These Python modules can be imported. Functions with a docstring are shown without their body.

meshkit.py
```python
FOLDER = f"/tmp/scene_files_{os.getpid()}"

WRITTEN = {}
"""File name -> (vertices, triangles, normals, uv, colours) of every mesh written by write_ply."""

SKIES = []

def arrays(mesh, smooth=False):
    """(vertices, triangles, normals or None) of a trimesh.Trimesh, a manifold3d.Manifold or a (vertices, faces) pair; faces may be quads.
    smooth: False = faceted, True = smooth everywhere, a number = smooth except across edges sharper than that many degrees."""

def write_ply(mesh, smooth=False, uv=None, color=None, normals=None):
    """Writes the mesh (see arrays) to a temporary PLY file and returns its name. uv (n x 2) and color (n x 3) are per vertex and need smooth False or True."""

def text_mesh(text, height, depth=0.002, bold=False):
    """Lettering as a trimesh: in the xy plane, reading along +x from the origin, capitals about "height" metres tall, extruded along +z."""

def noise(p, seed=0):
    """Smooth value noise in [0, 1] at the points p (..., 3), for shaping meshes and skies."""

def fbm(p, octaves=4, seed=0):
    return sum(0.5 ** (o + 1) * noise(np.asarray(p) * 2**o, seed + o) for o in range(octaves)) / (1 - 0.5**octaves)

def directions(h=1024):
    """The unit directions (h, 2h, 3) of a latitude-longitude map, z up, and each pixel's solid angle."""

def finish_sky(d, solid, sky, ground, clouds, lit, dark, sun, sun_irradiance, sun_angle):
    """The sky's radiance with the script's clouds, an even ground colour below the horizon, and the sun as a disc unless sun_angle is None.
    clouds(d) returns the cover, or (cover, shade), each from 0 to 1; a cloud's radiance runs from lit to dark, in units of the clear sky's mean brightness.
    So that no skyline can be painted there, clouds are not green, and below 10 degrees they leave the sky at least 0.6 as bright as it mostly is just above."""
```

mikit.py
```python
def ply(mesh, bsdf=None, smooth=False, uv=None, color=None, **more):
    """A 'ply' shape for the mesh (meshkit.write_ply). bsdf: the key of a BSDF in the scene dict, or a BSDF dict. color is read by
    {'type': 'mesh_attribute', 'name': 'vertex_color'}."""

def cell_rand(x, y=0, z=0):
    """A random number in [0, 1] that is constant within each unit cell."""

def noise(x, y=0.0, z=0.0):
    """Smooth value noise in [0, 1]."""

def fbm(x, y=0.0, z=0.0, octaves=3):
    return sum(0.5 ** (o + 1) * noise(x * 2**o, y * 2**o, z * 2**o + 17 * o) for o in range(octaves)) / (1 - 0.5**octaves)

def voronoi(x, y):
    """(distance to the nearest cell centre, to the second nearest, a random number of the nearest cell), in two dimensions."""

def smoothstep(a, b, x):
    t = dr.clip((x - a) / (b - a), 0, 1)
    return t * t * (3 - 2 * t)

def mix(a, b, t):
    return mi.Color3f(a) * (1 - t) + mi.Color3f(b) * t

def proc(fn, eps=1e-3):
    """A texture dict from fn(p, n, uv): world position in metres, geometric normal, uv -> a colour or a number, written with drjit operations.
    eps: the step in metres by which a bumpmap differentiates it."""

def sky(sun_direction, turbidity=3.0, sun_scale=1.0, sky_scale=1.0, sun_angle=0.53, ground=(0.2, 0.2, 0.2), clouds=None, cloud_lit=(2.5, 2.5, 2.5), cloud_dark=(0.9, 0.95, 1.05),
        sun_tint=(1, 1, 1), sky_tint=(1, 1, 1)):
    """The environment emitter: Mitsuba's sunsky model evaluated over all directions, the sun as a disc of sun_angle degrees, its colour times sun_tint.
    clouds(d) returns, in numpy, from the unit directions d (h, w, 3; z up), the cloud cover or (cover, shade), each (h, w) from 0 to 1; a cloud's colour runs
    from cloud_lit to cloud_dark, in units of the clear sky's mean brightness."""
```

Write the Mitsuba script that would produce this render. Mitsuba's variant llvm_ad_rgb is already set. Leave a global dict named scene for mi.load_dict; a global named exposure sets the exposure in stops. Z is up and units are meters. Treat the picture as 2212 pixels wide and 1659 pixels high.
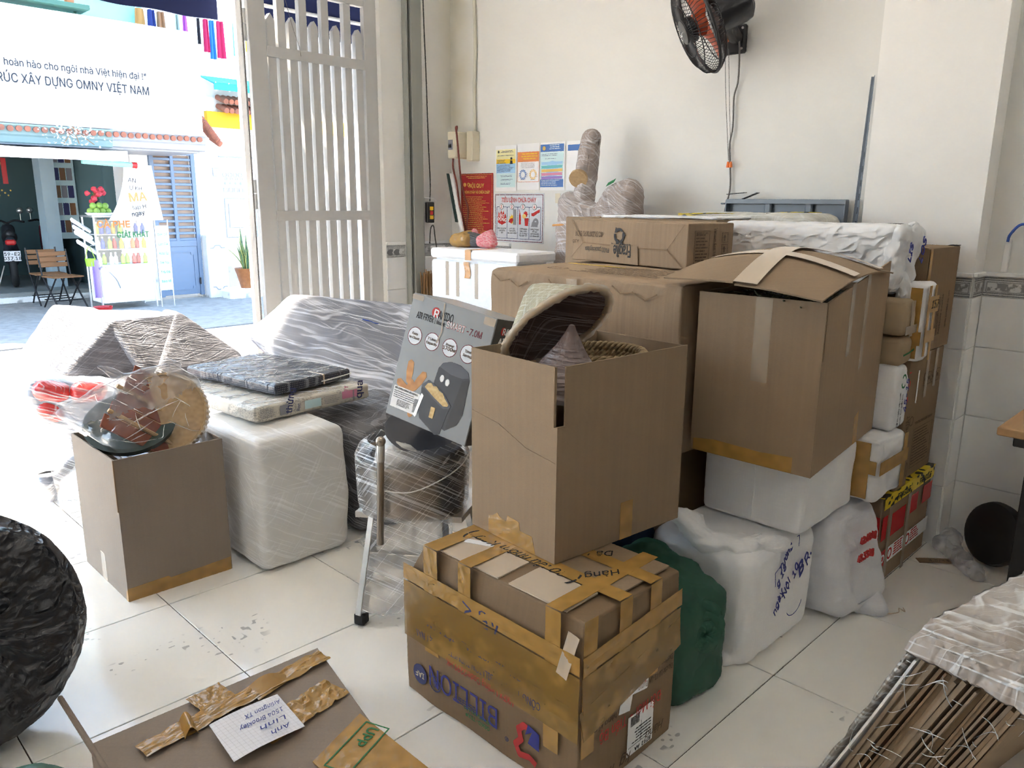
import math, random
import numpy as np, trimesh, manifold3d as m3, shapely.geometry as sg
import drjit as dr
import mitsuba as mi
import mikit, meshkit
from mikit import noise, fbm, smoothstep, mix, proc, cell_rand, voronoi

T = mi.ScalarTransform4f
scene, labels = {}, {}
# ---------------------------------------------------------------- camera, sky, lamps, exposure
YAW, PITCH, ROLL = 0.78316, 0.22889, 0.0080
CAM = np.array([-0.9733, -2.1733, 1.4707])
_d = np.array([math.cos(YAW) * math.cos(PITCH), math.sin(YAW) * math.cos(PITCH), -math.sin(PITCH)])
_r = np.array([math.sin(YAW), -math.cos(YAW), 0.0])
_u = np.cross(_r, _d)
_up = -math.sin(ROLL) * _r + math.cos(ROLL) * _u
scene['camera'] = {'type': 'perspective', 'fov': 2 * math.degrees(math.atan(1106 / 1681.5)), 'fov_axis': 'x', 'near_clip': 0.05, 'far_clip': 200.0,
                   'to_world': T().look_at(origin=CAM.tolist(), target=(CAM + _d).tolist(), up=_up.tolist())}
SUN = (-0.24, 0.45, 0.86)
scene['sky'] = mikit.sky(SUN, turbidity=4.0, sun_scale=0.55, sky_scale=1.25, sun_angle=1.2, ground=(0.35, 0.34, 0.32), sky_tint=(1.12, 1.0, 0.85))
exposure = 4.95
TUBE_POWER = 0.008     # radiance of the fluorescent tubes on the ceiling

# ---------------------------------------------------------------- helpers
RNG = np.random.default_rng(7)
A = np.asarray


def bsdf(key, color, rough=0.6, spec=0.5, metallic=0.0, bump=None, bscale=0.001, eps=1e-3, **kw):
    """A two-sided principled material kept under its key."""
    tex = proc(color, eps) if callable(color) else {'type': 'rgb', 'value': list(color)}
    b = {'type': 'principled', 'base_color': tex, 'roughness': proc(rough) if callable(rough) else rough, 'specular': spec, 'metallic': metallic, **kw}
    if bump is not None:
        b = {'type': 'bumpmap', 'tex': proc(bump, eps), 'scale': bscale, 'nested': b}
    scene[key] = {'type': 'twosided', 'b': b}
    return key


def film_bsdf(key, weight, color=(0.85, 0.87, 0.9), rough=0.25):
    w = proc(weight) if callable(weight) else weight
    scene[key] = {'type': 'blendbsdf', 'weight': w, 'a': {'type': 'thindielectric', 'int_ior': 1.45},
                  'b': {'type': 'twosided', 'n': {'type': 'principled', 'base_color': {'type': 'rgb', 'value': list(color)}, 'roughness': rough, 'specular': 0.6}}}
    return key


def uniq(key):
    if key not in scene and key not in labels and not any(k.startswith(key + '__') for k in scene):
        return key
    i = 1
    while True:
        k = f'{key}_{i:03d}'
        if k not in scene and k not in labels and not any(q.startswith(k + '__') for q in scene):
            return k
        i += 1


def thing(name, label, cat, group=None):
    key = uniq(name)
    labels[key] = {'label': label, 'category': cat}
    if group:
        labels[key]['group'] = group
    return key


SPLIT = ('lettering', 'tape', 'clear_tape', 'slip', 'folded_edge', 'red_patch', 'red_piece', 'bracket', 'roof_tile', 'photograph', 'foot', 'slit', 'bar', 'frame_rail', 'white_band', 'seal', 'strut', 'pen_arc', 'logo')


def add(parent, name, mesh, mat, smooth=False, label=None, **more):
    if isinstance(mesh, list) and name in SPLIT:
        return [add(parent, name, m, mat, smooth, label, **more) for m in mesh][0]
    key = f'{parent}__{name}' if parent else name
    i, k = 0, key
    while k in scene:
        i += 1
        k = f'{key}_{i:03d}'
    if isinstance(mesh, list):
        mesh = cat(mesh)
    scene[k] = mikit.ply(mesh, mat, smooth=smooth, **more)
    if label:
        labels[k] = {'label': label}
    return k


def single(name, label, cat_, mesh, mat, smooth=False, group=None):
    key = thing(name, label, cat_, group)
    if isinstance(mesh, list):
        mesh = cat(mesh)
    scene[key] = mikit.ply(mesh, mat, smooth=smooth)
    return key


def struct(name, mesh, mat, smooth=False, label=None, category=None):
    key = name
    if isinstance(mesh, list):
        mesh = cat(mesh)
    if mesh is not None:
        scene[key] = mikit.ply(mesh, mat, smooth=smooth)
    labels[key] = {'kind': 'structure'}
    if label:
        labels[key]['label'] = label
    if category:
        labels[key]['category'] = category
    return key


def cat(ms):
    return trimesh.util.concatenate([m for m in ms if m is not None])


def box(x0, x1, y0, y1, z0, z1):
    m = trimesh.creation.box(extents=(x1 - x0, y1 - y0, z1 - z0))
    m.apply_translation(((x0 + x1) / 2, (y0 + y1) / 2, (z0 + z1) / 2))
    return m


def bevel(x0, x1, y0, y1, z0, z1, b=0.003):
    """A box with chamfered edges."""
    b = min(b, (x1 - x0) / 2.1, (y1 - y0) / 2.1, (z1 - z0) / 2.1)
    pts = []
    for sx in (0, 1):
        for sy in (0, 1):
            for sz in (0, 1):
                p = A([(x0, x1)[sx], (y0, y1)[sy], (z0, z1)[sz]], float)
                s = A([1 - 2 * sx, 1 - 2 * sy, 1 - 2 * sz], float) * b
                for k in range(3):
                    q = p + s
                    q[k] = p[k]
                    pts.append(q)
    return hullmesh(pts)


def hullmesh(pts):
    return trimesh.Trimesh(A(pts)).convex_hull


def rbox(lo, hi, r, seg=0.03):
    """Rounded, finely divided box."""
    lo, hi = A(lo, float), A(hi, float)
    r = min(r, (hi - lo).min() / 2.02)
    coords = []
    for k in range(3):
        n = max(1, int(math.ceil((hi[k] - lo[k] - 2 * r) / seg)))
        t = np.linspace(lo[k] + r, hi[k] - r, n + 1)
        e = r * (1 - np.cos(np.linspace(0, np.pi / 2, 5)))[:-1] if r > 0.004 else A([0.0])
        coords.append(np.concatenate([lo[k] + e, t, (hi[k] - e)[::-1]]))
    V, F, n0 = [], [], 0
    for k in range(3):
        i, j = (k + 1) % 3, (k + 2) % 3
        a, b = np.meshgrid(coords[i], coords[j], indexing='ij')
        for side in (0, 1):
            P = np.zeros((a.size, 3))
            P[:, i], P[:, j], P[:, k] = a.ravel(), b.ravel(), (lo, hi)[side][k]
            na, nb = a.shape
            ii, jj = np.meshgrid(np.arange(na - 1), np.arange(nb - 1), indexing='ij')
            q = (ii * nb + jj).ravel() + n0
            f = np.stack([q, q + nb, q + nb + 1, q + 1], 1)
            F.append(f if side else f[:, ::-1])
            V.append(P)
            n0 += len(P)
    V, F = np.vstack(V), np.vstack(F)
    c = np.clip(V, lo + r, hi - r)
    d = V - c
    V = c + r * d / np.maximum(np.linalg.norm(d, axis=1, keepdims=True), 1e-9)
    m = trimesh.Trimesh(V, np.vstack([F[:, [0, 1, 2]], F[:, [0, 2, 3]]]), process=False)
    m.merge_vertices(digits_vertex=6)
    return m


def push(m, fn):
    """Moves the vertices of m along their normals by fn(points, normals)."""
    m = m.copy()
    v, n = A(m.vertices), A(m.vertex_normals)
    m.vertices = v + n * A(fn(v, n))[:, None]
    return m


def wrinkle(m, amp=0.008, freq=9.0, seed=0, ridged=True, stretch=(1, 1, 1)):
    def f(v, n):
        w = meshkit.fbm(v * A(stretch) * freq + 3.1 * seed, 4, seed)
        w = 1 - 2 * np.abs(2 * w - 1) if ridged else 2 * w - 1
        return amp * w
    return push(m, f)


def warp(m, amp, freq, seed=0):
    m = m.copy()
    v = A(m.vertices)
    o = np.stack([meshkit.fbm(v * freq + 11 * k, 3, seed + k) * 2 - 1 for k in range(3)], 1)
    m.vertices = v + amp * o
    return m


def blob(groups, seg=0.03, smooth=12, taubin=True):
    """Hulls of spheres (lists of (x, y, z, r)) joined and smoothed."""
    parts = []
    for g in groups:
        ms = []
        for x, y, z, r in g:
            s = m3.Manifold.sphere(r, 16).translate((x, y, z))
            ms.append(s)
        parts.append(m3.Manifold.batch_hull(ms))
    m = m3.Manifold.batch_boolean(parts, m3.OpType.Add).refine_to_length(seg)
    mm = m.to_mesh()
    t = trimesh.Trimesh(A(mm.vert_properties)[:, :3], A(mm.tri_verts), process=False)
    if smooth:
        trimesh.smoothing.filter_taubin(t, iterations=smooth) if taubin else trimesh.smoothing.filter_laplacian(t, iterations=smooth)
    return t


def tube(pts, r=0.004, sides=8, caps=True):
    p = A(pts, float)
    n = len(p)
    r = np.broadcast_to(r, (n,))
    t = np.gradient(p, axis=0)
    t /= np.linalg.norm(t, axis=1, keepdims=True) + 1e-12
    a = np.zeros_like(p)
    ref = A([0, 0, 1.0]) if abs(t[0][2]) < 0.9 else A([1.0, 0, 0])
    v = np.cross(t[0], ref)
    for i in range(n):
        v = v - t[i] * (v @ t[i])
        v /= np.linalg.norm(v) + 1e-12
        a[i] = v
    b = np.cross(t, a)
    ang = np.arange(sides) * 2 * np.pi / sides
    V = (p[:, None] + r[:, None, None] * (np.cos(ang)[None, :, None] * a[:, None] + np.sin(ang)[None, :, None] * b[:, None])).reshape(-1, 3)
    i, j = np.meshgrid(np.arange(n - 1), np.arange(sides), indexing='ij')
    q = np.stack([i * sides + j, i * sides + (j + 1) % sides, (i + 1) * sides + (j + 1) % sides, (i + 1) * sides + j], -1).reshape(-1, 4)
    F = [q[:, [0, 1, 2]], q[:, [0, 2, 3]]]
    if caps:
        k = np.arange(1, sides - 1)
        F += [np.stack([0 * k, k + 1, k], 1), np.stack([0 * k, k, k + 1], 1) + (n - 1) * sides]
    return trimesh.Trimesh(V, np.vstack(F), process=False)


def spline(pts, n=40):
    """Catmull-Rom through the points."""
    p = A(pts, float)
    p = np.vstack([2 * p[0] - p[1], p, 2 * p[-1] - p[-2]])
    out = []
    k = len(p) - 3
    for i in range(k):
        m = max(2, n // k)
        for t in np.linspace(0, 1, m, endpoint=i == k - 1):
            a, b, c, d = p[i:i + 4]
            out.append(0.5 * (2 * b + (c - a) * t + (2 * a - 5 * b + 4 * c - d) * t * t + (3 * b - a - 3 * c + d) * t ** 3))
    return A(out)


def lathe(profile, n=32):
    """Profile of (radius, height) about z."""
    return trimesh.creation.revolve(A(profile, float), sections=n)


def frame(o, z, x=None):
    """4x4 with origin o, local z along z, local x close to x."""
    z = A(z, float) / np.linalg.norm(z)
    x = A(x if x is not None else ((1, 0, 0) if abs(z[0]) < 0.9 else (0, 1, 0)), float)
    x = x - z * (x @ z)
    x /= np.linalg.norm(x)
    M = np.eye(4)
    M[:3, 0], M[:3, 1], M[:3, 2], M[:3, 3] = x, np.cross(z, x), z, o
    return M


def put(m, M):
    m = m.copy()
    m.apply_transform(M)
    return m


def sheet(fn, nu, nv, t=0.004):
    """A curved sheet fn(u, v) -> point, with thickness t."""
    u, v = np.meshgrid(np.linspace(0, 1, nu), np.linspace(0, 1, nv), indexing='ij')
    P = A([fn(a, b) for a, b in zip(u.ravel(), v.ravel())]).reshape(nu, nv, 3)
    du, dv = np.gradient(P, axis=0), np.gradient(P, axis=1)
    N = np.cross(du, dv)
    N /= np.linalg.norm(N, axis=2, keepdims=True) + 1e-12
    top, bot = (P + N * t / 2).reshape(-1, 3), (P - N * t / 2).reshape(-1, 3)
    i, j = np.meshgrid(np.arange(nu - 1), np.arange(nv - 1), indexing='ij')
    q = (i * nv + j).ravel()
    f = np.stack([q, q + nv, q + nv + 1, q + 1], 1)
    F = [f, f[:, ::-1] + nu * nv]
    ring = np.concatenate([np.arange(nv), nv - 1 + nv * np.arange(1, nu), (nu - 1) * nv + np.arange(nv - 2, -1, -1), nv * np.arange(nu - 2, 0, -1)])
    nx = np.roll(ring, -1)
    F.append(np.stack([ring, nx, nx + nu * nv, ring + nu * nv], 1))
    F = np.vstack(F)
    return trimesh.Trimesh(np.vstack([top, bot]), np.vstack([F[:, [0, 1, 2]], F[:, [0, 2, 3]]]), process=False)


def slab(o, a, b, t):
    """A flat board from corner o along a and b, t thick on the side of a x b."""
    o, a, b = A(o, float), A(a, float), A(b, float)
    n = np.cross(a, b)
    n = n / np.linalg.norm(n) * t
    return hullmesh([o, o + a, o + b, o + a + b, o + n, o + a + n, o + b + n, o + a + b + n])


def split_faces(m, pick):
    """The mesh as two: faces whose centres satisfy pick, and the rest."""
    k = pick(A(m.triangles_center))
    return m.submesh([np.nonzero(k)[0]], append=True), m.submesh([np.nonzero(~k)[0]], append=True)


def glints(fn, n, seed, length=(0.05, 0.2), width=(0.001, 0.003), slant=0.3, bend=0.03, lift=0.002, steps=7):
    """Drawn-out ribs of stretch film on the surface fn(u, v): n narrow raised strips joined in one mesh."""
    rg = np.random.default_rng(seed)
    out = []
    for _ in range(n):
        u, v = rg.random(2)
        ln, a = rg.uniform(*length), rg.normal(0, slant)
        w, b = rg.uniform(*width), rg.normal(0, bend)
        P = []
        for t in np.linspace(-0.5, 0.5, steps):
            uu, vv = u + t * ln * math.cos(a), v + t * ln * math.sin(a) + b * (t * t * 4 - 1) * ln
            P.append(fn(min(max(uu, 0.0), 1.0), min(max(vv, 0.0), 1.0)))
        P = A(P)
        tn = P[-1] - P[0]
        if np.linalg.norm(tn) < 1e-4:
            continue
        e = 1e-3
        nn = np.cross(A(fn(min(u + e, 1), v)) - A(fn(max(u - e, 0), v)), A(fn(u, min(v + e, 1))) - A(fn(u, max(v - e, 0))))
        nn /= np.linalg.norm(nn) + 1e-12
        sd = np.cross(nn, tn / np.linalg.norm(tn))
        prof = np.sin(np.linspace(0.15, math.pi - 0.15, steps)) * w
        V = np.concatenate([P + sd * prof[:, None], P - sd * prof[:, None], P + nn * lift * 1.0])
        i = np.arange(steps - 1)
        F = [np.stack([i, i + 1, i + 1 + 2 * steps], 1), np.stack([i, i + 1 + 2 * steps, i + 2 * steps], 1), np.stack([i + steps, i + 1 + 2 * steps, i + 1 + steps], 1), np.stack([i + steps, i + 2 * steps, i + 1 + 2 * steps], 1)]
        out.append(trimesh.Trimesh(V, np.vstack(F), process=False))
    return cat(out)


class Face:
    """A flat surface with origin o, right r and up u: lettering and printed shapes stand on it."""

    def __init__(s, o, r, u):
        s.o, s.r = A(o, float), A(r, float) / np.linalg.norm(r)
        u = A(u, float)
        u = u - s.r * (u @ s.r)
        s.u = u / np.linalg.norm(u)
        s.n = np.cross(s.r, s.u)

    def at(s, x, y, d=0.0):
        return s.o + s.r * x + s.u * y + s.n * d

    def place(s, m, x=0, y=0, d=0.0004, rot=0.0, sx=1.0, shear=0.0):
        m = m.copy()
        c, q = math.cos(math.radians(rot)), math.sin(math.radians(rot))
        v = A(m.vertices)
        vx, vy = v[:, 0] * sx + shear * v[:, 1], v[:, 1]
        X, Y = x + c * vx - q * vy, y + q * vx + c * vy
        m.vertices = s.o + X[:, None] * s.r + Y[:, None] * s.u + (v[:, 2] + d)[:, None] * s.n
        if sx < 0:
            m.invert()
        return m

    def text(s, t, x, y, h, bold=False, center=False, rot=0.0, sx=1.0, shear=0.0, d=0.0004, w=None, depth=0.0005):
        m = meshkit.text_mesh(t, h, depth, bold)
        if w:
            sx = w / m.extents[0]
        if center:
            m.apply_translation((-(m.bounds[0][0] + m.bounds[1][0]) / 2, 0, 0))
        return s.place(m, x, y, d, rot, sx, shear)

    def rect(s, x, y, w, h, t=0.0005, d=0.0003, rot=0.0):
        m = box(0, w, 0, h, 0, t)
        return s.place(m, x, y, d, rot)

    def poly(s, pts, t=0.0005, d=0.0003, x=0, y=0, rot=0.0):
        g = sg.Polygon(pts).buffer(0)
        gs = getattr(g, 'geoms', [g])
        return s.place(cat([trimesh.creation.extrude_polygon(k, t, engine='earcut') for k in gs]), x, y, d, rot)

    def disc(s, x, y, ro, ri=0.0, t=0.0005, d=0.0003, sy=1.0, n=32):
        g = sg.Point(0, 0).buffer(ro, n // 4)
        if ri:
            g = g.difference(sg.Point(0, 0).buffer(ri, n // 4))
        m = trimesh.creation.extrude_polygon(g, t, engine='earcut')
        m.apply_scale((1, sy, 1))
        return s.place(m, x, y, d)

    def rule(s, pts, w, t=0.0005, d=0.0003):
        g = sg.LineString(pts).buffer(w / 2, cap_style=2)
        gs = getattr(g, 'geoms', [g])
        return s.place(cat([trimesh.creation.extrude_polygon(k, t, engine='earcut') for k in gs]), 0, 0, d)

    def lines(s, x, y, w, n, step, th, seed=0, center=False, d=0.0004):
        """n lines of small print too fine to read, as rows of word-long bars."""
        rg = random.Random(seed)
        out = []
        for k in range(n):
            ln = w * rg.uniform(0.7, 1.0)
            a = (w - ln) / 2 if center else 0.0
            e = a + ln
            while a < e:
                q = min(e - a, rg.uniform(2.5, 6) * th)
                out.append(s.rect(x + a, y - k * step, q, th, d=d))
                a += q + th * 0.9
        return cat(out)


def tape(path, width, t=0.0007, lift=0.0006, wr=0.0, seed=0, seg=0.03):
    """Adhesive tape: path = [(point, outward normal of the segment that starts here), ...]."""
    out = []
    for (p, n), (q, _) in zip(path[:-1], path[1:]):
        p, q, n = A(p, float), A(q, float), A(n, float)
        n = n / np.linalg.norm(n)
        d = q - p
        L = np.linalg.norm(d)
        w = np.cross(n, d / L) * width / 2
        nu = max(2, int(L / seg) + 1)
        rg = np.random.default_rng(seed)

        def fn(a, b):
            k = p + d * a + w * (2 * b - 1) + n * (lift + t)
            return k + n * wr * float(meshkit.noise(k[None] * 60 + seed, seed)[0])
        out.append(sheet(fn, nu, 5 if wr else 2, t))
    return cat(out)


def carton_body(x0, x1, y0, y1, z0, z1, r=0.006, bulge=0.004, seed=0, seg=0.03, amp=0.002):
    m = rbox((x0, y0, z0), (x1, y1, z1), r, seg)
    c, h = A([(x0 + x1) / 2, (y0 + y1) / 2, (z0 + z1) / 2]), A([(x1 - x0) / 2, (y1 - y0) / 2, (z1 - z0) / 2])

    def f(v, n):
        q = np.abs((v - c) / h)
        s = np.sort(q, axis=1)
        mid = (1 - s[:, 0] ** 2) * (1 - s[:, 1] ** 2)
        return bulge * mid + amp * (2 * meshkit.fbm(v * 7 + seed, 3, seed) - 1)
    return push(m, f)


def open_carton(corners, z0, z1, t=0.005):
    """Four walls and a bottom over a quadrilateral (corners anticlockwise), as one body mesh."""
    c = [A([x, y]) for x, y in corners]
    out = []
    for i in range(4):
        p, q = c[i], c[(i + 1) % 4]
        d = q - p
        nin = A([-d[1], d[0]]) / np.linalg.norm(d) * t
        out.append(hullmesh([[*a, z] for a in (p, q, p + nin, q + nin) for z in (z0, z1)]))
    out.append(hullmesh([[*a, z] for a in c for z in (z0, z0 + t)]))
    return cat(out)


def rotz(m, deg, cx, cy):
    m = m.copy()
    m.apply_transform(trimesh.transformations.rotation_matrix(math.radians(deg), [0, 0, 1], [cx, cy, 0]))
    return m
# ---------------------------------------------------------------- materials
def kraft(base, flute=0.05, blot=0.12, axis=0):
    def f(p, n, uv):
        a = (p.x + p.y) if axis == 0 else p.z
        s = 1 - flute * noise(a * 170, p.z * 2 if axis == 0 else p.x * 2) - blot * (fbm(p.x * 5, p.y * 5, p.z * 5) - 0.5) - 0.06 * noise(p.x * 300, p.y * 300, p.z * 300)
        return mi.Color3f(*base) * s
    return f


bsdf('mat_carton', kraft((0.285, 0.205, 0.132)), 0.75, 0.3)
bsdf('mat_carton_inner', kraft((0.30, 0.23, 0.16), 0.12), 0.8, 0.25)
bsdf('mat_carton_grey', kraft((0.25, 0.205, 0.165), 0.03), 0.75, 0.3)
bsdf('mat_carton_old', kraft((0.33, 0.24, 0.16), 0.10, 0.3), 0.8, 0.25, bump=lambda p, n, uv: noise(p.z * 70 + 2 * noise((p.x + p.y) * 9), (p.x + p.y) * 7) + 0.5 * smoothstep(0.75, 0.95, noise((p.x + p.y) * 36, p.z * 1.5)) + 1.2 * noise(p.x * 30, p.y * 30, p.z * 12), bscale=0.0022)
bsdf('mat_carton_dark', kraft((0.22, 0.15, 0.088), 0.06), 0.75, 0.3)
bsdf('mat_carton_edge', (0.24, 0.165, 0.10), 0.85, 0.2)
bsdf('mat_tape_brown', lambda p, n, uv: mi.Color3f(0.36, 0.205, 0.055) * (0.85 + 0.3 * noise(p.x * 40, p.y * 40, p.z * 40)), 0.22, 0.6, bump=lambda p, n, uv: fbm(p.x * 50, p.y * 50, p.z * 50), bscale=0.004)
film_bsdf('mat_tape_amber', lambda p, n, uv: 0.45 + 0.35 * smoothstep(0.45, 0.7, fbm(p.x * 14, p.y * 14, p.z * 14)), (0.36, 0.215, 0.06), 0.2)
bsdf('mat_tape_pale', (0.52, 0.43, 0.33), 0.22, 0.6)
bsdf('mat_tape_orange', (0.55, 0.28, 0.10), 0.25, 0.6)
film_bsdf('mat_tape_clear', 0.38, (0.66, 0.55, 0.42), 0.25)
bsdf('mat_tape_yellow', lambda p, n, uv: mix((0.70, 0.52, 0.03), (0.03, 0.025, 0.02), smoothstep(0.62, 0.66, noise(p.x * 45, p.y * 45, p.z * 60))), 0.3, 0.5)


def wallpaint(p, n, uv):
    c = mix((0.72, 0.715, 0.685), (0.68, 0.675, 0.645), fbm(p.x * 1.3, p.y * 1.3, p.z * 1.3))
    # damp stain down the corner beside the conduit
    d = dr.abs(p.y - 2.14 - 0.05 * (noise(p.z * 3) - 0.5)) + dr.abs(p.x - 2.79) * 0.9
    s = (1 - smoothstep(0.0, 0.24, d)) * smoothstep(1.75, 2.1, p.z) * (0.35 + 0.65 * fbm(p.x * 9, p.y * 9, p.z * 6))
    return mix(c, (0.50, 0.45, 0.31), dr.clip(0.75 * s, 0, 1))


bsdf('mat_wall', wallpaint, 0.75, 0.3)
bsdf('mat_ceiling', (0.80, 0.79, 0.77), 0.9, 0.2)
bsdf('mat_far_wall', (0.20, 0.195, 0.19), 0.9, 0.2)
bsdf('mat_pillar', lambda p, n, uv: mix((0.84, 0.83, 0.80), (0.80, 0.79, 0.76), fbm(p.x * 2, p.y * 2, p.z * 2)), 0.75, 0.3)
bsdf('mat_floor_tile', lambda p, n, uv: mix((0.85, 0.835, 0.785), (0.79, 0.775, 0.725), fbm(p.x * 2.2, p.y * 2.2) + 0.25 * (cell_rand(dr.floor(p.x / 0.6), dr.floor(p.y / 0.6)) - 0.5)) * (1 - 0.45 * smoothstep(0.80, 0.88, noise(p.x * 60, p.y * 60)) * smoothstep(0.72, 0.85, noise(p.x * 7, p.y * 7))),
     0.13, 0.45)
bsdf('mat_grout', (0.07, 0.055, 0.045), 0.9, 0.2)
bsdf('mat_wall_tile', lambda p, n, uv: mix((0.78, 0.785, 0.77), (0.72, 0.725, 0.715), fbm(p.x * 6, p.y * 6, p.z * 6)), 0.18, 0.5)
bsdf('mat_wall_grout', (0.33, 0.33, 0.32), 0.9, 0.2)
bsdf('mat_border', lambda p, n, uv: mix((0.52, 0.53, 0.52), (0.40, 0.41, 0.40), fbm(p.x * 40, p.y * 40, p.z * 40)), 0.25, 0.5)
bsdf('mat_border_dark', (0.13, 0.135, 0.14), 0.3, 0.5)
bsdf('mat_border_mid', lambda p, n, uv: mix((0.22, 0.225, 0.22), (0.55, 0.56, 0.55), smoothstep(0.4, 0.6, fbm((p.x + p.y) * 55, p.z * 60))), 0.3, 0.5)
bsdf('mat_gate', lambda p, n, uv: mi.Color3f(0.50, 0.50, 0.49) * (1 - 0.12 * fbm(p.x * 12, p.y * 12, p.z * 3)), 0.42, 0.5)
bsdf('mat_guide', lambda p, n, uv: mi.Color3f(0.30, 0.31, 0.28) * (1 - 0.15 * fbm(p.x * 8, p.y * 8, p.z * 2)), 0.5, 0.5)
bsdf('mat_black', (0.012, 0.012, 0.013), 0.45, 0.5)
bsdf('mat_black_gloss', (0.012, 0.012, 0.014), 0.22, 0.6)
bsdf('mat_rubber', (0.02, 0.02, 0.02), 0.7, 0.3)
bsdf('mat_cord', (0.03, 0.028, 0.026), 0.5, 0.4)
bsdf('mat_cord_grey', (0.16, 0.15, 0.14), 0.5, 0.4)
bsdf('mat_cord_red', (0.16, 0.035, 0.025), 0.45, 0.5)
bsdf('mat_conduit', lambda p, n, uv: mix((0.66, 0.64, 0.56), (0.5, 0.46, 0.35), fbm(p.x * 20, p.y * 20, p.z * 5)), 0.5, 0.4)
bsdf('mat_cream', (0.66, 0.60, 0.46), 0.4, 0.5)
bsdf('mat_white', (0.80, 0.80, 0.79), 0.5, 0.4)
bsdf('mat_paper', (0.78, 0.78, 0.78), 0.8, 0.2)
bsdf('mat_ink_black', (0.025, 0.023, 0.025), 0.6, 0.3)
bsdf('mat_ink_brown', (0.10, 0.065, 0.045), 0.8, 0.2)
bsdf('mat_ink_blue', (0.035, 0.04, 0.22), 0.5, 0.3)
bsdf('mat_ink_navy', (0.045, 0.05, 0.14), 0.6, 0.3)
bsdf('mat_ink_red', (0.45, 0.04, 0.04), 0.6, 0.3)
bsdf('mat_ink_grey', (0.25, 0.25, 0.27), 0.6, 0.3)
bsdf('mat_ink_green', (0.03, 0.16, 0.06), 0.6, 0.3)
bsdf('mat_gold', (0.62, 0.42, 0.10), 0.45, 0.5)
bsdf('mat_red_board', (0.33, 0.022, 0.028), 0.35, 0.5)
bsdf('mat_orange', (0.72, 0.17, 0.03), 0.4, 0.5)
bsdf('mat_blade', (0.42, 0.075, 0.03), 0.3, 0.5)
bsdf('mat_yellow', (0.75, 0.5, 0.03), 0.5, 0.4)
bsdf('mat_blue', (0.04, 0.10, 0.42), 0.5, 0.4)
bsdf('mat_poster_blue', (0.06, 0.16, 0.42), 0.5, 0.4)
bsdf('mat_poster_sky', (0.33, 0.55, 0.76), 0.5, 0.4)
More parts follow.
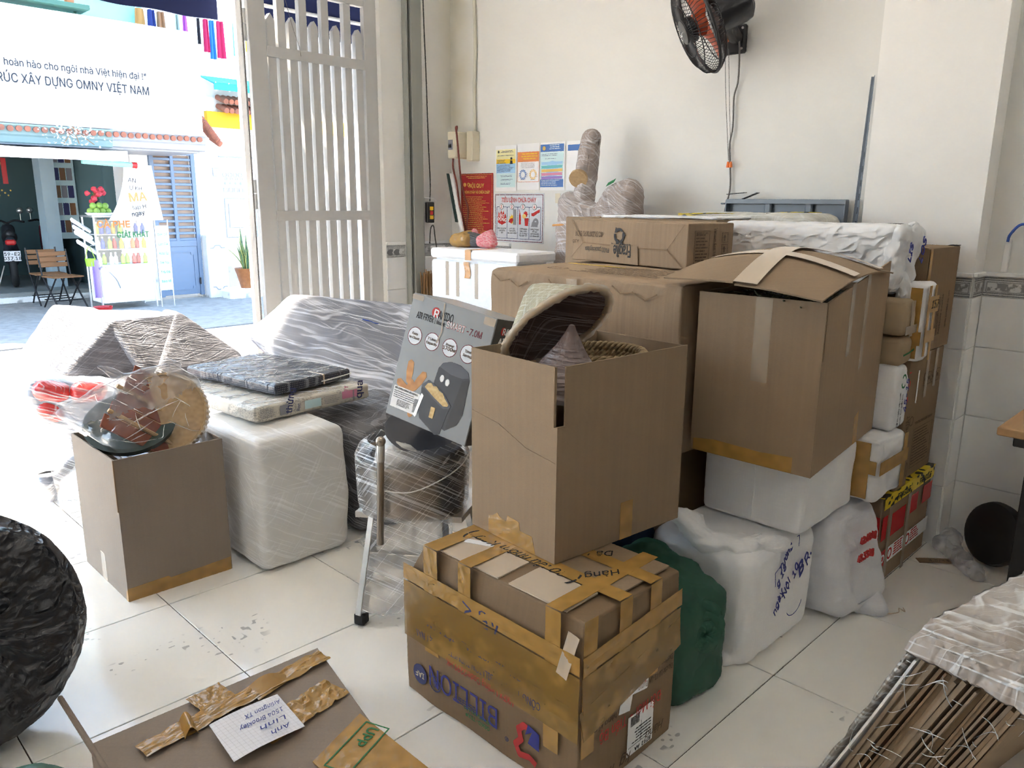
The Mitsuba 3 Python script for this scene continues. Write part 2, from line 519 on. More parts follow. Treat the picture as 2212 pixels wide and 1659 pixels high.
bsdf('mat_poster_pale', (0.55, 0.72, 0.74), 0.5, 0.4)
bsdf('mat_poster_lemon', (0.72, 0.68, 0.36), 0.5, 0.4)
bsdf('mat_poster_orange', (0.70, 0.24, 0.08), 0.5, 0.4)
bsdf('mat_poster_amber', (0.72, 0.48, 0.14), 0.5, 0.4)
bsdf('mat_poster_pink', (0.62, 0.25, 0.36), 0.5, 0.4)
bsdf('mat_poster_violet', (0.30, 0.20, 0.52), 0.5, 0.4)
bsdf('mat_poster_teal', (0.16, 0.48, 0.50), 0.5, 0.4)
bsdf('mat_sign_grey', (0.60, 0.62, 0.66), 0.35, 0.5)
bsdf('mat_shelf', (0.16, 0.19, 0.23), 0.35, 0.5)
bsdf('mat_steel', (0.72, 0.70, 0.66), 0.32, 0.5, metallic=0.85)
bsdf('mat_steel_dark', lambda p, n, uv: mix((0.60, 0.52, 0.42), (0.28, 0.24, 0.20), noise(p.x * 20, p.y * 20, p.z * 3)), 0.25, 0.5, metallic=0.9)
bsdf('mat_foam', lambda p, n, uv: mi.Color3f(0.82, 0.84, 0.86) * (0.95 + 0.08 * noise(p.x * 90, p.y * 90, p.z * 90)), 0.55, 0.4, bump=lambda p, n, uv: noise(p.x * 140, p.y * 140, p.z * 140), bscale=0.0006)
bsdf('mat_wood', lambda p, n, uv: mix((0.50, 0.30, 0.14), (0.40, 0.22, 0.09), fbm(p.x * 6, p.y * 60, p.z * 60)), 0.4, 0.5)
bsdf('mat_broom', lambda p, n, uv: mix((0.16, 0.085, 0.035), (0.30, 0.18, 0.08), noise(p.x * 260, p.y * 260, p.z * 6)), 0.8, 0.2)


# woven polypropylene sacks
def weave(a, b, f=650.0):
    def g(p, n, uv):
        s = 0.96 + 0.06 * noise((p.x + p.y) * f, p.z * 30) * noise((p.x - p.y) * 30, p.z * f)
        return mix(a, b, fbm(p.x * 7, p.y * 7, p.z * 7)) * s
    return g


bsdf('mat_sack_white', weave((0.86, 0.865, 0.865), (0.78, 0.785, 0.79)), 0.45, 0.45, bump=lambda p, n, uv: fbm(p.x * 22, p.y * 22, p.z * 16), bscale=0.006)
bsdf('mat_sack_grey', weave((0.72, 0.73, 0.76), (0.60, 0.61, 0.64)), 0.45, 0.45, bump=lambda p, n, uv: fbm(p.x * 26, p.y * 26, p.z * 18), bscale=0.008)
bsdf('mat_sack_green', weave((0.03, 0.105, 0.068), (0.016, 0.06, 0.04)), 0.5, 0.4, bump=lambda p, n, uv: fbm(p.x * 30, p.y * 30, p.z * 26), bscale=0.012)
bsdf('mat_sack_sage', weave((0.09, 0.19, 0.14), (0.05, 0.12, 0.09)), 0.4, 0.5, bump=lambda p, n, uv: fbm(p.x * 30, p.y * 30, p.z * 26), bscale=0.012)
bsdf('mat_sack_blue', weave((0.012, 0.028, 0.07), (0.007, 0.016, 0.04)), 0.5, 0.4, bump=lambda p, n, uv: fbm(p.x * 30, p.y * 30, p.z * 26), bscale=0.012)
def creases(p, n, uv):
    a = 1 - dr.abs(2 * fbm(p.x * 14, p.y * 14, p.z * 18) - 1)
    b = 1 - dr.abs(2 * noise((p.x - p.z) * 22 + 3, (p.y + p.z) * 22, (p.x + p.y) * 9) - 1)
    return a * a * a + 0.5 * b * b * b


bsdf('mat_cloth', lambda p, n, uv: mi.Color3f(0.80, 0.80, 0.80) * (0.93 + 0.1 * fbm(p.x * 12, p.y * 12, p.z * 12)), 0.6, 0.35, bump=creases, bscale=0.012)
bsdf('mat_kraft_paper', lambda p, n, uv: mi.Color3f(0.36, 0.27, 0.17) * (0.85 + 0.25 * fbm(p.x * 20, p.y * 20, p.z * 20)), 0.6, 0.35, bump=lambda p, n, uv: fbm(p.x * 24, p.y * 24, p.z * 14), bscale=0.012)


# stretch film drawn tight over something: fine drawn-out ribs of the film, whitish where it lies double
def wrapped(dark, white, amount=1.0, slant=0.5, k=130.0):
    k = k * 2.4

    def ribs(p):
        w = 0.04 * fbm(p.x * 5, p.y * 5, p.z * 5)
        a = noise((p.z + slant * p.x + w) * k, (p.x + p.y) * 8, 3.0)
        b = noise((p.z - 0.8 * slant * p.y + 2 * w) * k * 0.8, (p.x - p.y) * 8, 9.0)
        c = noise((p.x + p.y - 0.7 * p.z + w) * k * 0.9, p.z * 10, 5.0)
        return a, b, c

    def col(p, n, uv):
        a, b, c = ribs(p)
        m = fbm(p.x * 6 + 2, p.y * 6, p.z * 6)
        s = 0.75 * smoothstep(0.55, 0.9, a) * smoothstep(0.3, 0.55, m) + 0.65 * smoothstep(0.55, 0.9, b) * smoothstep(0.62, 0.4, m) + 0.5 * smoothstep(0.66, 0.95, c)
        haze = 0.32 * smoothstep(0.42, 0.72, fbm(p.x * 5 + 5, p.y * 5, p.z * 5))
        return mix(dark, white, dr.clip(amount * (s + haze), 0, 1))

    def bmp(p, n, uv):
        a, b, c = ribs(p)
        return a + b + 0.7 * c + 1.5 * fbm(p.x * 24, p.y * 24, p.z * 24)
    return col, bmp


def wrapmat(key, dark, white, amount=1.0, slant=0.5, k=130.0, rough=0.22, bs=0.004):
    c, b = wrapped(dark, white, amount, slant=slant, k=k)
    bsdf(key, c, rough, 0.6, bump=b, bscale=bs, eps=6e-4)


wrapmat('mat_wrap_white', (0.62, 0.615, 0.59), (0.84, 0.84, 0.83), 0.6, 0.6, 90, 0.4, 0.0012)
wrapmat('mat_wrap_charcoal', (0.055, 0.056, 0.062), (0.42, 0.43, 0.46), 0.55, 0.7, 120, 0.3, 0.003)
wrapmat('mat_wrap_blanket', (0.075, 0.075, 0.085), (0.40, 0.41, 0.45), 0.45, 0.25, 150, 0.34, 0.003)
wrapmat('mat_wrap_panel', (0.22, 0.24, 0.29), (0.76, 0.79, 0.86), 1.0, 0.3, 60, 0.15, 0.0025)
wrapmat('mat_wrap_red', (0.50, 0.03, 0.03), (0.72, 0.72, 0.76), 0.9, 0.3, 60, 0.25, 0.003)
wrapmat('mat_wrap_bundle', (0.42, 0.37, 0.33), (0.86, 0.86, 0.86), 1.3, 0.6, 60, 0.22, 0.006)
wrapmat('mat_wrap_roll', (0.33, 0.27, 0.24), (0.66, 0.65, 0.65), 0.75, 0.8, 90, 0.3, 0.005)
wrapmat('mat_wrap_hat', (0.40, 0.38, 0.26), (0.72, 0.75, 0.70), 0.8, 0.6, 120, 0.2, 0.004)
wrapmat('mat_wrap_purple', (0.12, 0.075, 0.065), (0.50, 0.44, 0.44), 0.7, 0.2, 110, 0.25, 0.004)
wrapmat('mat_bubble', (0.50, 0.49, 0.43), (0.72, 0.72, 0.68), 0.8, 0.5, 60, 0.25, 0.006)
bsdf('mat_glint', (0.80, 0.82, 0.84), 0.18, 0.8)
scene['mat_clear_film'] = {'type': 'thindielectric', 'int_ior': 1.35}
film_bsdf('mat_film', lambda p, n, uv: 0.05 + 0.5 * smoothstep(0.58, 0.92, noise((p.z + 0.6 * p.x) * 300 + 4 * fbm(p.x * 6, p.y * 6, p.z * 6), (p.x + p.y) * 9)) + 0.4 * smoothstep(0.7, 0.95, noise((p.z - 0.7 * p.x + p.y) * 200 + 5 * fbm(p.x * 5, p.y * 5, p.z * 5), (p.x + p.y) * 14)) + 0.22 * smoothstep(0.5, 0.8, fbm(p.x * 9, p.y * 9, p.z * 9)))
film_bsdf('mat_film_clear', lambda p, n, uv: 0.03 + 0.6 * smoothstep(0.72, 0.95, noise((p.z + 0.5 * p.x) * 120 + 6 * fbm(p.x * 9, p.y * 9, p.z * 9), (p.x + p.y) * 30)) + 0.25 * smoothstep(0.55, 0.8, fbm(p.x * 14, p.y * 14, p.z * 14)) * smoothstep(0.43, 0.5, p.z))
film_bsdf('mat_bag_film', lambda p, n, uv: 0.12 + 0.45 * smoothstep(0.5, 0.8, fbm(p.x * 12, p.y * 12, p.z * 7)), (0.78, 0.80, 0.85))
bsdf('mat_bin_bag', (0.014, 0.015, 0.019), 0.26, 0.6, bump=creases, bscale=0.010)
bsdf('mat_newspaper', lambda p, n, uv: mi.Color3f(0.55, 0.52, 0.45) * (1 - 0.35 * smoothstep(0.5, 0.7, noise((p.x + p.y) * 220, p.z * 260)) * smoothstep(0.35, 0.6, noise(p.x * 14, p.y * 14, p.z * 20))), 0.35, 0.55, bump=lambda p, n, uv: fbm(p.x * 40, p.y * 40, p.z * 40), bscale=0.004)


def dots(p, n, uv):
    gx, gy = p.x * 110, p.y * 110
    fx, fy = gx - dr.floor(gx) - 0.5, gy - dr.floor(gy) - 0.5
    gz = p.z * 110
    fz = gz - dr.floor(gz) - 0.5
    top = dr.abs(n.z) > 0.6
    d = dr.select(top, fx * fx + fy * fy, dr.select(dr.abs(n.x) > dr.abs(n.y), fy * fy + fz * fz, fx * fx + fz * fz))
    s = 1 - smoothstep(0.025, 0.06, d)
    rib = smoothstep(0.62, 0.95, noise((p.x * 0.5 + p.y) * 90 + 3 * fbm(p.x * 8, p.y * 8), p.x * 7))
    return mix(mix((0.018, 0.021, 0.036), (0.42, 0.43, 0.45), 0.6 * s), (0.5, 0.52, 0.56), 0.35 * rib)


bsdf('mat_dotted', dots, 0.22, 0.6, bump=lambda p, n, uv: fbm(p.x * 34, p.y * 34, p.z * 34) + noise((p.x * 0.5 + p.y) * 90, p.x * 7), bscale=0.004)
bsdf('mat_wicker', lambda p, n, uv: mix((0.42, 0.31, 0.17), (0.22, 0.14, 0.07), noise(p.x * 120, p.y * 120, p.z * 120)), 0.6, 0.4)
bsdf('mat_bamboo', lambda p, n, uv: mix((0.50, 0.36, 0.20), (0.40, 0.26, 0.13), noise(p.x * 90, p.y * 90, p.z * 90)), 0.5, 0.4)
bsdf('mat_brick_red', lambda p, n, uv: mix((0.26, 0.085, 0.05), (0.19, 0.06, 0.04), noise(p.x * 60, p.y * 60, p.z * 60)), 0.6, 0.4)
bsdf('mat_green_dark', (0.02, 0.04, 0.035), 0.5, 0.4)
bsdf('mat_leaf_dry', lambda p, n, uv: mix((0.05, 0.06, 0.03), (0.12, 0.12, 0.07), noise(p.x * 80, p.y * 80, p.z * 80)), 0.7, 0.3)
bsdf('mat_fryer_box', lambda p, n, uv: mi.Color3f(0.24, 0.255, 0.265) * (0.97 + 0.05 * fbm(p.x * 20, p.y * 20, p.z * 20)), 0.28, 0.5)
bsdf('mat_fryer_side', (0.075, 0.08, 0.08), 0.3, 0.5)
bsdf('mat_fryer', (0.022, 0.024, 0.03), 0.3, 0.5)
bsdf('mat_fryer_lid', (0.055, 0.06, 0.075), 0.3, 0.5)
bsdf('mat_chicken', lambda p, n, uv: mix((0.42, 0.17, 0.05), (0.58, 0.30, 0.10), noise(p.x * 70, p.y * 70, p.z * 70)), 0.5, 0.4)
bsdf('mat_fries', lambda p, n, uv: mix((0.66, 0.50, 0.24), (0.48, 0.30, 0.10), noise(p.x * 130, p.y * 130, p.z * 130)), 0.5, 0.4)
bsdf('mat_maroon', (0.13, 0.015, 0.025), 0.5, 0.4)
bsdf('mat_pink_net', lambda p, n, uv: mix((0.66, 0.10, 0.14), (0.74, 0.45, 0.45), noise(p.x * 140, p.y * 140, p.z * 140)), 0.6, 0.4)
bsdf('mat_grid_paper', lambda p, n, uv: mi.Color3f(0.74, 0.75, 0.80) * (1 - 0.25 * dr.maximum(smoothstep(0.9, 0.96, p.x / 0.0125 - dr.floor(p.x / 0.0125)), smoothstep(0.9, 0.96, p.y / 0.0125 - dr.floor(p.y / 0.0125)))), 0.7, 0.3)
# outdoors
bsdf('mat_street', lambda p, n, uv: mi.Color3f(0.55, 0.54, 0.52) * (0.85 + 0.25 * fbm(p.x * 3, p.y * 3)), 0.8, 0.3)
bsdf('mat_asphalt', lambda p, n, uv: mix((0.19, 0.185, 0.175), (0.31, 0.30, 0.285), fbm(p.x * 14, p.y * 14, octaves=4)), 0.8, 0.3)
bsdf('mat_shop_floor', lambda p, n, uv: mi.Color3f(0.22, 0.23, 0.22) * (0.85 + 0.25 * fbm(p.x * 5, p.y * 5)), 0.4, 0.4)
bsdf('mat_kerb', (0.1, 0.1, 0.1), 0.9, 0.2)
bsdf('mat_facade', lambda p, n, uv: mi.Color3f(0.80, 0.79, 0.76) * (1 - 0.55 * smoothstep(0.6, 0.75, fbm(p.x * 7, p.y * 7, p.z * 7)) * (1 - smoothstep(0.1, 0.6, p.z))), 0.8, 0.3)
bsdf('mat_shop_wall', (0.075, 0.125, 0.13), 0.8, 0.3)
bsdf('mat_shop_pillar', (0.30, 0.38, 0.42), 0.7, 0.3)
bsdf('mat_sign', (0.86, 0.86, 0.85), 0.5, 0.3)
bsdf('mat_sign_ink', (0.02, 0.025, 0.035), 0.6, 0.3)
bsdf('mat_gutter', (0.20, 0.27, 0.25), 0.5, 0.4)
bsdf('mat_gutter_grey', (0.30, 0.31, 0.33), 0.5, 0.4)
bsdf('mat_canopy_white', (0.82, 0.82, 0.81), 0.7, 0.3)
bsdf('mat_navy_canvas', (0.012, 0.02, 0.085), 0.7, 0.3)
bsdf('mat_door_blue', (0.15, 0.21, 0.31), 0.45, 0.5)
bsdf('mat_door_inner', (0.42, 0.32, 0.26), 0.7, 0.3)
bsdf('mat_teal', (0.02, 0.34, 0.42), 0.5, 0.4)
bsdf('mat_mint', (0.28, 0.60, 0.53), 0.6, 0.4)
bsdf('mat_green_shelf', (0.05, 0.14, 0.11), 0.6, 0.4)
bsdf('mat_roof_tile', lambda p, n, uv: mix((0.36, 0.13, 0.08), (0.22, 0.10, 0.07), noise(p.x * 15, p.y * 15, p.z * 15)), 0.8, 0.3)
bsdf('mat_yellow_wall', (0.70, 0.42, 0.03), 0.7, 0.3)
bsdf('mat_terracotta', lambda p, n, uv: mix((0.38, 0.15, 0.05), (0.27, 0.09, 0.03), fbm(p.x * 20, p.y * 20, p.z * 20)), 0.35, 0.5)
bsdf('mat_snake_leaf', lambda p, n, uv: mix((0.025, 0.075, 0.035), (0.07, 0.15, 0.07), smoothstep(0.45, 0.6, noise(p.z * 30, p.x * 8))), 0.45, 0.5)
bsdf('mat_snake_edge', (0.55, 0.52, 0.14), 0.45, 0.5)
bsdf('mat_leaf', (0.10, 0.24, 0.04), 0.5, 0.4)
bsdf('mat_fruit', lambda p, n, uv: mix((0.18, 0.36, 0.06), (0.32, 0.45, 0.10), noise(p.x * 9, p.y * 9, p.z * 9)), 0.35, 0.5)
bsdf('mat_red', (0.45, 0.02, 0.02), 0.3, 0.5)
bsdf('mat_flower', (0.62, 0.06, 0.09), 0.5, 0.4)
bsdf('mat_chair_wood', (0.22, 0.11, 0.05), 0.5, 0.4)
bsdf('mat_lime', (0.30, 0.58, 0.05), 0.4, 0.4)
bsdf('mat_lilac', (0.34, 0.25, 0.52), 0.7, 0.3)
bsdf('mat_aluminium', (0.70, 0.71, 0.72), 0.3, 0.5, metallic=0.8)
bsdf('mat_cloth_tan', (0.36, 0.20, 0.07), 0.8, 0.2)
bsdf('mat_cloth_blue', (0.03, 0.16, 0.48), 0.8, 0.2)
bsdf('mat_cloth_navy', (0.02, 0.035, 0.15), 0.8, 0.2)
bsdf('mat_cloth_crimson', (0.36, 0.02, 0.08), 0.8, 0.2)
bsdf('mat_cloth_violet', (0.30, 0.08, 0.36), 0.8, 0.2)
bsdf('mat_cloth_coral', (0.70, 0.20, 0.14), 0.8, 0.2)
bsdf('mat_cloth_black', (0.015, 0.015, 0.02), 0.8, 0.2)
bsdf('mat_cloth_sky', (0.15, 0.40, 0.62), 0.8, 0.2)
scene['mat_glass'] = {'type': 'thindielectric', 'int_ior': 1.5}
# ---------------------------------------------------------------- the room
XW, YF, ZC = 2.79, 2.2, 3.3
XL, YB = -3.0, -4.8
struct('floor', box(XL, XW + 0.16, YB, YF + 0.15, -0.12, -0.0035), 'mat_grout')
_tile = bevel(0.0018, 0.5982, 0.0018, 0.5982, -0.009, 0.0, 0.0012)
for i in range(-5, 5):
    for j in range(-8, 4):
        x, y = i * 0.6, j * 0.6 - 0.005
        if x + 0.6 > XW:
            m = bevel(0.0018, XW - x - 0.001, 0.0018, 0.5982, -0.009, 0.0, 0.0012)
        elif y + 0.6 > YF + 0.05:
            m = bevel(0.0018, 0.5982, 0.0018, YF + 0.14 - y, -0.009, 0.0, 0.0012)
        else:
            m = _tile
        m = m.copy()
        m.apply_translation((x, y, 0))
        add('floor', 'tile', m, 'mat_floor_tile')
struct('ceiling', box(XL, XW + 0.16, YB, YF + 0.15, ZC, ZC + 0.12), 'mat_ceiling')
struct('wall_right', box(XW, XW + 0.16, YB, YF + 0.15, -0.1, ZC), 'mat_wall')
struct('wall_left', box(XL - 0.15, XL, YB, YF + 0.15, -0.1, ZC), 'mat_ceiling')
struct('wall_back', box(XL - 0.15, XW + 0.16, YB - 0.15, YB, -0.1, ZC), 'mat_far_wall')
struct('wall_front', box(2.2, XW, YF, YF + 0.15, -0.1, ZC), 'mat_wall')
struct('wall_lintel', box(XL, 2.2, YF, YF + 0.15, 2.86, ZC), 'mat_wall')
struct('wall_pillar', box(2.65, XW, -1.241, -0.766, -0.1, ZC), 'mat_pillar')

# wall tiles and the patterned border above them
ROWS = [(0.0, 0.27), (0.273, 0.575), (0.578, 0.88), (0.883, 1.098)]


def dado(parent, f, x0, x1, joints, thick=0.008, pattern=0, tile=True):
    """f: the Face whose x runs along the wall and y is height."""
    xs = [x0] + [j for j in joints if x0 < j < x1] + [x1]
    for a, b in zip(xs[:-1], xs[1:]):
        for z0, z1 in ROWS if tile else ():
            add(parent, 'tile', f.place(bevel(a + 0.001, b - 0.001, z0, z1, 0, thick, 0.0015), d=0), 'mat_wall_tile')
    x, k = x0, pattern
    while x < x1 - 0.02:
        e = min(x + 0.3, x1)
        b = add(parent, 'border_tile', [f.place(bevel(x + 0.001, e - 0.001, 1.101, 1.182, 0, thick, 0.0015), d=0)], 'mat_border')
        add(parent, 'ledge', f.place(bevel(x, e, 1.184, 1.203, 0, thick + 0.010, 0.003), d=0), 'mat_wall_tile')
        g = [f.rect(x + 0.001, z, e - x - 0.002, 0.0035, d=thick) for z in (1.104, 1.113, 1.168, 1.176)]
        if e - x > 0.1:
            w = min(0.16, e - x - 0.02)
            g += [f.rule([(x + 0.012, 1.120), (x + 0.012 + w, 1.120), (x + 0.012 + w, 1.161), (x + 0.012, 1.161), (x + 0.012, 1.119)], 0.002, d=thick)]
            add(parent, 'border_scroll', f.rect(x + 0.016, 1.124, w - 0.008, 0.033, d=thick), 'mat_border_mid')
            if e - x > 0.27:
                vx = x + 0.245
                vase = [(-0.006, 0.036), (-0.004, 0.03), (-0.013, 0.022), (-0.016, 0.013), (-0.012, 0.003), (-0.008, 0), (0.008, 0), (0.012, 0.003), (0.016, 0.013), (0.013, 0.022), (0.004, 0.03), (0.006, 0.036)]
                g += [f.poly(vase, x=vx, y=1.116, d=thick)]
                g += [f.rule([(vx, 1.15), (vx + q, 1.166)], 0.0012, d=thick) for q in (-0.014, -0.005, 0.004, 0.013)]
                g += [f.rect(vx - 0.045, z, 0.007, 0.007, d=thick) for z in (1.124, 1.137, 1.15)]
        add(parent, 'border_print', g, 'mat_border_dark')
        x, k = e, k + 1


dado('wall_pillar', Face((2.65, -0.766, 0), (0, -1, 0), (0, 0, 1)), 0.0, 0.475, [])
dado('wall_pillar', Face((2.65, -1.241, 0), (1, 0, 0), (0, 0, 1)), 0.0, 0.131, [])
dado('wall_right', Face((XW, -1.25, 0), (0, -1, 0), (0, 0, 1)), 0.0, 1.8, [0.6, 1.2])
dado('wall_right', Face((XW, 2.19, 0), (0, -1, 0), (0, 0, 1)), 0.0, 0.6, [])
dado('wall_front', Face((2.2, YF, 0), (1, 0, 0), (0, 0, 1)), 0.0, 0.16, [])
dado('wall_front', Face((2.49, YF, 0), (1, 0, 0), (0, 0, 1)), 0.0, 0.29, [])
ff = Face((2.2, YF, 0), (1, 0, 0), (0, 0, 1))
add('wall_front', 'flower_print', [ff.poly([(0.03 * math.cos(t) * (0.5 + 0.5 * abs(math.sin(1.5 * t))), 0.022 * math.sin(t)) for t in np.linspace(0, 6.2, 14)], x=q, y=1.134, d=0.009) for q in (0.03, 0.085)], 'mat_border_dark')
fs = Face((2.49, YF, 0), (1, 0, 0), (0, 0, 1))
st = add('wall_front', 'sticker', fs.rect(0.09, 1.118, 0.135, 0.052, d=0.0095), 'mat_paper')
add('wall_front__sticker', 'lettering', fs.text('0972.925.838', 0.098, 1.128, 0.018, bold=True, d=0.0105, w=0.12), 'mat_ink_blue')

# shutter guide beside the gate
struct('trim_1', [bevel(2.372, 2.385, YF - 0.05, YF, 0, ZC, 0.002), bevel(2.403, 2.49, YF - 0.06, YF, 0, ZC, 0.003), box(2.385, 2.403, YF - 0.012, YF, 0, ZC)], 'mat_guide')
struct('trim_2', [box(2.386, 2.402, YF - 0.02, YF - 0.0125, 0, ZC)], 'mat_black')

# ---------------------------------------------------------------- the gate
def gate(name, label, o, dirx, width, lean, n_slats, gaps, mat='mat_gate'):
    g = thing(name, label, 'gate')
    f = Face(o, dirx, (lean, 0, 1) if abs(dirx[1]) < 0.3 else (0, 0, 1))

    def b(nm, x0, x1, y0, y1, d0, d1, be=0.003):
        return add(g, nm, f.place(bevel(x0, x1, y0, y1, d0, d1, be), d=0), mat)
    H = 2.75
    st = 0.105
    b('stile', 0, st, 0.02, H, -0.04, 0.0)
    b('stile', width - st * 0.9, width, 0.02, H, -0.04, 0.0)
    for z in (0.03, 1.352, 2.285, H - 0.09):
        b('rail', st, width - st * 0.9, z, z + (0.06 if z > 0.1 and z < 2.5 else 0.09), -0.018 if z < 2.5 else -0.04, 0.004 if 0.1 < z < 2.5 else 0.0, 0.002)
    x = st + 0.012
    span = width - st * 1.9 - 0.024
    gw = np.linspace(gaps[0], gaps[1], n_slats - 1)
    w = (span - gw.sum()) / n_slats
    for i in range(n_slats):
        if i % 2 == 0:
            pts = [(x, 0.05), (x + w, 0.05), (x + w, 2.49), (x + w / 2, 2.525), (x, 2.49)]
            m = trimesh.creation.extrude_polygon(sg.Polygon(pts), 0.040, engine='earcut')
        else:
            m = box(x, x + w, 0.05, H - 0.05, 0, 0.040)
        add(g, 'slat', f.place(m, d=-0.048), mat)
        x += w + (gw[i] if i < n_slats - 1 else 0)
    return g, f


g1, gf = gate('gate_leaf', 'grey painted steel gate leaf of upright slats with pointed pickets, closed beside the wall', (1.325, YF + 0.04, 0), (1, 0, 0), 0.877, -0.008, 9, (0.019, 0.032))
add(g1, 'wire', tube([gf.at(*q) for q in ((0.215, 2.74, 0.012), (0.235, 2.6, 0.012), (0.275, 2.45, 0.013), (0.31, 2.36, 0.013), (0.318, 2.31, 0.012))], 0.0015, 5), 'mat_cord_grey', label='thin grey wire')
_az = math.radians(64.0)
g2, gf2 = gate('gate_leaf', 'white gate leaf folded outward, seen nearly edge on left of the grey one', (1.312, YF + 0.075, 0), (math.cos(_az), math.sin(_az), 0), 0.75, 0.0, 8, (0.02, 0.03), 'mat_white')
for z in (0.45, 1.42, 2.35):
    add(g2, 'hinge', [tube([(1.30, YF + 0.04, z), (1.30, YF + 0.04, z + 0.09)], 0.011, 12), tube([(1.30, YF + 0.04, z + 0.094), (1.30, YF + 0.04, z + 0.17)], 0.011, 12)], 'mat_gate')
add(g2, 'drop_rod', tube([(1.287, YF + 0.04, 0.05), (1.287, YF + 0.04, 2.7)], 0.005, 8), 'mat_cord_grey', label='slim grey rod')

# ceiling lamps (out of the picture)
for i, (x, y) in enumerate(((0.9, -0.6), (-1.2, -2.9), (1.6, -2.9))):
    k = thing('ceiling_tube_lamp', ('fluorescent tube lamp on the ceiling above the stacked cartons', 'fluorescent tube lamp on the ceiling at the back left', 'fluorescent tube lamp on the ceiling at the back right')[i], 'lamp', 'ceiling tube lamps')
    add(k, 'housing', bevel(x - 0.61, x + 0.61, y - 0.03, y + 0.03, ZC - 0.04, ZC - 0.001), 'mat_white')
    tm = tube([(x - 0.58, y, ZC - 0.058), (x + 0.58, y, ZC - 0.058)], 0.013, 12)
    kk = add(k, 'lamp_tube', tm, 'mat_white')
    scene[kk]['emitter'] = {'type': 'area', 'radiance': {'type': 'rgb', 'value': [TUBE_POWER * 100 * q for q in (1.0, 0.98, 0.92)]}}
ORD = ['leftmost', 'second from the left', 'third from the left', 'fourth from the left', 'in the middle of the row', 'fourth from the right', 'third from the right', 'second from the right', 'rightmost']
# ---------------------------------------------------------------- the street outside
struct('street', box(-14, 16, YF + 0.15, 6.86, -0.2, -0.02), 'mat_street')
struct('pavement', box(-14, 16, 6.9, 16, -0.2, -0.012), 'mat_asphalt')
struct('kerb', box(-14, 16, 6.86, 6.9, -0.2, -0.03), 'mat_kerb')
# shop with an open front
struct('shop_floor', [box(-4, 3.25, 11.1, 15, -0.1, 0.12), box(-4, 3.25, 11.06, 11.1, -0.1, 0.115)], 'mat_shop_floor')
struct('shop_step', bevel(-4, 3.25, 10.95, 11.06, -0.1, 0.06, 0.01), 'mat_facade')
struct('shop_wall_back', box(-4, 3.6, 14.2, 14.35, 0, 3.2), 'mat_shop_wall')
struct('shop_wall_side', [box(3.2, 3.35, 10.6, 14.2, 0, 3.2), box(-4, -3.85, 10.6, 14.2, 0, 3.2)], 'mat_shop_wall')
struct('shop_ceiling', box(-4, 3.5, 10.3, 14.3, 2.62, 2.75), 'mat_shop_wall')
struct('shop_pillar', box(2.63, 2.83, 11.6, 11.95, 0.1, 2.62), 'mat_shop_pillar')
struct('facade', [box(3.35, 3.6, 9.9, 10.7, -0.1, 5.4), box(4.28, 9.0, 9.9, 10.15, -0.1, 3.0), box(3.6, 4.28, 9.9, 10.15, 2.22, 5.4), box(-4, 3.6, 10.3, 10.6, 2.35, 5.4), box(4.28, 9.0, 9.95, 10.2, 3.0, 4.4)], 'mat_facade')
struct('facade_base', bevel(4.30, 4.62, 9.72, 9.9, -0.1, 0.95, 0.01), 'mat_facade')
struct('ledge_1', bevel(4.45, 6.4, 9.35, 9.9, -0.1, 0.12, 0.03), 'mat_facade')
cw = Face((4.62, 9.9, 0), (1, 0, 0), (0, 0, 1))
orn = []
for k in range(6):
    x = 0.13 + k * 0.085
    orn += [cw.disc(x, 1.86, 0.036, 0.027, t=0.012, n=16), cw.disc(x + 0.02, 1.80, 0.022, 0.014, t=0.012, n=12), cw.poly([(0, 0), (0.02, 0.03), (0, 0.06), (-0.02, 0.03)], x=x, y=1.70, t=0.012), cw.rule([(x - 0.03, 1.6), (x + 0.03, 1.6), (x + 0.03, 1.66), (x - 0.03, 1.66), (x - 0.03, 1.6)], 0.008, t=0.012)]
add('facade', 'plaster_ornament', orn, 'mat_gutter_grey')
add('facade', 'plaster_frame', [cw.rule([(0.1, 0.9), (0.62, 0.9), (0.62, 1.5), (0.1, 1.5), (0.1, 0.9)], 0.012, t=0.015), cw.rule([(0.16, 1.42), (0.56, 1.42), (0.56, 1.05), (0.16, 1.05), (0.16, 1.42)], 0.008, t=0.015), cw.rect(0.05, 2.12, 0.6, 0.02, t=0.03)], 'mat_gutter_grey')
pf = Face((4.30, 9.72, 0), (1, 0, 0), (0, 0, 1))
add('facade_base', 'moulding', [pf.rule([(0.05, 0.15), (0.10, 0.15), (0.13, 0.11), (0.2, 0.11), (0.23, 0.15), (0.28, 0.15)], 0.014, t=0.012), pf.rule([(0.05, 0.75), (0.10, 0.75), (0.13, 0.79), (0.2, 0.79), (0.23, 0.75), (0.28, 0.75)], 0.014, t=0.012)], 'mat_gutter_grey')
k = thing('house_number_plate', 'small white plate with a dark rim on the bright wall right of the blue door', 'plate')
add(k, 'plate', cw.rect(-0.06, 1.83, 0.11, 0.13, t=0.012), 'mat_gutter_grey')
add(k, 'face', cw.rect(-0.048, 1.842, 0.086, 0.106, t=0.004, d=0.0125), 'mat_white')
add(k, 'print', [cw.rect(-0.032, 1.91, 0.05, 0.012, d=0.017), cw.rect(-0.032, 1.87, 0.05, 0.012, d=0.017)], 'mat_gutter_grey')

# blue door, slatted above and panelled below
d = struct('door_1', None, None, label='blue-grey street door, louvred above a solid panel', category='door')
df = Face((3.61, 9.9, 0.0), (1, 0, 0), (0, 0, 1))
W = 0.67


def dp(n, x0, x1, y0, y1, d0, d1, m='mat_door_blue', be=0.004):
    return add(d, n, df.place(bevel(x0, x1, y0, y1, d0, d1, be), d=0), m)


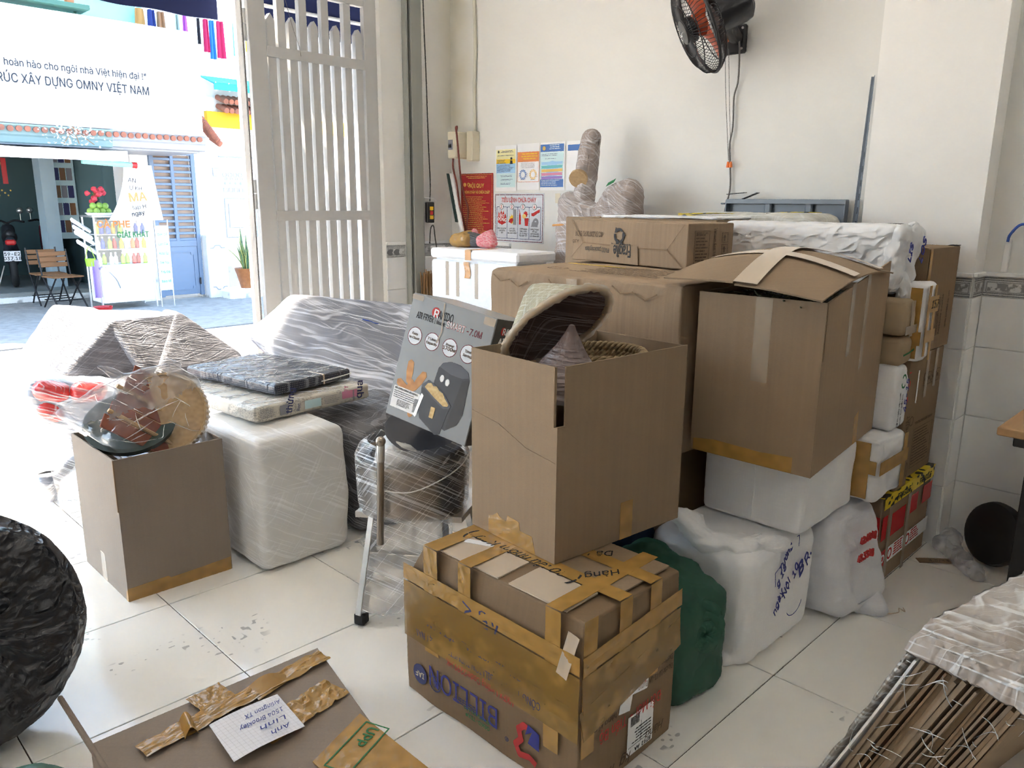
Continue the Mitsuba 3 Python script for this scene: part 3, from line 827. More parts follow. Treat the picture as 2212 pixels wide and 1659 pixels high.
dp('frame_side', 0.0, 0.06, 0.03, 2.18, -0.03, 0.03)
dp('frame_side', W - 0.06, W, 0.03, 2.18, -0.03, 0.03)
dp('frame_head', 0.06, W - 0.06, 2.12, 2.18, -0.03, 0.03)
dp('mullion', 0.30, 0.35, 0.86, 2.12, -0.02, 0.025)
for k in range(14):
    z = 0.87 + k * 0.09
    dp('slat', 0.06, W - 0.06, z, z + 0.036, -0.016, 0.018)
dp('sheet_behind', 0.06, W - 0.06, 0.05, 2.12, -0.06, -0.045, 'mat_door_inner')
dp('lower_panel', 0.06, W - 0.06, 0.05, 0.80, -0.02, 0.012)
dp('lock_rail', 0.06, W - 0.06, 0.78, 0.87, -0.02, 0.024)
add(d, 'moulding', df.rule([(0.12, 0.17), (0.16, 0.17), (0.16, 0.13), (0.51, 0.13), (0.51, 0.17), (0.55, 0.17), (0.55, 0.66), (0.51, 0.66), (0.51, 0.70), (0.16, 0.70), (0.16, 0.66), (0.12, 0.66), (0.12, 0.17)], 0.018, t=0.012, d=0.012), 'mat_door_blue')
add(d, 'pull', df.place(bevel(0.60, 0.62, 0.2, 0.3, 0.03, 0.05, 0.003), d=0), 'mat_black')

# white sign board with its lettering
k = thing('sign_board', 'large white shop sign with dark lettering over the street front opposite', 'sign')
add(k, 'panel', bevel(0.2, 3.97, 8.8, 8.93, 2.345, 3.66, 0.006), 'mat_sign')
sf = Face((0, 8.8, 0), (1, 0, 0), (0, 0, 1))
add(k, 'lettering', sf.text('hoàn hảo cho ngôi nhà Việt hiện đại !"', 1.66, 2.985, 0.078, True, w=1.60), 'mat_sign_ink', label='upper line of thin dark letters')
add(k, 'lettering', sf.text('TRÚC XÂY DỰNG OMNY VIỆT NAM', 1.50, 2.80, 0.10, True, w=1.78), 'mat_sign_ink', label='lower line of dark capitals')
add(k, 'bracket', [bevel(x, x + 0.05, 8.93, 10.3, 3.3, 3.35) for x in (0.6, 2.2, 3.7)], 'mat_gutter_grey')

# gutter fascia with roof tiles along it
k = thing('gutter_fascia', 'weathered green and grey metal gutter fascia running below the white sign', 'gutter')
prof = [(0, 0), (0.05, 0.012), (0.055, 0.08), (0.075, 0.1), (0.075, 0.17), (0.1, 0.2), (0.1, 0.22), (0, 0.22)]


def gutter(x0, x1, z):
    m = trimesh.creation.extrude_polygon(sg.Polygon(prof), x1 - x0, engine='earcut')
    v = A(m.vertices)
    m.vertices = np.stack([x0 + v[:, 2], 8.8 - v[:, 0], z + v[:, 1]], 1)
    m.fix_normals()
    return m


add(k, 'channel', gutter(0.2, 2.75, 2.11), 'mat_gutter', label='greenish stretch')
add(k, 'channel', gutter(2.75, 3.96, 2.12), 'mat_gutter_grey', label='greyer stretch')
add(k, 'soffit', bevel(0.2, 3.9, 8.8, 10.3, 2.10, 2.13), 'mat_gutter_grey')
for i in range(34):
    x = 0.9 + i * 0.09
    add(k, 'roof_tile', put(trimesh.creation.cylinder(radius=0.034, height=0.3, sections=10), frame((x, 8.84, 2.292 + 0.004 * math.sin(i * 2.1)), (0, 1, 0.12))), 'mat_roof_tile')
k = thing('roof_slope', 'small tiled roof corner with red tiles beside the right end of the white sign', 'roof')
for i in range(5):
    for j in range(3):
        add(k, 'roof_tile', put(trimesh.creation.cylinder(radius=0.045, height=0.17, sections=10), frame((4.04 + 0.045 * i + 0.03 * j, 9.1 + 0.0 * i, 2.62 - 0.06 * i - 0.04 * j), (0.3, -0.4, -0.35))), 'mat_roof_tile')
add(k, 'verge', slab((4.02, 9.12, 2.68), (0.26, 0, -0.3), (0, 0.8, 0.15), 0.03), 'mat_gutter_grey')
k = thing('shop_canopy', 'white roll-out canopy with a hanging edge over the dark shop front', 'awning')
add(k, 'cloth', sheet(lambda u, v: A([0.0 + 2.78 * u, 8.35 + 1.95 * v, 2.05 + 0.035 * v + 0.003 * math.sin(40 * u)]), 30, 6, 0.006), 'mat_canopy_white')
add(k, 'hanging_edge', sheet(lambda u, v: A([0.0 + 2.78 * u, 8.35 - 0.015 * math.sin(60 * u) * v, 2.05 - 0.12 * v]), 60, 4, 0.006), 'mat_canopy_white')
k = thing('green_awning_box', 'pale green awning roller end under the right end of the white canopy', 'roller')
add(k, 'roller', put(trimesh.creation.cylinder(radius=0.035, height=0.62, sections=14), frame((2.75, 9.0, 1.93), (1, 0, -0.05))), 'mat_mint')
add(k, 'end_cap', put(trimesh.creation.cylinder(radius=0.04, height=0.06, sections=14), frame((3.08, 9.0, 1.915), (1, 0, -0.05))), 'mat_red')
rg = random.Random(5)
k = thing('hanging_plant', 'dry pale potted creeper hanging over the middle of the gutter', 'plant')
lv = []
for i in range(170):
    c = A([2.27 + rg.gauss(0, 0.15), 8.60 + max(-0.08, min(0.04, rg.gauss(0, 0.04))), 2.25 + max(-0.13, min(0.15, rg.gauss(0, 0.08)))])
    s = rg.uniform(0.02, 0.04)
    a, e = rg.uniform(0, 6.3), rg.uniform(-1, 1)
    u = A([math.cos(a), 0.3 * math.sin(a), e]) * s
    w = A([-math.sin(a), 0.4, math.cos(a) * 0.6]) * s * 0.4
    lv.append(hullmesh([c, c + u * 0.5 + w, c + u, c + u * 0.5 - w, c + u * 0.5 + A([0, 0.004, 0.004])]))
add(k, 'foliage', lv, 'mat_canopy_white')
labels[f'{k}__foliage'] = {'kind': 'stuff', 'label': 'pale dry leaves'}
add(k, 'stem', [tube(spline([(2.27, 8.63, 2.33), (2.2 + 0.1 * q, 8.62, 2.2), (2.15 + 0.17 * q, 8.62, 2.13)], 12), 0.005, 5) for q in range(3)], 'mat_chair_wood')

# shelf of plants above the sign, mint house wall, washing on hangers
k = thing('plant_shelf', 'dark green wooden shelf with flower pots above the sign at top left', 'shelf')
add(k, 'board', slab((1.2, 8.75, 3.72), (1.45, 0, 0.0), (0, 0.5, 0), 0.05), 'mat_green_shelf')
for x in (1.5, 2.55):
    add(k, 'strut', tube([(x, 8.98, 3.715), (x + 0.1, 9.3, 3.5)], 0.02, 6), 'mat_green_shelf')
for i, (x, c) in enumerate(((2.26, 'on the shelf above the sign, nearer its right end'), (2.46, 'at the right end of the shelf above the sign'))):
    single('flower_pot', f'small brown flower pot {c}', 'flower pot', put(lathe([(0.0, 0), (0.05, 0), (0.065, 0.11), (0.07, 0.13), (0.055, 0.13), (0.05, 0.1), (0, 0.1)], 20), frame((x, 8.86, 3.771), (0, 0, 1))), 'mat_terracotta', group='flower pots on the plant shelf')
struct('house_1', box(2.3, 3.6, 9.6, 10.1, 3.4, 6.0), 'mat_mint', label='mint green house wall behind the sign', category='house')
struct('house_2', box(-6, 12, 12.5, 13, 3.0, 7.5), 'mat_facade', label='white upper storey behind the washing', category='house')
k0 = thing('washing_rail', 'white washing rail with bars above the right end of the sign', 'rail')
add(k0, 'bar', [tube([(2.9, 9.5, 4.05), (5.4, 9.5, 4.06)], 0.014, 8), tube([(2.9, 9.62, 4.0), (5.4, 9.62, 4.0)], 0.01, 8)], 'mat_white')
add(k0, 'bracket', [tube(spline([(x, 9.95, 4.0), (x, 9.75, 4.12), (x, 9.5, 4.055)], 10), 0.012, 6) for x in (3.1, 4.25, 5.2)], 'mat_white')
wash = [(3.52, 0.28, 0.16, 'mat_cloth_tan', 'tan trousers'), (3.66, 0.30, 0.12, 'mat_cloth_navy', 'navy shirt'), (3.80, 0.28, 0.12, 'mat_chair_wood', 'brown shirt'), (3.92, 0.26, 0.08, 'mat_canopy_white', 'white singlet'), (4.02, 0.30, 0.07, 'mat_gutter', 'grey green shirt'), (4.12, 0.28, 0.09, 'mat_cloth_violet', 'violet blouse'), (4.33, 0.34, 0.05, 'mat_cloth_black', 'dark striped shirt'), (4.42, 0.44, 0.09, 'mat_cloth_crimson', 'crimson dress'), (4.52, 0.52, 0.08, 'mat_cloth_blue', 'bright blue shirt'), (4.63, 0.50, 0.13, 'mat_cloth_crimson', 'crimson trousers'), (4.76, 0.46, 0.09, 'mat_canopy_white', 'white shirt'), (4.85, 0.44, 0.08, 'mat_cloth_sky', 'sky blue shirt'), (4.95, 0.56, 0.13, 'mat_cloth_navy', 'navy jacket'), (5.05, 0.36, 0.06, 'mat_yellow', 'yellow cloth'), (5.14, 0.42, 0.10, 'mat_cloth_coral', 'coral shirt'), (5.24, 0.86, 0.09, 'mat_cloth_black', 'long black garment')]
for i, (x, h, w, m, nm) in enumerate(wash):
    k = thing('washing', f'{nm} hanging on the washing rail, number {i + 1} from the left' if 0 else f'{nm} hanging on the white washing rail', 'clothing', 'washing on the rail')
    top = 4.045
    add(k, 'garment', sheet(lambda u, v, x=x, h=h, w=w: A([x + (u - 0.5) * w * (0.66 + 0.24 * v), 9.5 + 0.018 * math.sin(9 * u + i) - 0.02 - 0.03 * (i % 2), top - 0.05 - h * v]), 9, 6, 0.012), m, smooth=True)
    add(k, 'hanger', tube(spline([(x - w * 0.36, 9.48 - 0.03 * (i % 2), top - 0.055), (x, 9.485 - 0.02 * (i % 2), top - 0.01), (x + w * 0.36, 9.48 - 0.03 * (i % 2), top - 0.055)], 8), 0.005, 5), 'mat_white')
k = thing('window_canopy', 'turquoise canopy with white bars above the tiled eave at upper left centre', 'awning')
add(k, 'cloth', slab((4.47, 9.45, 3.13), (0.9, 0, 0.0), (0.02, 0.45, 0.14), 0.02), 'mat_teal')
add(k, 'front_edge', slab((4.47, 9.44, 3.05), (0.9, 0, 0), (0, 0, 0.09), 0.02), 'mat_teal')
add(k, 'bar', [tube([(x, 9.43, 3.03), (x, 9.43, 3.16)], 0.006, 5) for x in (4.5, 4.7, 4.9, 5.1, 5.3)], 'mat_white')
k = thing('tiled_eave', 'two rows of red roof tiles above the yellow wall at the gate edge', 'roof')
for r, (z, y) in enumerate(((2.96, 9.74), (2.83, 9.74))):
    for i in range(12):
        add(k, 'roof_tile', put(trimesh.creation.cylinder(radius=0.04, height=0.3, sections=10), frame((4.72 + i * 0.085, y, z), (0, 1, 0.3))), 'mat_roof_tile')
struct('yellow_band', box(4.5, 7.0, 9.8, 9.898, 2.56, 2.78), 'mat_yellow_wall')

# shop interior: posters, hanging ornament, flowers, motorbikes
pc = Face((2.63, 11.6, 0), (1, 0, 0), (0, 0, 1))
k = thing('photo_board', 'tall white board with dark photographs on the shop pillar', 'board')
add(k, 'board', bevel(2.835, 3.19, 11.88, 11.9, 0.85, 2.35, 0.003), 'mat_poster_pale')
pb = Face((2.835, 11.88, 0), (1, 0, 0), (0, 0, 1))
for r in range(5):
    for c in range(3):
        add(k, 'photograph', pb.rect(0.045 + c * 0.095, 0.95 + r * 0.27, 0.085, 0.19), ('mat_ink_navy', 'mat_chair_wood', 'mat_ink_grey')[(r * 2 + c) % 3])
k = thing('lucky_ornament', 'red paper ornament with a gold medal hanging in the dark shop', 'ornament')
of = Face((2.2, 12.6, 1.7), (1, 0, 0), (0, 0, 1))
add(k, 'tassel', [of.rect(0.0, 0.0, 0.07, 0.4, t=0.02), of.rect(0.15, 0.0, 0.07, 0.4, t=0.02)], 'mat_red')
add(k, 'medal', of.disc(0.11, 0.32, 0.035, t=0.02, sy=1.6), 'mat_gold')
add(k, 'bead', [put(trimesh.creation.icosphere(2, 0.014), frame((2.2 + 0.04 * q, 12.6, 1.6 - 0.04 * (q % 3)), (0, 0, 1))) for q in range(7)], 'mat_gold')
add(k, 'cord', tube([(2.31, 12.6, 2.1), (2.31, 12.6, 2.62)], 0.003, 5), 'mat_red')


def motorbike(x, y, z, az, body, label, plate=None):
    k = thing('motorbike', label, 'motorbike', 'motorbikes parked in the shop')
    M = frame((x, y, z), (0, 0, 1), (math.cos(az), math.sin(az), 0))
    for nm, px in (('front_wheel', 0.62), ('rear_wheel', -0.62)):
        w = trimesh.creation.torus(0.24, 0.05, major_sections=28, minor_sections=8)
        add(k, nm, put(put(w, frame((px, 0, 0.29), (0, 1, 0))), M), 'mat_rubber', smooth=True)
        add(k + '__' + nm, 'rim', put(put(trimesh.creation.cylinder(radius=0.17, height=0.03, sections=20), frame((px, 0, 0.29), (0, 1, 0))), M), 'mat_ink_grey')
    add(k, 'fairing', put(blob([[(0.38, 0, 0.85, 0.1), (0.52, 0, 0.55, 0.09), (0.2, 0, 0.4, 0.08)], [(0.2, 0, 0.38, 0.09), (-0.3, 0, 0.42, 0.11)], [(-0.3, 0, 0.5, 0.12), (-0.75, 0, 0.72, 0.07)]], 0.06, 6), M), body, smooth=True)
    add(k, 'seat', put(blob([[(0.0, 0, 0.72, 0.08), (-0.35, 0, 0.76, 0.11), (-0.68, 0, 0.82, 0.07)]], 0.06, 4), M), 'mat_black', smooth=True)
    add(k, 'handlebar', put(tube(spline([(0.3, -0.24, 0.98), (0.4, -0.1, 1.0), (0.42, 0, 0.96), (0.4, 0.1, 1.0), (0.3, 0.24, 0.98)], 16), 0.016, 8), M), 'mat_black')
    add(k, 'headlamp', put(put(trimesh.creation.icosphere(2, 0.09), frame((0.46, 0, 0.86), (1, 0, 0))), M), 'mat_steel', smooth=True)
    for s in (-1, 1):
        add(k, 'mirror', put(cat([put(trimesh.creation.icosphere(2, 0.05), frame((0.34, s * 0.2, 1.16), (1, 0, 0))), tube([(0.34, s * 0.2, 0.98), (0.34, s * 0.2, 1.15)], 0.007, 5)]), M), 'mat_steel', smooth=True)
    add(k, 'tail_light', put(bevel(-0.84, -0.78, -0.07, 0.07, 0.66, 0.74, 0.02), M), 'mat_red')
    add(k, 'side_stand', put(tube([(-0.05, 0.12, 0.3), (-0.1, 0.22, 0.005)], 0.012, 6), M), 'mat_steel')
    if plate:
        pm = A(M)
        f = Face((pm @ [-0.86, 0.11, 0.42, 1])[:3], -pm[:3, 1], pm[:3, 2] - 0.25 * pm[:3, 0])
        b = add(k, 'number_plate', f.rect(0, 0, 0.22, 0.16, t=0.006, d=0), 'mat_paper')
        add(b, 'lettering', [f.text(plate[0], 0.11, 0.09, 0.05, True, True, d=0.0065), f.text(plate[1], 0.11, 0.02, 0.05, True, True, d=0.0065)], 'mat_ink_black')
    return k


motorbike(2.32, 12.55, 0.12, math.radians(78), 'mat_fryer', 'dark motorbike with a white number plate, rear towards the street', ('59-E2', '037.18'))
motorbike(1.78, 12.7, 0.12, math.radians(86), 'mat_maroon', 'dark red motorbike at the left edge, beside the one with the plate')
motorbike(3.0, 13.0, 0.12, math.radians(80), 'mat_maroon', 'dark red motorbike deepest in the shop, behind the folding chairs')


def folding_chair(x, y, az, label):
    k = thing('folding_chair', label, 'chair', 'folding chairs by the shop front')
    M = frame((x, y, -0.012), (0, 0, 1), (math.cos(az), math.sin(az), 0))
    for i in range(3):
        add(k, 'back_slat', put(bevel(-0.2, 0.2, 0.19 + 0.012 * i, 0.21 + 0.012 * i, 0.56 + 0.075 * i, 0.62 + 0.075 * i, 0.004), M), 'mat_chair_wood')
    for i in range(5):
        add(k, 'seat_slat', put(bevel(-0.2, 0.2, -0.2 + 0.075 * i, -0.135 + 0.075 * i, 0.43, 0.45, 0.004), M), 'mat_chair_wood')
    for s in (-0.19, 0.19):
        add(k, 'leg', put(tube([(s, 0.23, 0.8), (s, 0.16, 0.45), (s, -0.22, 0.012)], 0.011, 6), M), 'mat_black')
        add(k, 'leg', put(tube([(s * 0.9, -0.18, 0.43), (s * 0.9, 0.24, 0.012)], 0.011, 6), M), 'mat_black')
    for yy, z in ((-0.12, 0.12), (0.17, 0.12)):
        add(k, 'cross_bar', put(tube([(-0.19, yy, z), (0.19, yy, z)], 0.009, 6), M), 'mat_black')


folding_chair(2.30, 9.9, math.radians(10), 'wooden slatted folding chair, the nearer one facing the drinks cart')
folding_chair(2.28, 10.5, math.radians(0), 'wooden slatted folding chair behind the nearer one, close to the motorbikes')

# drinks cart
k = thing('drinks_cart', 'white glazed drinks cart with orange and green lettering', 'cart')
cx0, cx1, cy0, cy1 = 2.58, 3.30, 9.25, 9.72
add(k, 'cabinet', bevel(cx0 + 0.02, cx1 - 0.01, cy0 + 0.01, cy1, 0.08, 0.60, 0.01), 'mat_sign')
for x, y in ((cx0, cy0), (cx1, cy0), (cx0, cy1), (cx1, cy1)):
    add(k, 'post', tube([(x, y, -0.012), (x, y, 1.235)], 0.014, 8), 'mat_aluminium')
for z in (0.80, 1.0):
    add(k, 'shelf', bevel(cx0, cx1, cy0 + 0.02, cy1, z, z + 0.012), 'mat_aluminium')
add(k, 'top', bevel(cx0 - 0.02, cx1 + 0.02, cy0 - 0.02, cy1 + 0.02, 1.235, 1.26), 'mat_aluminium')
add(k, 'pane', box(cx0 + 0.01, cx1 - 0.01, cy0 + 0.0, cy0 + 0.004, 0.62, 1.23), 'mat_glass')
ca = Face((cx0, cy0 - 0.003, 0), (1, 0, 0), (0, 0, 1))
add(k, 'lettering', ca.text('CÀ PHÊ', 0.03, 1.10, 0.088, True, w=0.42, depth=0.003), 'mat_orange', label='orange letters')
add(k, 'lettering', ca.text('GIẢI KHÁT', 0.27, 0.965, 0.075, True, w=0.42, depth=0.003), 'mat_ink_green', label='green letters')
add(k, 'handle', tube(spline([(cx0, 9.2, 0.55), (cx0 - 0.02, 9.0, 0.6), (cx0 + 0.1, 8.95, 0.45), (cx0 + 0.2, 9.1, 0.3)], 14), 0.012, 6), 'mat_aluminium')
rg = random.Random(11)
bt = [('mat_yellow', 'yellow'), ('mat_red', 'red'), ('mat_orange', 'orange'), ('mat_white', 'white'), ('mat_lime', 'green'), ('mat_blue', 'blue')]
prof_b = lathe([(0, 0), (0.026, 0), (0.028, 0.01), (0.028, 0.09), (0.012, 0.12), (0.012, 0.14), (0, 0.14)], 12)
for si, z in enumerate((0.601, 0.813, 1.013)):
    for i in range(9):
        c = bt[rg.randrange(6)]
        b = thing('bottle', f'small {c[1]} drink bottle on the {("lowest", "middle", "top")[si]} cart shelf, {ORD[i]}', 'bottle', 'drink bottles in the cart')
        add(b, 'body', put(prof_b, frame((cx0 + 0.06 + i * 0.075, cy0 + 0.12 + 0.05 * (i % 2), z), (0, 0, 1))), c[0], smooth=40)
        add(b, 'cap', put(trimesh.creation.cylinder(radius=0.014, height=0.02, sections=10), frame((cx0 + 0.06 + i * 0.075, cy0 + 0.12 + 0.05 * (i % 2), z + 0.15), (0, 0, 1))), 'mat_white')
k = thing('fruit_tray', 'white tray of green fruit on the drinks cart', 'tray')
scene[k] = mikit.ply(put(lathe([(0, 0), (0.14, 0), (0.175, 0.03), (0.166, 0.034), (0.135, 0.008), (0, 0.008)], 28), frame((2.72, 9.44, 1.261), (0, 0, 1))), 'mat_sign')
fr = [(-0.11, 0.0, 0), (-0.04, -0.04, 0), (0.04, -0.02, 0), (0.115, 0.0, 0), (-0.07, 0.0, 0.072), (0.01, -0.01, 0.075), (0.08, -0.02, 0.07)]
wh = ['leftmost of the lower row', 'second from the left in the lower row', 'third from the left in the lower row', 'rightmost of the lower row', 'left one of the upper row', 'middle one of the upper row', 'right one of the upper row']
for (a, b, c), w in zip(fr, wh):
    single('green_fruit', f'round green fruit, {w} on the cart tray', 'fruit', put(trimesh.creation.icosphere(3, 0.043), frame((2.72 + a, 9.44 + b, 1.314 + c), (0, 0, 1))), 'mat_fruit', True, 'fruit on the cart tray')
k = thing('flower_vase', 'bunch of red flowers in a vase behind the cart', 'flowers')
add(k, 'vase', put(lathe([(0, 0), (0.05, 0), (0.06, 0.1), (0.04, 0.2), (0.045, 0.22), (0, 0.22)], 16), frame((2.80, 9.69, 1.261), (0, 0, 1))), 'mat_green_dark')
rg = random.Random(3)
for i in range(14):
    add(k, 'blossom', warp(put(trimesh.creation.icosphere(2, 0.035), frame((2.76 + rg.gauss(0, 0.06), 9.66 + rg.gauss(0, 0.03), 1.56 + rg.gauss(0, 0.06)), (0, 0, 1))), 0.012, 40, i), 'mat_flower', True)
add(k, 'stems', [tube([(2.80, 9.69, 1.46), (2.70 + 0.03 * q, 9.66, 1.56)], 0.004, 5) for q in range(5)], 'mat_leaf')
for i, (z, y) in enumerate(((1.08, 9.55), (0.99, 9.5), (0.92, 9.45), (0.80, 9.4))):
    single('menu_holder', f'pale slanted board fixed to the left side of the cart, {("topmost", "second from the top", "third from the top", "lowest")[i]}', 'board', slab((2.36 + 0.0 * i, y - 0.1, z + 0.1), (0.22, 0.0, -0.16), (0.02, 0.1, 0.03), 0.03), 'mat_sign', group='slanted boards on the cart')
k = thing('green_bucket', 'lime green hanging bucket at the left of the cart', 'bucket')
add(k, 'bucket', put(lathe([(0, 0), (0.055, 0), (0.065, 0.1), (0.06, 0.1), (0.05, 0.006), (0, 0.006)], 20), frame((2.47, 9.2, 0.6), (0, 0, 1))), 'mat_lime')
add(k, 'handle', tube(spline([(2.41, 9.2, 0.7), (2.47, 9.2, 0.86), (2.53, 9.2, 0.7)], 12), 0.005, 5), 'mat_lime')
add(k, 'hook', tube([(2.47, 9.2, 0.855), (2.50, 9.22, 0.87), (2.575, 9.25, 0.87)], 0.004, 5), 'mat_aluminium')
single('lilac_cloth', 'lilac cloth hanging beside the cart', 'cloth', [tube([(2.52, 9.145, 0.675), (2.578, 9.236, 0.70)], 0.004, 5), sheet(lambda u, v: A([2.465 + 0.10 * u, 9.14 + 0.03 * math.sin(8 * u), 0.68 - 0.5 * v]), 10, 6, 0.006)], 'mat_lilac', True)
single('red_basin', 'small red basin on the ground by the cart', 'basin', put(lathe([(0, 0), (0.09, 0), (0.12, 0.09), (0.115, 0.09), (0.085, 0.006), (0, 0.006)], 24), frame((2.50, 9.0, -0.011), (0, 0, 1))), 'mat_red')
# banner beside the cart
k = thing('banner', 'crumpled white cloth banner with red and black letters above the cart', 'banner')
bn = Face((2.70, 8.98, 1.20), (1, 0, 0), (0, 0, 1))
add(k, 'cloth', sheet(lambda u, v: A([2.92 - 0.25 * (1 - v) ** 2 * (1 - u) + 0.02 + u * (0.36 + 0.1 * (1 - v)), 9.0 + 0.012 * math.sin(7 * u + 3 * v), 1.20 + 0.72 * v]) if True else None, 16, 16, 0.006), 'mat_sign', True)
add(k, 'lettering', [bn.text('AN', 0.27, 0.50, 0.055, rot=-6), bn.text('Ư KH', 0.28, 0.40, 0.05, rot=-4)], 'mat_ink_black', label='small black letters')
add(k, 'lettering', bn.text('MA', 0.26, 0.24, 0.11, True, rot=6), 'mat_poster_orange', label='large red letters')
add(k, 'lettering', [bn.text('lắp H', 0.30, 0.14, 0.055, rot=6), bn.text('ngay', 0.28, 0.05, 0.055, True, rot=10)], 'mat_ink_black', label='black letters at the bottom')
k = thing('price_banner', 'tall narrow pale banner with green lines of print at the right side of the cart', 'banner')
add(k, 'cloth', bevel(3.335, 3.50, 9.14, 9.15, 0.22, 1.12, 0.002), 'mat_poster_pale')
pr = Face((3.335, 9.14, 0), (1, 0, 0), (0, 0, 1))
for i, t in enumerate(('Sinh Tố', 'Cơm Dĩa', 'Nước Ép', 'Cơm Trộn', 'Trà Đá', 'Bánh Mì')):
    add(k, 'lettering', pr.text(t, 0.015, 0.98 - i * 0.13, 0.035, True, w=0.13), 'mat_ink_green')
add(k, 'pole', [tube([(3.33, 9.15, -0.012), (3.33, 9.15, 1.2)], 0.008, 6), tube([(3.505, 9.15, -0.012), (3.505, 9.15, 1.2)], 0.008, 6)], 'mat_aluminium')
# snake plant
k = thing('snake_plant', 'yellow-edged snake plant in a brown glazed pot by the gate edge', 'plant')
px, py = 4.86, 9.58
add(k, 'pot', put(lathe([(0, 0), (0.11, 0), (0.165, 0.22), (0.185, 0.28), (0.19, 0.31), (0.17, 0.31), (0.155, 0.24), (0, 0.24)], 32), frame((px, py, 0.121), (0, 0, 1))), 'mat_terracotta', smooth=40)
add(k + '__pot', 'label_tag', slab((px - 0.02, py - 0.187, 0.32), (0.08, 0.01, 0), (0, -0.01, 0.075), 0.004), 'mat_paper')
rg = random.Random(9)
for i in range(22):
    a = rg.uniform(0, 6.28)
    r0, h = rg.uniform(0.02, 0.11), rg.uniform(0.32, 0.72)
    b = A([px + r0 * math.cos(a), py + r0 * math.sin(a) * 0.8, 0.36])
    le = A([math.cos(a), math.sin(a), 0]) * rg.uniform(0.02, 0.16)
    tw = A([math.cos(a + 1.4), 0.3 * math.sin(a + 1.4), 0])
    if i == 0:
        le, h = A([-0.34, -0.1, 0]), 0.42

    def leaf(u, v, b=b, le=le, h=h, tw=tw):
        w = 0.028 * (1 - u ** 3) * (0.6 + 0.8 * u * (1 - u) * 2)
        return b + le * u * u + A([0, 0, h * u]) + tw * w * (2 * v - 1)
    lk = add(k, 'leaf', sheet(leaf, 8, 4, 0.004), 'mat_snake_leaf')
    add(lk, 'edge', [sheet(lambda u, v, s=s, leaf=leaf: leaf(u, s + 0.09 * (v - 0.5)) + A([0, -0.001, 0]), 8, 2, 0.006) for s in (0.0, 1.0)], 'mat_snake_edge')
single('red_flyer', 'crumpled red and white flyer on the sunlit street by the gate', 'paper', sheet(lambda u, v: A([1.25 + 0.55 * u, 3.35 + 0.3 * v - 0.15 * u, 0.0 + 0.05 * math.sin(3 * u + 2 * v) + 0.03]), 8, 6, 0.002), 'mat_flower')
# navy canvas awning over our own front
k = thing('canvas_awning', 'navy canvas awning edge across the top of the open front', 'awning')
for a0, a1, ye, ze in ((-3.4, -0.45, YF + 1.04, 2.73), (-0.42, 1.285, YF + 0.33, 2.62), (1.47, 2.9, YF + 0.33, 2.62)):
    add(k, 'cloth', sheet(lambda u, v: A([a0 + (a1 - a0) * u, YF + 0.16 + (ye - YF - 0.16) * v, 3.25 - (3.25 - ze) * v]), 20, 5, 0.005), 'mat_navy_canvas')
    add(k, 'hanging_edge', sheet(lambda u, v: A([a0 + (a1 - a0) * u, ye, ze - 0.125 * v - 0.004 * math.sin(30 * u)]), 50, 3, 0.005), 'mat_navy_canvas')
    add(k, 'pole', tube([(a0, ye - 0.01, ze + 0.005), (a1, ye - 0.01, ze + 0.005)], 0.012, 8), 'mat_white')
# ---------------------------------------------------------------- things on the walls
# breaker box and cords
bk = thing('breaker_box', 'cream breaker box with a grey window and red cords, high on the corner wall', 'breaker box')
add(bk, 'box', bevel(2.63, 2.79, 1.965, 2.055, 1.762, 1.935, 0.006), 'mat_cream')
bf = Face((2.63, 2.055, 1.762), (0, -1, 0), (0, 0, 1))
add(bk, 'window', bf.rect(0.012, 0.055, 0.045, 0.065, t=0.003), 'mat_ink_grey')
add(bk, 'switch', bf.place(bevel(0.022, 0.046, 0.068, 0.09, 0.003, 0.012, 0.002), d=0), 'mat_black')
add(bk, 'side_plate', bevel(2.72, 2.79, 1.90, 1.963, 1.745, 1.94, 0.004), 'mat_cream')
c1 = add(bk, 'red_cord', tube(spline([(2.655, 1.99, 1.936), (2.65, 1.975, 1.965), (2.622, 1.955, 1.955), (2.618, 1.94, 1.90), (2.64, 1.95, 1.78), (2.66, 1.95, 1.62), (2.7, 1.955, 1.5), (2.72, 1.945, 1.42), (2.74, 1.985, 1.30), (2.74, 1.99, 1.212)], 50), 0.0065, 8), 'mat_cord_red', True)
add(bk, 'red_cord', tube(spline([(2.66, 2.03, 1.765), (2.655, 2.025, 1.70), (2.68, 2.02, 1.6), (2.70, 2.01, 1.45), (2.74, 2.0, 1.30), (2.745, 2.0, 1.212)], 36), 0.0065, 8), 'mat_cord_red', True)
single('conduit', 'white cable conduit running up the wall from the breaker box', 'conduit', tube(spline([(2.777, 1.935, 1.94), (2.777, 1.94, 2.2), (2.777, 1.93, 2.5), (2.777, 1.945, 2.9), (2.777, 1.945, 3.29)], 40), 0.011, 10), 'mat_conduit', True)

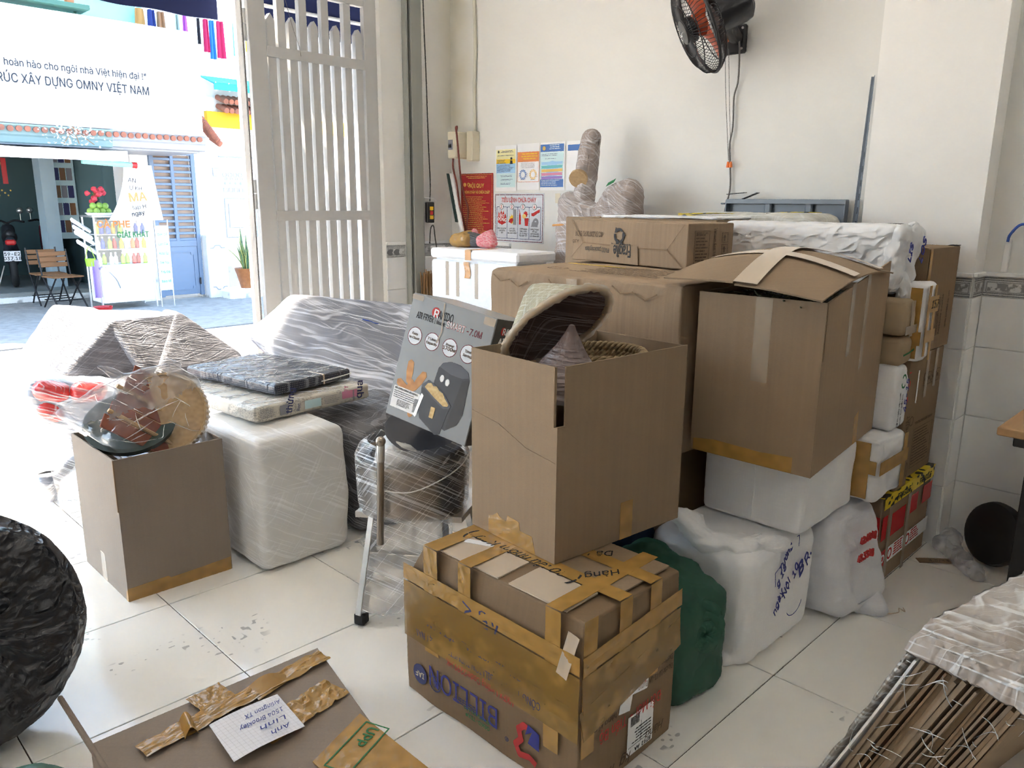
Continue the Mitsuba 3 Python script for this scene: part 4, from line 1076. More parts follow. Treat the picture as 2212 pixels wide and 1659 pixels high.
# power strip hanging on its cable at the shutter guide
ps = thing('power_strip', 'black power strip with yellow sockets hanging on a cable beside the shutter guide', 'power strip')
add(ps, 'body', rotz(bevel(2.515, 2.572, 2.13, 2.165, 1.33, 1.47, 0.005), -14, 2.54, 2.15), 'mat_black')
psf = Face((2.507, 2.137, 1.33), (0.97, -0.242, 0), (0, 0, 1))
add(ps, 'socket', psf.rect(0.024, 0.085, 0.025, 0.025, t=0.004, d=0.001), 'mat_yellow')
add(ps, 'socket', psf.rect(0.024, 0.025, 0.025, 0.025, t=0.004, d=0.001), 'mat_yellow')
add(ps, 'switch', psf.rect(0.026, 0.055, 0.02, 0.025, t=0.005, d=0.001), 'mat_red')
add(ps, 'cable', tube(spline([(2.50, 2.135, 3.29), (2.50, 2.13, 2.75), (2.515, 2.13, 2.3), (2.525, 2.13, 1.9), (2.545, 2.14, 1.6), (2.545, 2.147, 1.475)], 40), 0.004, 6), 'mat_cord', True)
add(ps, 'cable', tube(spline([(2.50, 2.1, 1.19), (2.51, 2.1, 1.29), (2.535, 2.1, 1.31), (2.55, 2.1, 1.22), (2.58, 2.09, 1.0), (2.60, 2.08, 0.8), (2.60, 2.06, 0.3), (2.6, 2.05, 0.01)], 40), 0.004, 6), 'mat_cord', True)
add(ps, 'tie', tube(spline([(2.49, 2.145, 1.50), (2.53, 2.13, 1.497), (2.56, 2.13, 1.495), (2.585, 2.12, 1.475)], 10), 0.002, 5), 'mat_white')
# straw broom behind the foam box
br = thing('straw_broom', 'brown straw broom head standing between the shutter guide and the foam box', 'broom')
rg = random.Random(4)
add(br, 'bristles', [tube([(2.42 + 0.10 * q, 2.085 + rg.uniform(-0.02, 0.02), 0.40), (2.415 + 0.115 * q + rg.gauss(0, 0.003), 2.08 + rg.uniform(-0.03, 0.03), 0.985 + rg.gauss(0, 0.012))], 0.0035, 4) for q in np.linspace(0, 1, 60)], 'mat_broom')
labels[br + '__bristles'] = {'kind': 'stuff', 'label': 'dry brown bristles'}
add(br, 'handle', tube([(2.47, 2.08, 0.005), (2.47, 2.08, 0.45)], 0.014, 10), 'mat_chair_wood')

# red rules board
rf = Face((XW - 0.006, 2.095, 1.215), (0, -1, 0), (0, 0, 1))
k = thing('rules_board', 'dark red fire rules board with gold print, behind the leaning strip', 'notice board')
add(k, 'board', rf.place(bevel(0, 0.33, 0, 0.45, -0.006, 0.0, 0.002), d=0), 'mat_red_board')
add(k, 'border', rf.rule([(0.008, 0.008), (0.322, 0.008), (0.322, 0.442), (0.008, 0.442), (0.008, 0.006)], 0.002), 'mat_gold')
add(k, 'lettering', [rf.text('NỘI QUY', 0.165, 0.355, 0.026, True, True), rf.text('PHÒNG CHÁY VÀ CHỮA CHÁY', 0.165, 0.315, 0.019, True, True, w=0.27)], 'mat_gold', label='gold headings')
add(k, 'emblem', [rf.disc(0.045, 0.375, 0.014, 0.009), rf.disc(0.085, 0.375, 0.014, 0.009), rf.rect(0.035, 0.37, 0.02, 0.01)], 'mat_gold')
add(k, 'print', [rf.lines(0.025, 0.29, 0.28, 20, 0.0135, 0.0035, 1), rf.lines(0.06, 0.428, 0.21, 2, 0.011, 0.0035, 2, True)], 'mat_gold', label='rows of fine gold print')


def poster(name, y, z, w, h, label):
    f = Face((XW - 0.003, y, z), (0, -1, 0), (0, 0, 1))
    k = thing(name, label, 'poster', None)
    add(k, 'sheet', f.rect(0, 0, w, h, t=0.0012, d=0.0008), 'mat_paper')
    f.o = f.o + f.n * 0.002
    return k, f


# three information posters and one behind the wrapped roll
k, f = poster('poster', 1.74, 1.545, 0.197, 0.292, 'yellow and blue information poster, leftmost of the row above the sign with four panels')
add(k, 'panel', f.rect(0.008, 0.205, 0.18, 0.062), 'mat_poster_lemon')
add(k, 'panel', f.rect(0.008, 0.175, 0.18, 0.03), 'mat_yellow')
add(k, 'panel', f.rect(0.008, 0.115, 0.18, 0.062, d=0.0006), 'mat_poster_sky')
add(k, 'panel', f.rect(0.008, 0.025, 0.18, 0.088), 'mat_poster_pale')
add(k, 'print', [f.lines(0.045, 0.256, 0.13, 2, 0.008, 0.003, 1, True, 0.001), f.lines(0.02, 0.227, 0.15, 1, 0.01, 0.003, 2, True, 0.001), f.lines(0.02, 0.197, 0.09, 3, 0.009, 0.003, 3, d=0.001), f.lines(0.015, 0.167, 0.165, 6, 0.0085, 0.0025, 4, d=0.0014), f.lines(0.05, 0.1, 0.12, 2, 0.008, 0.0025, 5, d=0.001), f.lines(0.05, 0.075, 0.12, 2, 0.008, 0.0025, 6, d=0.001), f.lines(0.05, 0.05, 0.12, 2, 0.008, 0.0025, 7, d=0.001)], 'mat_ink_navy')
add(k, 'figure', [f.disc(0.15, 0.208, 0.009, d=0.001), f.poly([(-0.014, -0.012), (0.014, -0.012), (0.008, 0.012), (-0.008, 0.012)], x=0.15, y=0.185, d=0.001), f.disc(0.03, 0.253, 0.008, d=0.001)], 'mat_ink_black')
k, f = poster('poster', 1.535, 1.553, 0.197, 0.288, 'orange headed information poster with two dotted rings, second from the left in its row')
add(k, 'border', f.rule([(0.004, 0.05), (0.193, 0.05), (0.193, 0.22), (0.004, 0.22), (0.004, 0.05)], 0.0025), 'mat_poster_orange')
add(k, 'panel', f.rect(0.003, 0.175, 0.191, 0.062), 'mat_poster_orange')
add(k, 'print', [f.lines(0.035, 0.221, 0.15, 3, 0.015, 0.006, 5, True, 0.001)], 'mat_yellow', label='yellow heading lines')
add(k, 'print', [f.lines(0.03, 0.165, 0.13, 4, 0.009, 0.0025, 6, True), f.lines(0.01, 0.1, 0.012, 3, 0.01, 0.0025, 7), f.lines(0.08, 0.1, 0.02, 3, 0.01, 0.0025, 8), f.lines(0.165, 0.1, 0.018, 3, 0.01, 0.0025, 9), f.lines(0.03, 0.062, 0.05, 1, 0.008, 0.0025, 10), f.lines(0.12, 0.062, 0.05, 1, 0.008, 0.0025, 11)], 'mat_ink_grey')
for x, m in ((0.052, 'mat_poster_blue'), (0.142, 'mat_poster_amber')):
    add(k, 'ring', [f.disc(x + 0.028 * math.cos(a), 0.095 + 0.028 * math.sin(a), 0.005, n=12) for a in np.linspace(0, 6.283, 14)[:-1]] + [f.disc(x, 0.095, 0.022, 0.019)], m)
k, f = poster('poster', 1.328, 1.548, 0.205, 0.292, 'blue information poster with stacked coloured ribbons, next to the wrapped roll')
add(k, 'panel', f.rect(0.0, 0.235, 0.195, 0.045), 'mat_poster_blue')
add(k, 'panel', f.rect(0.0, 0.02, 0.195, 0.048), 'mat_poster_blue')
add(k, 'panel', f.rect(0.0, 0.07, 0.195, 0.163), 'mat_poster_pale')
add(k, 'emblem', f.disc(0.03, 0.257, 0.013, d=0.001), 'mat_gold')
add(k, 'globe', f.disc(0.1, 0.125, 0.05, d=0.0008, sy=1.1), 'mat_poster_sky')
for i, m in enumerate(('mat_poster_sky', 'mat_poster_teal', 'mat_poster_amber', 'mat_poster_pink', 'mat_poster_violet')):
    add(k, 'ribbon', f.poly([(0.005, 0), (0.19, 0.004), (0.184, 0.012), (0.19, 0.021), (0.005, 0.018), (0.012, 0.009)], y=0.155 - 0.022 * i, d=0.0014), m)
add(k, 'print', [f.lines(0.065, 0.272, 0.11, 3, 0.011, 0.004, 3, True, 0.001), f.lines(0.01, 0.06, 0.17, 4, 0.01, 0.0028, 5, d=0.001)], 'mat_white', label='white print on blue')
add(k, 'print', [f.lines(0.01, 0.22, 0.175, 2, 0.009, 0.0025, 4, d=0.001), f.lines(0.04, 0.192, 0.12, 1, 0.009, 0.0025, 8, d=0.001)], 'mat_ink_navy')
k, f = poster('poster', 1.108, 1.548, 0.19, 0.292, 'white poster mostly hidden behind the wrapped roll, rightmost of the row')
add(k, 'panel', f.rect(0.008, 0.235, 0.175, 0.035), 'mat_poster_blue')

# white fire order sign
k = thing('fire_order_sign', 'white four panel fire order sign with red heading above the foam box', 'sign')
f = Face((XW - 0.006, 1.748, 1.212), (0, -1, 0), (0, 0, 1))
add(k, 'board', f.place(bevel(0, 0.455, 0, 0.318, -0.006, 0, 0.002), d=0), 'mat_sign_grey')
add(k, 'border', f.rule([(0.009, 0.009), (0.446, 0.009), (0.446, 0.309), (0.009, 0.309), (0.009, 0.007)], 0.004), 'mat_maroon')
add(k, 'lettering', f.text('TIÊU LỆNH CHỮA CHÁY', 0.2275, 0.262, 0.028, True, True, w=0.32), 'mat_ink_red', label='red heading')
xs = [0.024, 0.122, 0.222, 0.327, 0.43]
for i in range(4):
    a, b = xs[i], xs[i + 1]
    fr_ = add(k, 'panel_frame', f.rule([(a + 0.004, 0.024), (b - 0.003, 0.024), (b, 0.03), (b, 0.226), (b - 0.003, 0.231), (a + 0.004, 0.231), (a, 0.226), (a, 0.03), (a + 0.004, 0.024)], 0.0032), 'mat_ink_navy')
    c = (a + b) / 2 - 0.004
    add(k, 'number_disc', [f.disc(c, 0.232, 0.0195, d=0.001)], 'mat_ink_black')
    add(k, 'number_face', f.disc(c, 0.232, 0.0165, d=0.0018), 'mat_paper')
    add(k, 'numeral', f.text(str(i + 1), c, 0.222, 0.020, True, True, d=0.0026), 'mat_ink_red')
    tl = (('KHI XẢY CHÁY', 'BÁO ĐỘNG', 'GẤP'), ('CÚP CẦU', 'DAO ĐIỆN', 'NƠI XẢY CHÁY'), ('DÙNG BÌNH', 'CHỮA CHÁY', 'CÁT VÀ NƯỚC', 'ĐỂ DẬP TẮT'), ('ĐIỆN THOẠI', 'SỐ 114', 'ĐỘI CHỮA CHÁY', 'CHUYÊN NGHIỆP'))[i]
    add(k, 'lettering', [f.text(t, c + 0.004, 0.085 - 0.0145 * q, 0.0085, True, True, w=min(0.082, 0.0075 * len(t))) for q, t in enumerate(tl)], 'mat_ink_black')
rr = random.Random(2)
star = lambda ro, ri, n: [((ro if q % 2 == 0 else ri) * math.cos(q * math.pi / n), (ro if q % 2 == 0 else ri) * math.sin(q * math.pi / n)) for q in range(2 * n)]
add(k, 'flame', f.poly([(-0.038, -0.03), (0.0, -0.045), (0.038, -0.03), (0.044, 0.0), (0.034, 0.03), (0.024, 0.018), (0.016, 0.05), (0.004, 0.028), (-0.008, 0.052), (-0.018, 0.026), (-0.032, 0.042), (-0.034, 0.015), (-0.044, 0.005)], x=0.073, y=0.157), 'mat_red')
add(k, 'lettering', [f.text('BÁO', 0.073, 0.165, 0.018, True, True, rot=-6, d=0.0012), f.text('ĐỘNG', 0.073, 0.138, 0.022, True, True, rot=-6, d=0.0012)], 'mat_paper', label='white words on the flame')
add(k, 'flash', f.poly(star(0.036, 0.022, 10), x=0.172, y=0.15), 'mat_yellow')
add(k, 'arm', f.poly([(-0.034, -0.012), (-0.005, -0.022), (0.012, 0.0), (0.005, 0.015), (-0.02, 0.008)], x=0.17, y=0.145, d=0.0012), 'mat_red')
add(k, 'switch_box', f.rect(0.18, 0.115, 0.028, 0.1, d=0.001), 'mat_ink_grey')
add(k, 'extinguisher', [f.rect(0.234, 0.118, 0.018, 0.065), f.rect(0.238, 0.183, 0.008, 0.012), f.rule([(0.242, 0.195), (0.236, 0.215)], 0.004)], 'mat_red')
add(k, 'bucket', [f.poly([(-0.014, -0.025), (0.014, -0.025), (0.019, 0.025), (-0.019, 0.025)], x=0.303, y=0.135), f.poly(star(0.022, 0.015, 7), x=0.295, y=0.185)], 'mat_red')
add(k, 'sand', f.disc(0.282, 0.172, 0.018, sy=0.8, d=0.0012), 'mat_poster_amber')
add(k, 'telephone', [f.disc(0.385, 0.135, 0.026, 0.010, n=20), f.poly([(-0.03, -0.02), (0.03, -0.02), (0.022, 0.012), (-0.022, 0.012)], x=0.375, y=0.125, d=0.0002)], 'mat_ink_grey')
add(k, 'receiver', f.poly([(-0.035, -0.012), (-0.015, -0.016), (0.02, 0.004), (0.04, 0.01), (0.04, 0.03), (0.018, 0.022), (-0.02, 0.006), (-0.035, 0.004)], x=0.382, y=0.188, d=0.0008), 'mat_red')
# leaning strip (white with a green face)
k = thing('leaning_strip', 'narrow white and dark green strip leaning in the corner before the red board', 'strip')
p0, p1 = A([2.70, 1.965, 1.205]), A([2.72, 2.115, 1.665])
d_ = (p1 - p0)
add(k, 'white_strip', slab(p0 + A([0, -0.02, 0]), d_, A([0, 0.033, 0]), 0.012), 'mat_white')
add(k, 'green_strip', slab(p0 + d_ * 0.28 + A([-0.002, 0.012, 0]), d_ * 0.72, A([0, 0.024, 0]), 0.018), 'mat_green_dark')
# taped parcel with pink net on the foam box lid
pk = thing('net_parcel', 'brown taped bundle with pink net, on the foam box lid below the red board', 'parcel')
add(pk, 'bundle', wrinkle(blob([[(2.25, 1.54, 1.24, 0.035), (2.25, 1.44, 1.25, 0.042), (2.34, 1.50, 1.258, 0.042), (2.34, 1.56, 1.24, 0.03)]], 0.02, 6), 0.008, 18, 3), 'mat_tape_brown', True)
add(pk, 'grey_wrap', wrinkle(blob([[(2.27, 1.43, 1.252, 0.042), (2.29, 1.37, 1.24, 0.034), (2.34, 1.41, 1.25, 0.03)]], 0.02, 6), 0.004, 20, 5), 'mat_wrap_charcoal', True)
add(pk, 'pink_net', wrinkle(blob([[(2.29, 1.34, 1.242, 0.036), (2.31, 1.27, 1.235, 0.03), (2.32, 1.30, 1.29, 0.02)], [(2.32, 1.44, 1.26, 0.03), (2.34, 1.47, 1.292, 0.018)]], 0.016, 5), 0.007, 30, 7), 'mat_pink_net', True)
single('tape_patch', 'small square of pale paper stuck to the wall right of the fire order sign', 'paper', box(XW - 0.0015, XW - 0.0002, 1.16, 1.20, 1.47, 1.53), 'mat_cream')

# ---------------------------------------------------------------- wall fan
fan = thing('wall_fan', 'black wall fan with orange blades, high on the white wall', 'fan')
hub = A([2.42, 0.03, 2.275])
ax = A([-0.62, 0.62, -0.42])
ax = ax / np.linalg.norm(ax)
FM = frame(hub, ax, (0, 0, 1))
R = 0.225


def wires(n, prof, r=0.0016):
    out = []
    for i in range(n):
        a = 2 * math.pi * i / n
        out.append(tube([(math.cos(a) * q, math.sin(a) * q, z) for q, z in prof], r, 4, False))
    return cat(out)


fpro = [(0.055, 0.035), (0.12, 0.032), (0.18, 0.018), (0.215, -0.005), (R, -0.04)]
rpro = [(0.06, -0.115), (0.13, -0.11), (0.19, -0.09), (0.22, -0.06), (R, -0.04)]
add(fan, 'front_grille', put(wires(72, fpro), FM), 'mat_black')
add(fan, 'rear_grille', put(wires(72, rpro), FM), 'mat_black')
add(fan, 'rim', put(trimesh.creation.torus(R, 0.008, major_sections=72, minor_sections=8), FM @ frame((0, 0, -0.04), (0, 0, 1))), 'mat_black', True)
add(fan, 'grille_ring', put(cat([trimesh.creation.torus(q, 0.0025, major_sections=60, minor_sections=6).apply_translation((0, 0, z)) for q, z in ((0.12, 0.032), (0.18, 0.018), (0.13, -0.11), (0.19, -0.09))]), FM), 'mat_black', True)
hb = add(fan, 'hub_cap', put(lathe([(0, -0.01), (0.06, -0.01), (0.062, 0.03), (0.055, 0.042), (0, 0.046)], 36), FM), 'mat_black_gloss', smooth=40)
hf = Face((FM @ [0, 0, 0.047, 1])[:3], (0.70, 0.714, 0), (0, 0, 1))
add(hb, 'logo', [hf.rule([(-0.006, 0.018), (0.008, 0.020), (0.012, 0.008), (0.006, -0.008), (0.0, -0.014), (-0.008, -0.01)], 0.006), hf.rect(-0.016, 0.0, 0.014, 0.012)], 'mat_white')


def blade(a0):
    def fn(u, v):
        r = 0.045 + 0.15 * u
        a = a0 + (v - 0.5) * (0.75 + 0.55 * u) + 0.5 * u
        return A([r * math.cos(a), r * math.sin(a), -0.045 + 0.045 * (v - 0.5)])
    return sheet(fn, 10, 10, 0.003)


for i in range(3):
    add(fan, 'blade', put(blade(math.radians(75 + 120 * i)), FM), 'mat_blade', True)
add(fan, 'spinner', put(lathe([(0, -0.07), (0.05, -0.07), (0.045, -0.02), (0, -0.012)], 24), FM), 'mat_blade', smooth=40)
add(fan, 'motor', put(lathe([(0, -0.30), (0.05, -0.298), (0.075, -0.28), (0.082, -0.25), (0.082, -0.14), (0.075, -0.115), (0, -0.115)], 36), FM), 'mat_black_gloss', smooth=40)
add(fan, 'neck', blob([[(2.60, -0.06, 2.31, 0.03), (2.70, -0.03, 2.275, 0.03), (2.77, -0.02, 2.27, 0.028)]], 0.02, 4), 'mat_black', True)
add(fan, 'wall_plate', bevel(2.755, 2.789, -0.062, 0.05, 2.205, 2.34, 0.008), 'mat_black')
add(fan, 'screw', [put(trimesh.creation.cylinder(radius=0.006, height=0.006, sections=10), frame((2.753, y, z), (1, 0, 0))) for y in (-0.05, 0.04) for z in (2.225, 2.32)], 'mat_steel')
add(fan, 'speed_knob', put(lathe([(0, 0), (0.018, 0), (0.016, 0.016), (0, 0.018)], 20), frame((2.68, -0.005, 2.262), (-0.8, 0.1, -0.2))), 'mat_orange', smooth=40)
add(fan, 'pull_cord', tube(spline([(2.70, 0.01, 2.22), (2.73, 0.005, 2.0), (2.75, -0.022, 1.69)], 16), 0.0015, 5), 'mat_cord_grey')
add(fan, 'pull_cord', tube(spline([(2.70, -0.01, 2.22), (2.735, -0.012, 2.0), (2.75, -0.036, 1.69)], 16), 0.0015, 5), 'mat_cord_grey')
for y in (-0.021, -0.037):
    add(fan, 'pull_knob', put(lathe([(0, 0), (0.009, 0), (0.007, 0.02), (0.004, 0.03), (0, 0.03)], 14), frame((2.75, y, 1.655), (0, 0, 1))), 'mat_orange')
add(fan, 'cable', tube(spline([(2.74, -0.03, 2.31), (2.735, -0.05, 2.22), (2.77, -0.035, 2.08), (2.775, -0.015, 2.0), (2.775, -0.02, 1.86), (2.775, -0.008, 1.76), (2.775, -0.02, 1.66), (2.775, -0.028, 1.55), (2.75, -0.02, 1.42), (2.755, -0.03, 1.3)], 60), 0.0045, 7), 'mat_cord_grey', True)

# ---------------------------------------------------------------- shelf board and slotted angle against the wall
k = thing('metal_shelf', 'grey metal shelf board with folded edges leaning upright against the wall', 'shelf')
y0, y1, zt = -0.045, -0.655, 1.495
add(k, 'plate', box(2.752, 2.756, y1, y0, 0.9, zt), 'mat_shelf')
add(k, 'folded_edge', [bevel(2.715, 2.756, y1, y0, zt - 0.004, zt + 0.002, 0.001), bevel(2.715, 2.720, y1, y0, zt - 0.02, zt, 0.001)], 'mat_shelf')
add(k, 'folded_edge', bevel(2.715, 2.756, y0 - 0.002, y0 + 0.004, 0.9, zt, 0.001), 'mat_shelf')
add(k, 'folded_edge', bevel(2.715, 2.756, y1 - 0.004, y1 + 0.002, 0.9, zt, 0.001), 'mat_shelf')
for y in (-0.25, -0.46):
    add(k, 'stiffener', bevel(2.728, 2.752, y - 0.035, y + 0.0, 0.9, zt - 0.005, 0.006), 'mat_shelf')
add(k, 'bracket', [slab((2.72, -0.13, zt + 0.002), (0, -0.08, 0.03), (0.03, 0, 0), 0.003), slab((2.72, -0.04, zt + 0.025), (0, -0.10, 0.008), (0.03, 0, 0), 0.003)], 'mat_black')
add(k, 'corner_bolt', [trimesh.creation.torus(0.012, 0.004).apply_translation((2.73, -0.025, 1.475))], 'mat_shelf')
k = thing('slotted_angle', 'tall grey slotted angle bar leaning in the corner beside the pillar', 'angle bar')
q0, q1 = A([2.66, -0.695, 0.0]), A([2.775, -0.705, 2.03])


def flange(a0, a1, w):
    def fn(u, v):
        a = math.radians(a0 + (a1 - a0) * u)
        return q1 + (q0 - q1) * u + A([math.cos(a), math.sin(a), 0]) * w * v
    return sheet(fn, 30, 3, 0.0025)


add(k, 'flange', flange(203, 240, 0.04), 'mat_shelf')
add(k, 'flange', flange(113, 150, 0.012), 'mat_shelf')
for i in range(14):
    u0 = 0.16 + i * 0.03

    def slot(u, v, u0=u0):
        a = math.radians(203 + 37 * (u0 + 0.014 * u))
        return q1 + (q0 - q1) * (u0 + 0.014 * u) + A([math.cos(a), math.sin(a), 0]) * (0.014 + 0.01 * v) + A([math.sin(a), -math.cos(a), 0]) * 0.0016
    add(k, 'slot', sheet(slot, 2, 2, 0.001), 'mat_black')
# adapters and cables on the wall at the right edge
k = thing('power_adapter', 'black power adapters in a white socket at the right edge of the picture', 'adapter')
add(k, 'socket_plate', bevel(2.77, XW, -1.535, -1.435, 1.30, 1.40, 0.004), 'mat_white')
add(k, 'adapter', bevel(2.70, 2.77, -1.50, -1.44, 1.37, 1.475, 0.008), 'mat_black')
add(k, 'adapter', bevel(2.715, 2.77, -1.50, -1.43, 1.30, 1.33, 0.008), 'mat_black')
add(k, 'cable', tube(spline([(2.72, -1.47, 1.37), (2.715, -1.465, 1.33), (2.72, -1.48, 1.29), (2.76, -1.47, 1.24), (2.76, -1.46, 1.18), (2.75, -1.49, 1.14)], 30), 0.004, 6), 'mat_cord', True)
add(k, 'plug', tube([(2.75, -1.445, 1.195), (2.75, -1.50, 1.14)], 0.011, 8), 'mat_black')
add(k, 'network_cable', tube(spline([(2.765, -1.47, 1.375), (2.75, -1.42, 1.395), (2.76, -1.36, 1.40), (2.765, -1.325, 1.36), (2.77, -1.318, 1.33)], 30), 0.0055, 7), 'mat_blue', True, label='blue cable')
add(k, 'cable_duct', bevel(2.775, XW, -1.33, -1.306, 1.204, 1.345, 0.003), 'mat_white')
# ---------------------------------------------------------------- cartons
KR = 'mat_carton'


def onface(x0, x1, y0, y1, z0, z1):
    """Faces of a carton that look at the room: left (-X) and right (-Y) and top."""
    return Face((x0, y1, z0), (0, -1, 0), (0, 0, 1)), Face((x0, y0, z0), (1, 0, 0), (0, 0, 1)), Face((x0, y1, z1), (0, -1, 0), (1, 0, 0))


# 1 the taped printed carton in front
bx = thing('printed_carton', 'large taped carton with upside-down blue and red print, standing on the floor in front', 'carton')
X0, X1, Y0, Y1, H = 0.322, 0.735, -1.125, -0.435, 0.50
body = carton_body(X0, X1, Y0, Y1, 0.0, H, 0.008, 0.006, 3, 0.03, 0.004)
v = A(body.vertices)
g = np.clip((v[:, 2] - 0.34) / 0.16, 0, 1) ** 1.3
crush = np.clip((v[:, 1] - (Y1 - 0.16)) / 0.16, 0, 1) * g
v[:, 1] -= 0.085 * crush
v[:, 0] += 0.012 * g * np.clip((X0 + 0.1 - v[:, 0]) / 0.1, 0, 1)
sag = 0.012 * (1 - ((v[:, 1] - (Y0 + Y1) / 2) / 0.345) ** 2) * (v[:, 2] > H - 0.02)
v[:, 2] += sag * 0.4
body.vertices = v
add(bx, 'body', body, 'mat_carton_dark', smooth=35)
L_, R_, T_ = onface(X0 - 0.004, X1, Y0 - 0.004, Y1, 0, H + 0.004)
UL = Face((X0 - 0.0065, Y0, 0.0), (0, 1, 0), (0, 0, -1))      # upside-down print on the left face: reads from right to left
UR = Face((X1, Y0 - 0.0065, 0.0), (-1, 0, 0), (0, 0, -1))
tb = 'mat_tape_brown'
e = 0.007
# loose flaps on top (pale inner liner showing)
add(bx, 'flap', slab((X0 + 0.012, Y0 + 0.06, H + 0.006), (0.12, 0.0, 0.004), (0, 0.20, 0.0), 0.004), 'mat_tape_pale', label='pale flap edge')
add(bx, 'flap', slab((X0 + 0.012, Y0 + 0.30, H + 0.006), (0.12, 0, 0.004), (0, 0.26, 0.0), 0.004), 'mat_tape_pale', label='pale flap edge')
add(bx, 'flap', slab((X0 + 0.15, Y0 + 0.02, H + 0.008), (0.24, 0, 0.002), (0, 0.55, 0.0), 0.004), 'mat_carton')
topn, ln, rn, bn_ = A([0, 0, 1.0]), A([-1.0, 0, 0]), A([0, -1.0, 0]), A([0, 1.0, 0])
zt = H + 0.013


def over(y, w, zl, zr=None, s=0):
    """Tape across the top along X, then down the left face."""
    return tape([((X0 - e, y, zl), ln), ((X0 - e, y, zt), topn), ((X1 - 0.005, y + 0.01, zt), topn)], w, wr=0.002, seed=s)


def overy(x, w, zr, s=0):
    """Tape along Y on top and down the right (-Y) face."""
    return tape([((x, Y0 - e, zr), rn), ((x, Y0 - e, zt), topn), ((x, Y1 - 0.10, zt), topn)], w, wr=0.002, seed=s)


add(bx, 'tape', over(Y0 + 0.085, 0.05, 0.12, s=1), tb)
add(bx, 'tape', over(Y0 + 0.41, 0.05, 0.24, s=3), tb)
add(bx, 'tape', over(Y1 - 0.135, 0.06, 0.18, s=4), tb)
add(bx, 'tape', tape([((X0 + 0.022, Y0 - e, 0.14), rn), ((X0 + 0.022, Y0 - e, zt), topn)], 0.05, wr=0.002, seed=5), tb)
add(bx, 'tape', overy(X0 + 0.16, 0.05, 0.30, s=6), tb)
add(bx, 'tape', overy(X0 + 0.29, 0.05, 0.24, s=7), tb)
for z, w, s, tb_ in ((0.405, 0.05, 9, tb), (0.325, 0.10, 10, 'mat_tape_amber'), (0.24, 0.09, 11, 'mat_tape_amber')):
    add(bx, 'tape', tape([((X0 - e - 0.001, Y1 - 0.01, z), ln), ((X0 - e - 0.001, Y0 - 0.004, z - 0.01), rn), ], w, wr=0.0025, seed=s), tb_)
    add(bx, 'tape', tape([((X0 - 0.004, Y0 - e - 0.001, z - 0.01), rn), ((X1, Y0 - e - 0.001, z + (0.02 if z > 0.3 else 0.08)), rn)], w, wr=0.0025, seed=s + 20), tb_)
add(bx, 'tape', tape([((X0 - 0.003, Y0 + 0.02, H - 0.03), ln), ((X0 - 0.012, Y0 + 0.05, H - 0.15), ln)], 0.035, wr=0.004, seed=31), 'mat_tape_pale', label='loose crumpled tape end')
add(bx, 'lettering', UL.text('BILLION', 0.275, -0.135, 0.062, w=0.29), 'mat_ink_blue', label='large blue word, upside down')
add(bx, 'lettering', UL.text('HKEX Listing Code:2299.HK', 0.215, -0.20, 0.022, w=0.27, d=0.0038), 'mat_ink_red', label='red line')
add(bx, 'lettering', [UL.text('CÔNG TY TNHH BILLION INDUSTRIAL VIỆT NAM', 0.12, -0.235, 0.022, w=0.51, d=0.0038), UL.text('BILLION INDUSTRIAL VIỆT NAM', 0.11, -0.282, 0.018, w=0.46, d=0.0038)], 'mat_ink_navy', label='navy lines')
add(bx, 'lettering', [UL.text('OEKO-TEX®', 0.31, -0.062, 0.012, True), UL.text('STANDARD 100', 0.31, -0.080, 0.010, True)], 'mat_ink_green', label='small green lines')
add(bx, 'lettering', [UL.lines(0.37, -0.095, 0.09, 3, -0.008, 0.0035, 4), UL.text('®', 0.235, -0.075, 0.018)], 'mat_ink_navy')
add(bx, 'logo', [UL.rule([(0.135, -0.045), (0.16, -0.055), (0.195, -0.045), (0.21, -0.07), (0.19, -0.093), (0.20, -0.12), (0.18, -0.14), (0.16, -0.135)], 0.018)], 'mat_ink_red', label='red curl of the emblem')
add(bx, 'logo', UL.poly([(0.125, -0.09), (0.165, -0.095), (0.15, -0.135), (0.175, -0.115), (0.165, -0.15), (0.125, -0.14)], d=0.0009), 'mat_ink_blue', label='blue wedge of the emblem')
add(bx, 'seal', [UL.disc(0.615, -0.085, 0.032), UL.disc(0.545, -0.085, 0.026, 0.022)], 'mat_ink_navy')
add(bx, 'lettering', UL.text('IAF', 0.615, -0.093, 0.018, True, True, d=0.0012), 'mat_tape_pale')
add(bx, 'lettering', UL.text('A', 0.545, -0.095, 0.022, True, True), 'mat_ink_navy')
add(bx, 'lettering', UR.text('Đổi Mới - Tiến Bộ', 0.07, -0.172, 0.032, w=0.27), 'mat_ink_red', label='red line on the right face')
add(bx, 'lettering', [UR.text('Địa chỉ: Lô 43-1A, Đường', 0.02, -0.232, 0.017, w=0.16), UR.text('Đường Bùi Cư Đ', 0.02, -0.262, 0.017, w=0.14), UR.text('TP 0251.3858', 0.03, -0.29, 0.015, w=0.11), UR.text('hàng kí gửi', 0.27, -0.20, 0.016)], 'mat_ink_brown')
add(bx, 'lettering', [UR.text('Hàng', 0.05, -0.07, 0.025, shear=0.3), UR.text('kg  m', 0.2, -0.05, 0.03, shear=0.3)], 'mat_ink_brown')
add(bx, 'label', UR.rect(0.105, -0.155, 0.115, 0.12), 'mat_paper', label='white printed label')
add(bx + '__label', 'print', [UR.lines(0.115, -0.07, 0.095, 5, 0.0095, 0.003, 5, d=0.001), UR.rule([(0.11, -0.06), (0.215, -0.06)], 0.001, d=0.001), UR.rule([(0.16, -0.12), (0.16, -0.06)], 0.001, d=0.001)] + [UR.rect(0.17 + q * 0.0036, -0.15, 0.0018, 0.028, d=0.001) for q in range(11)], 'mat_ink_black')
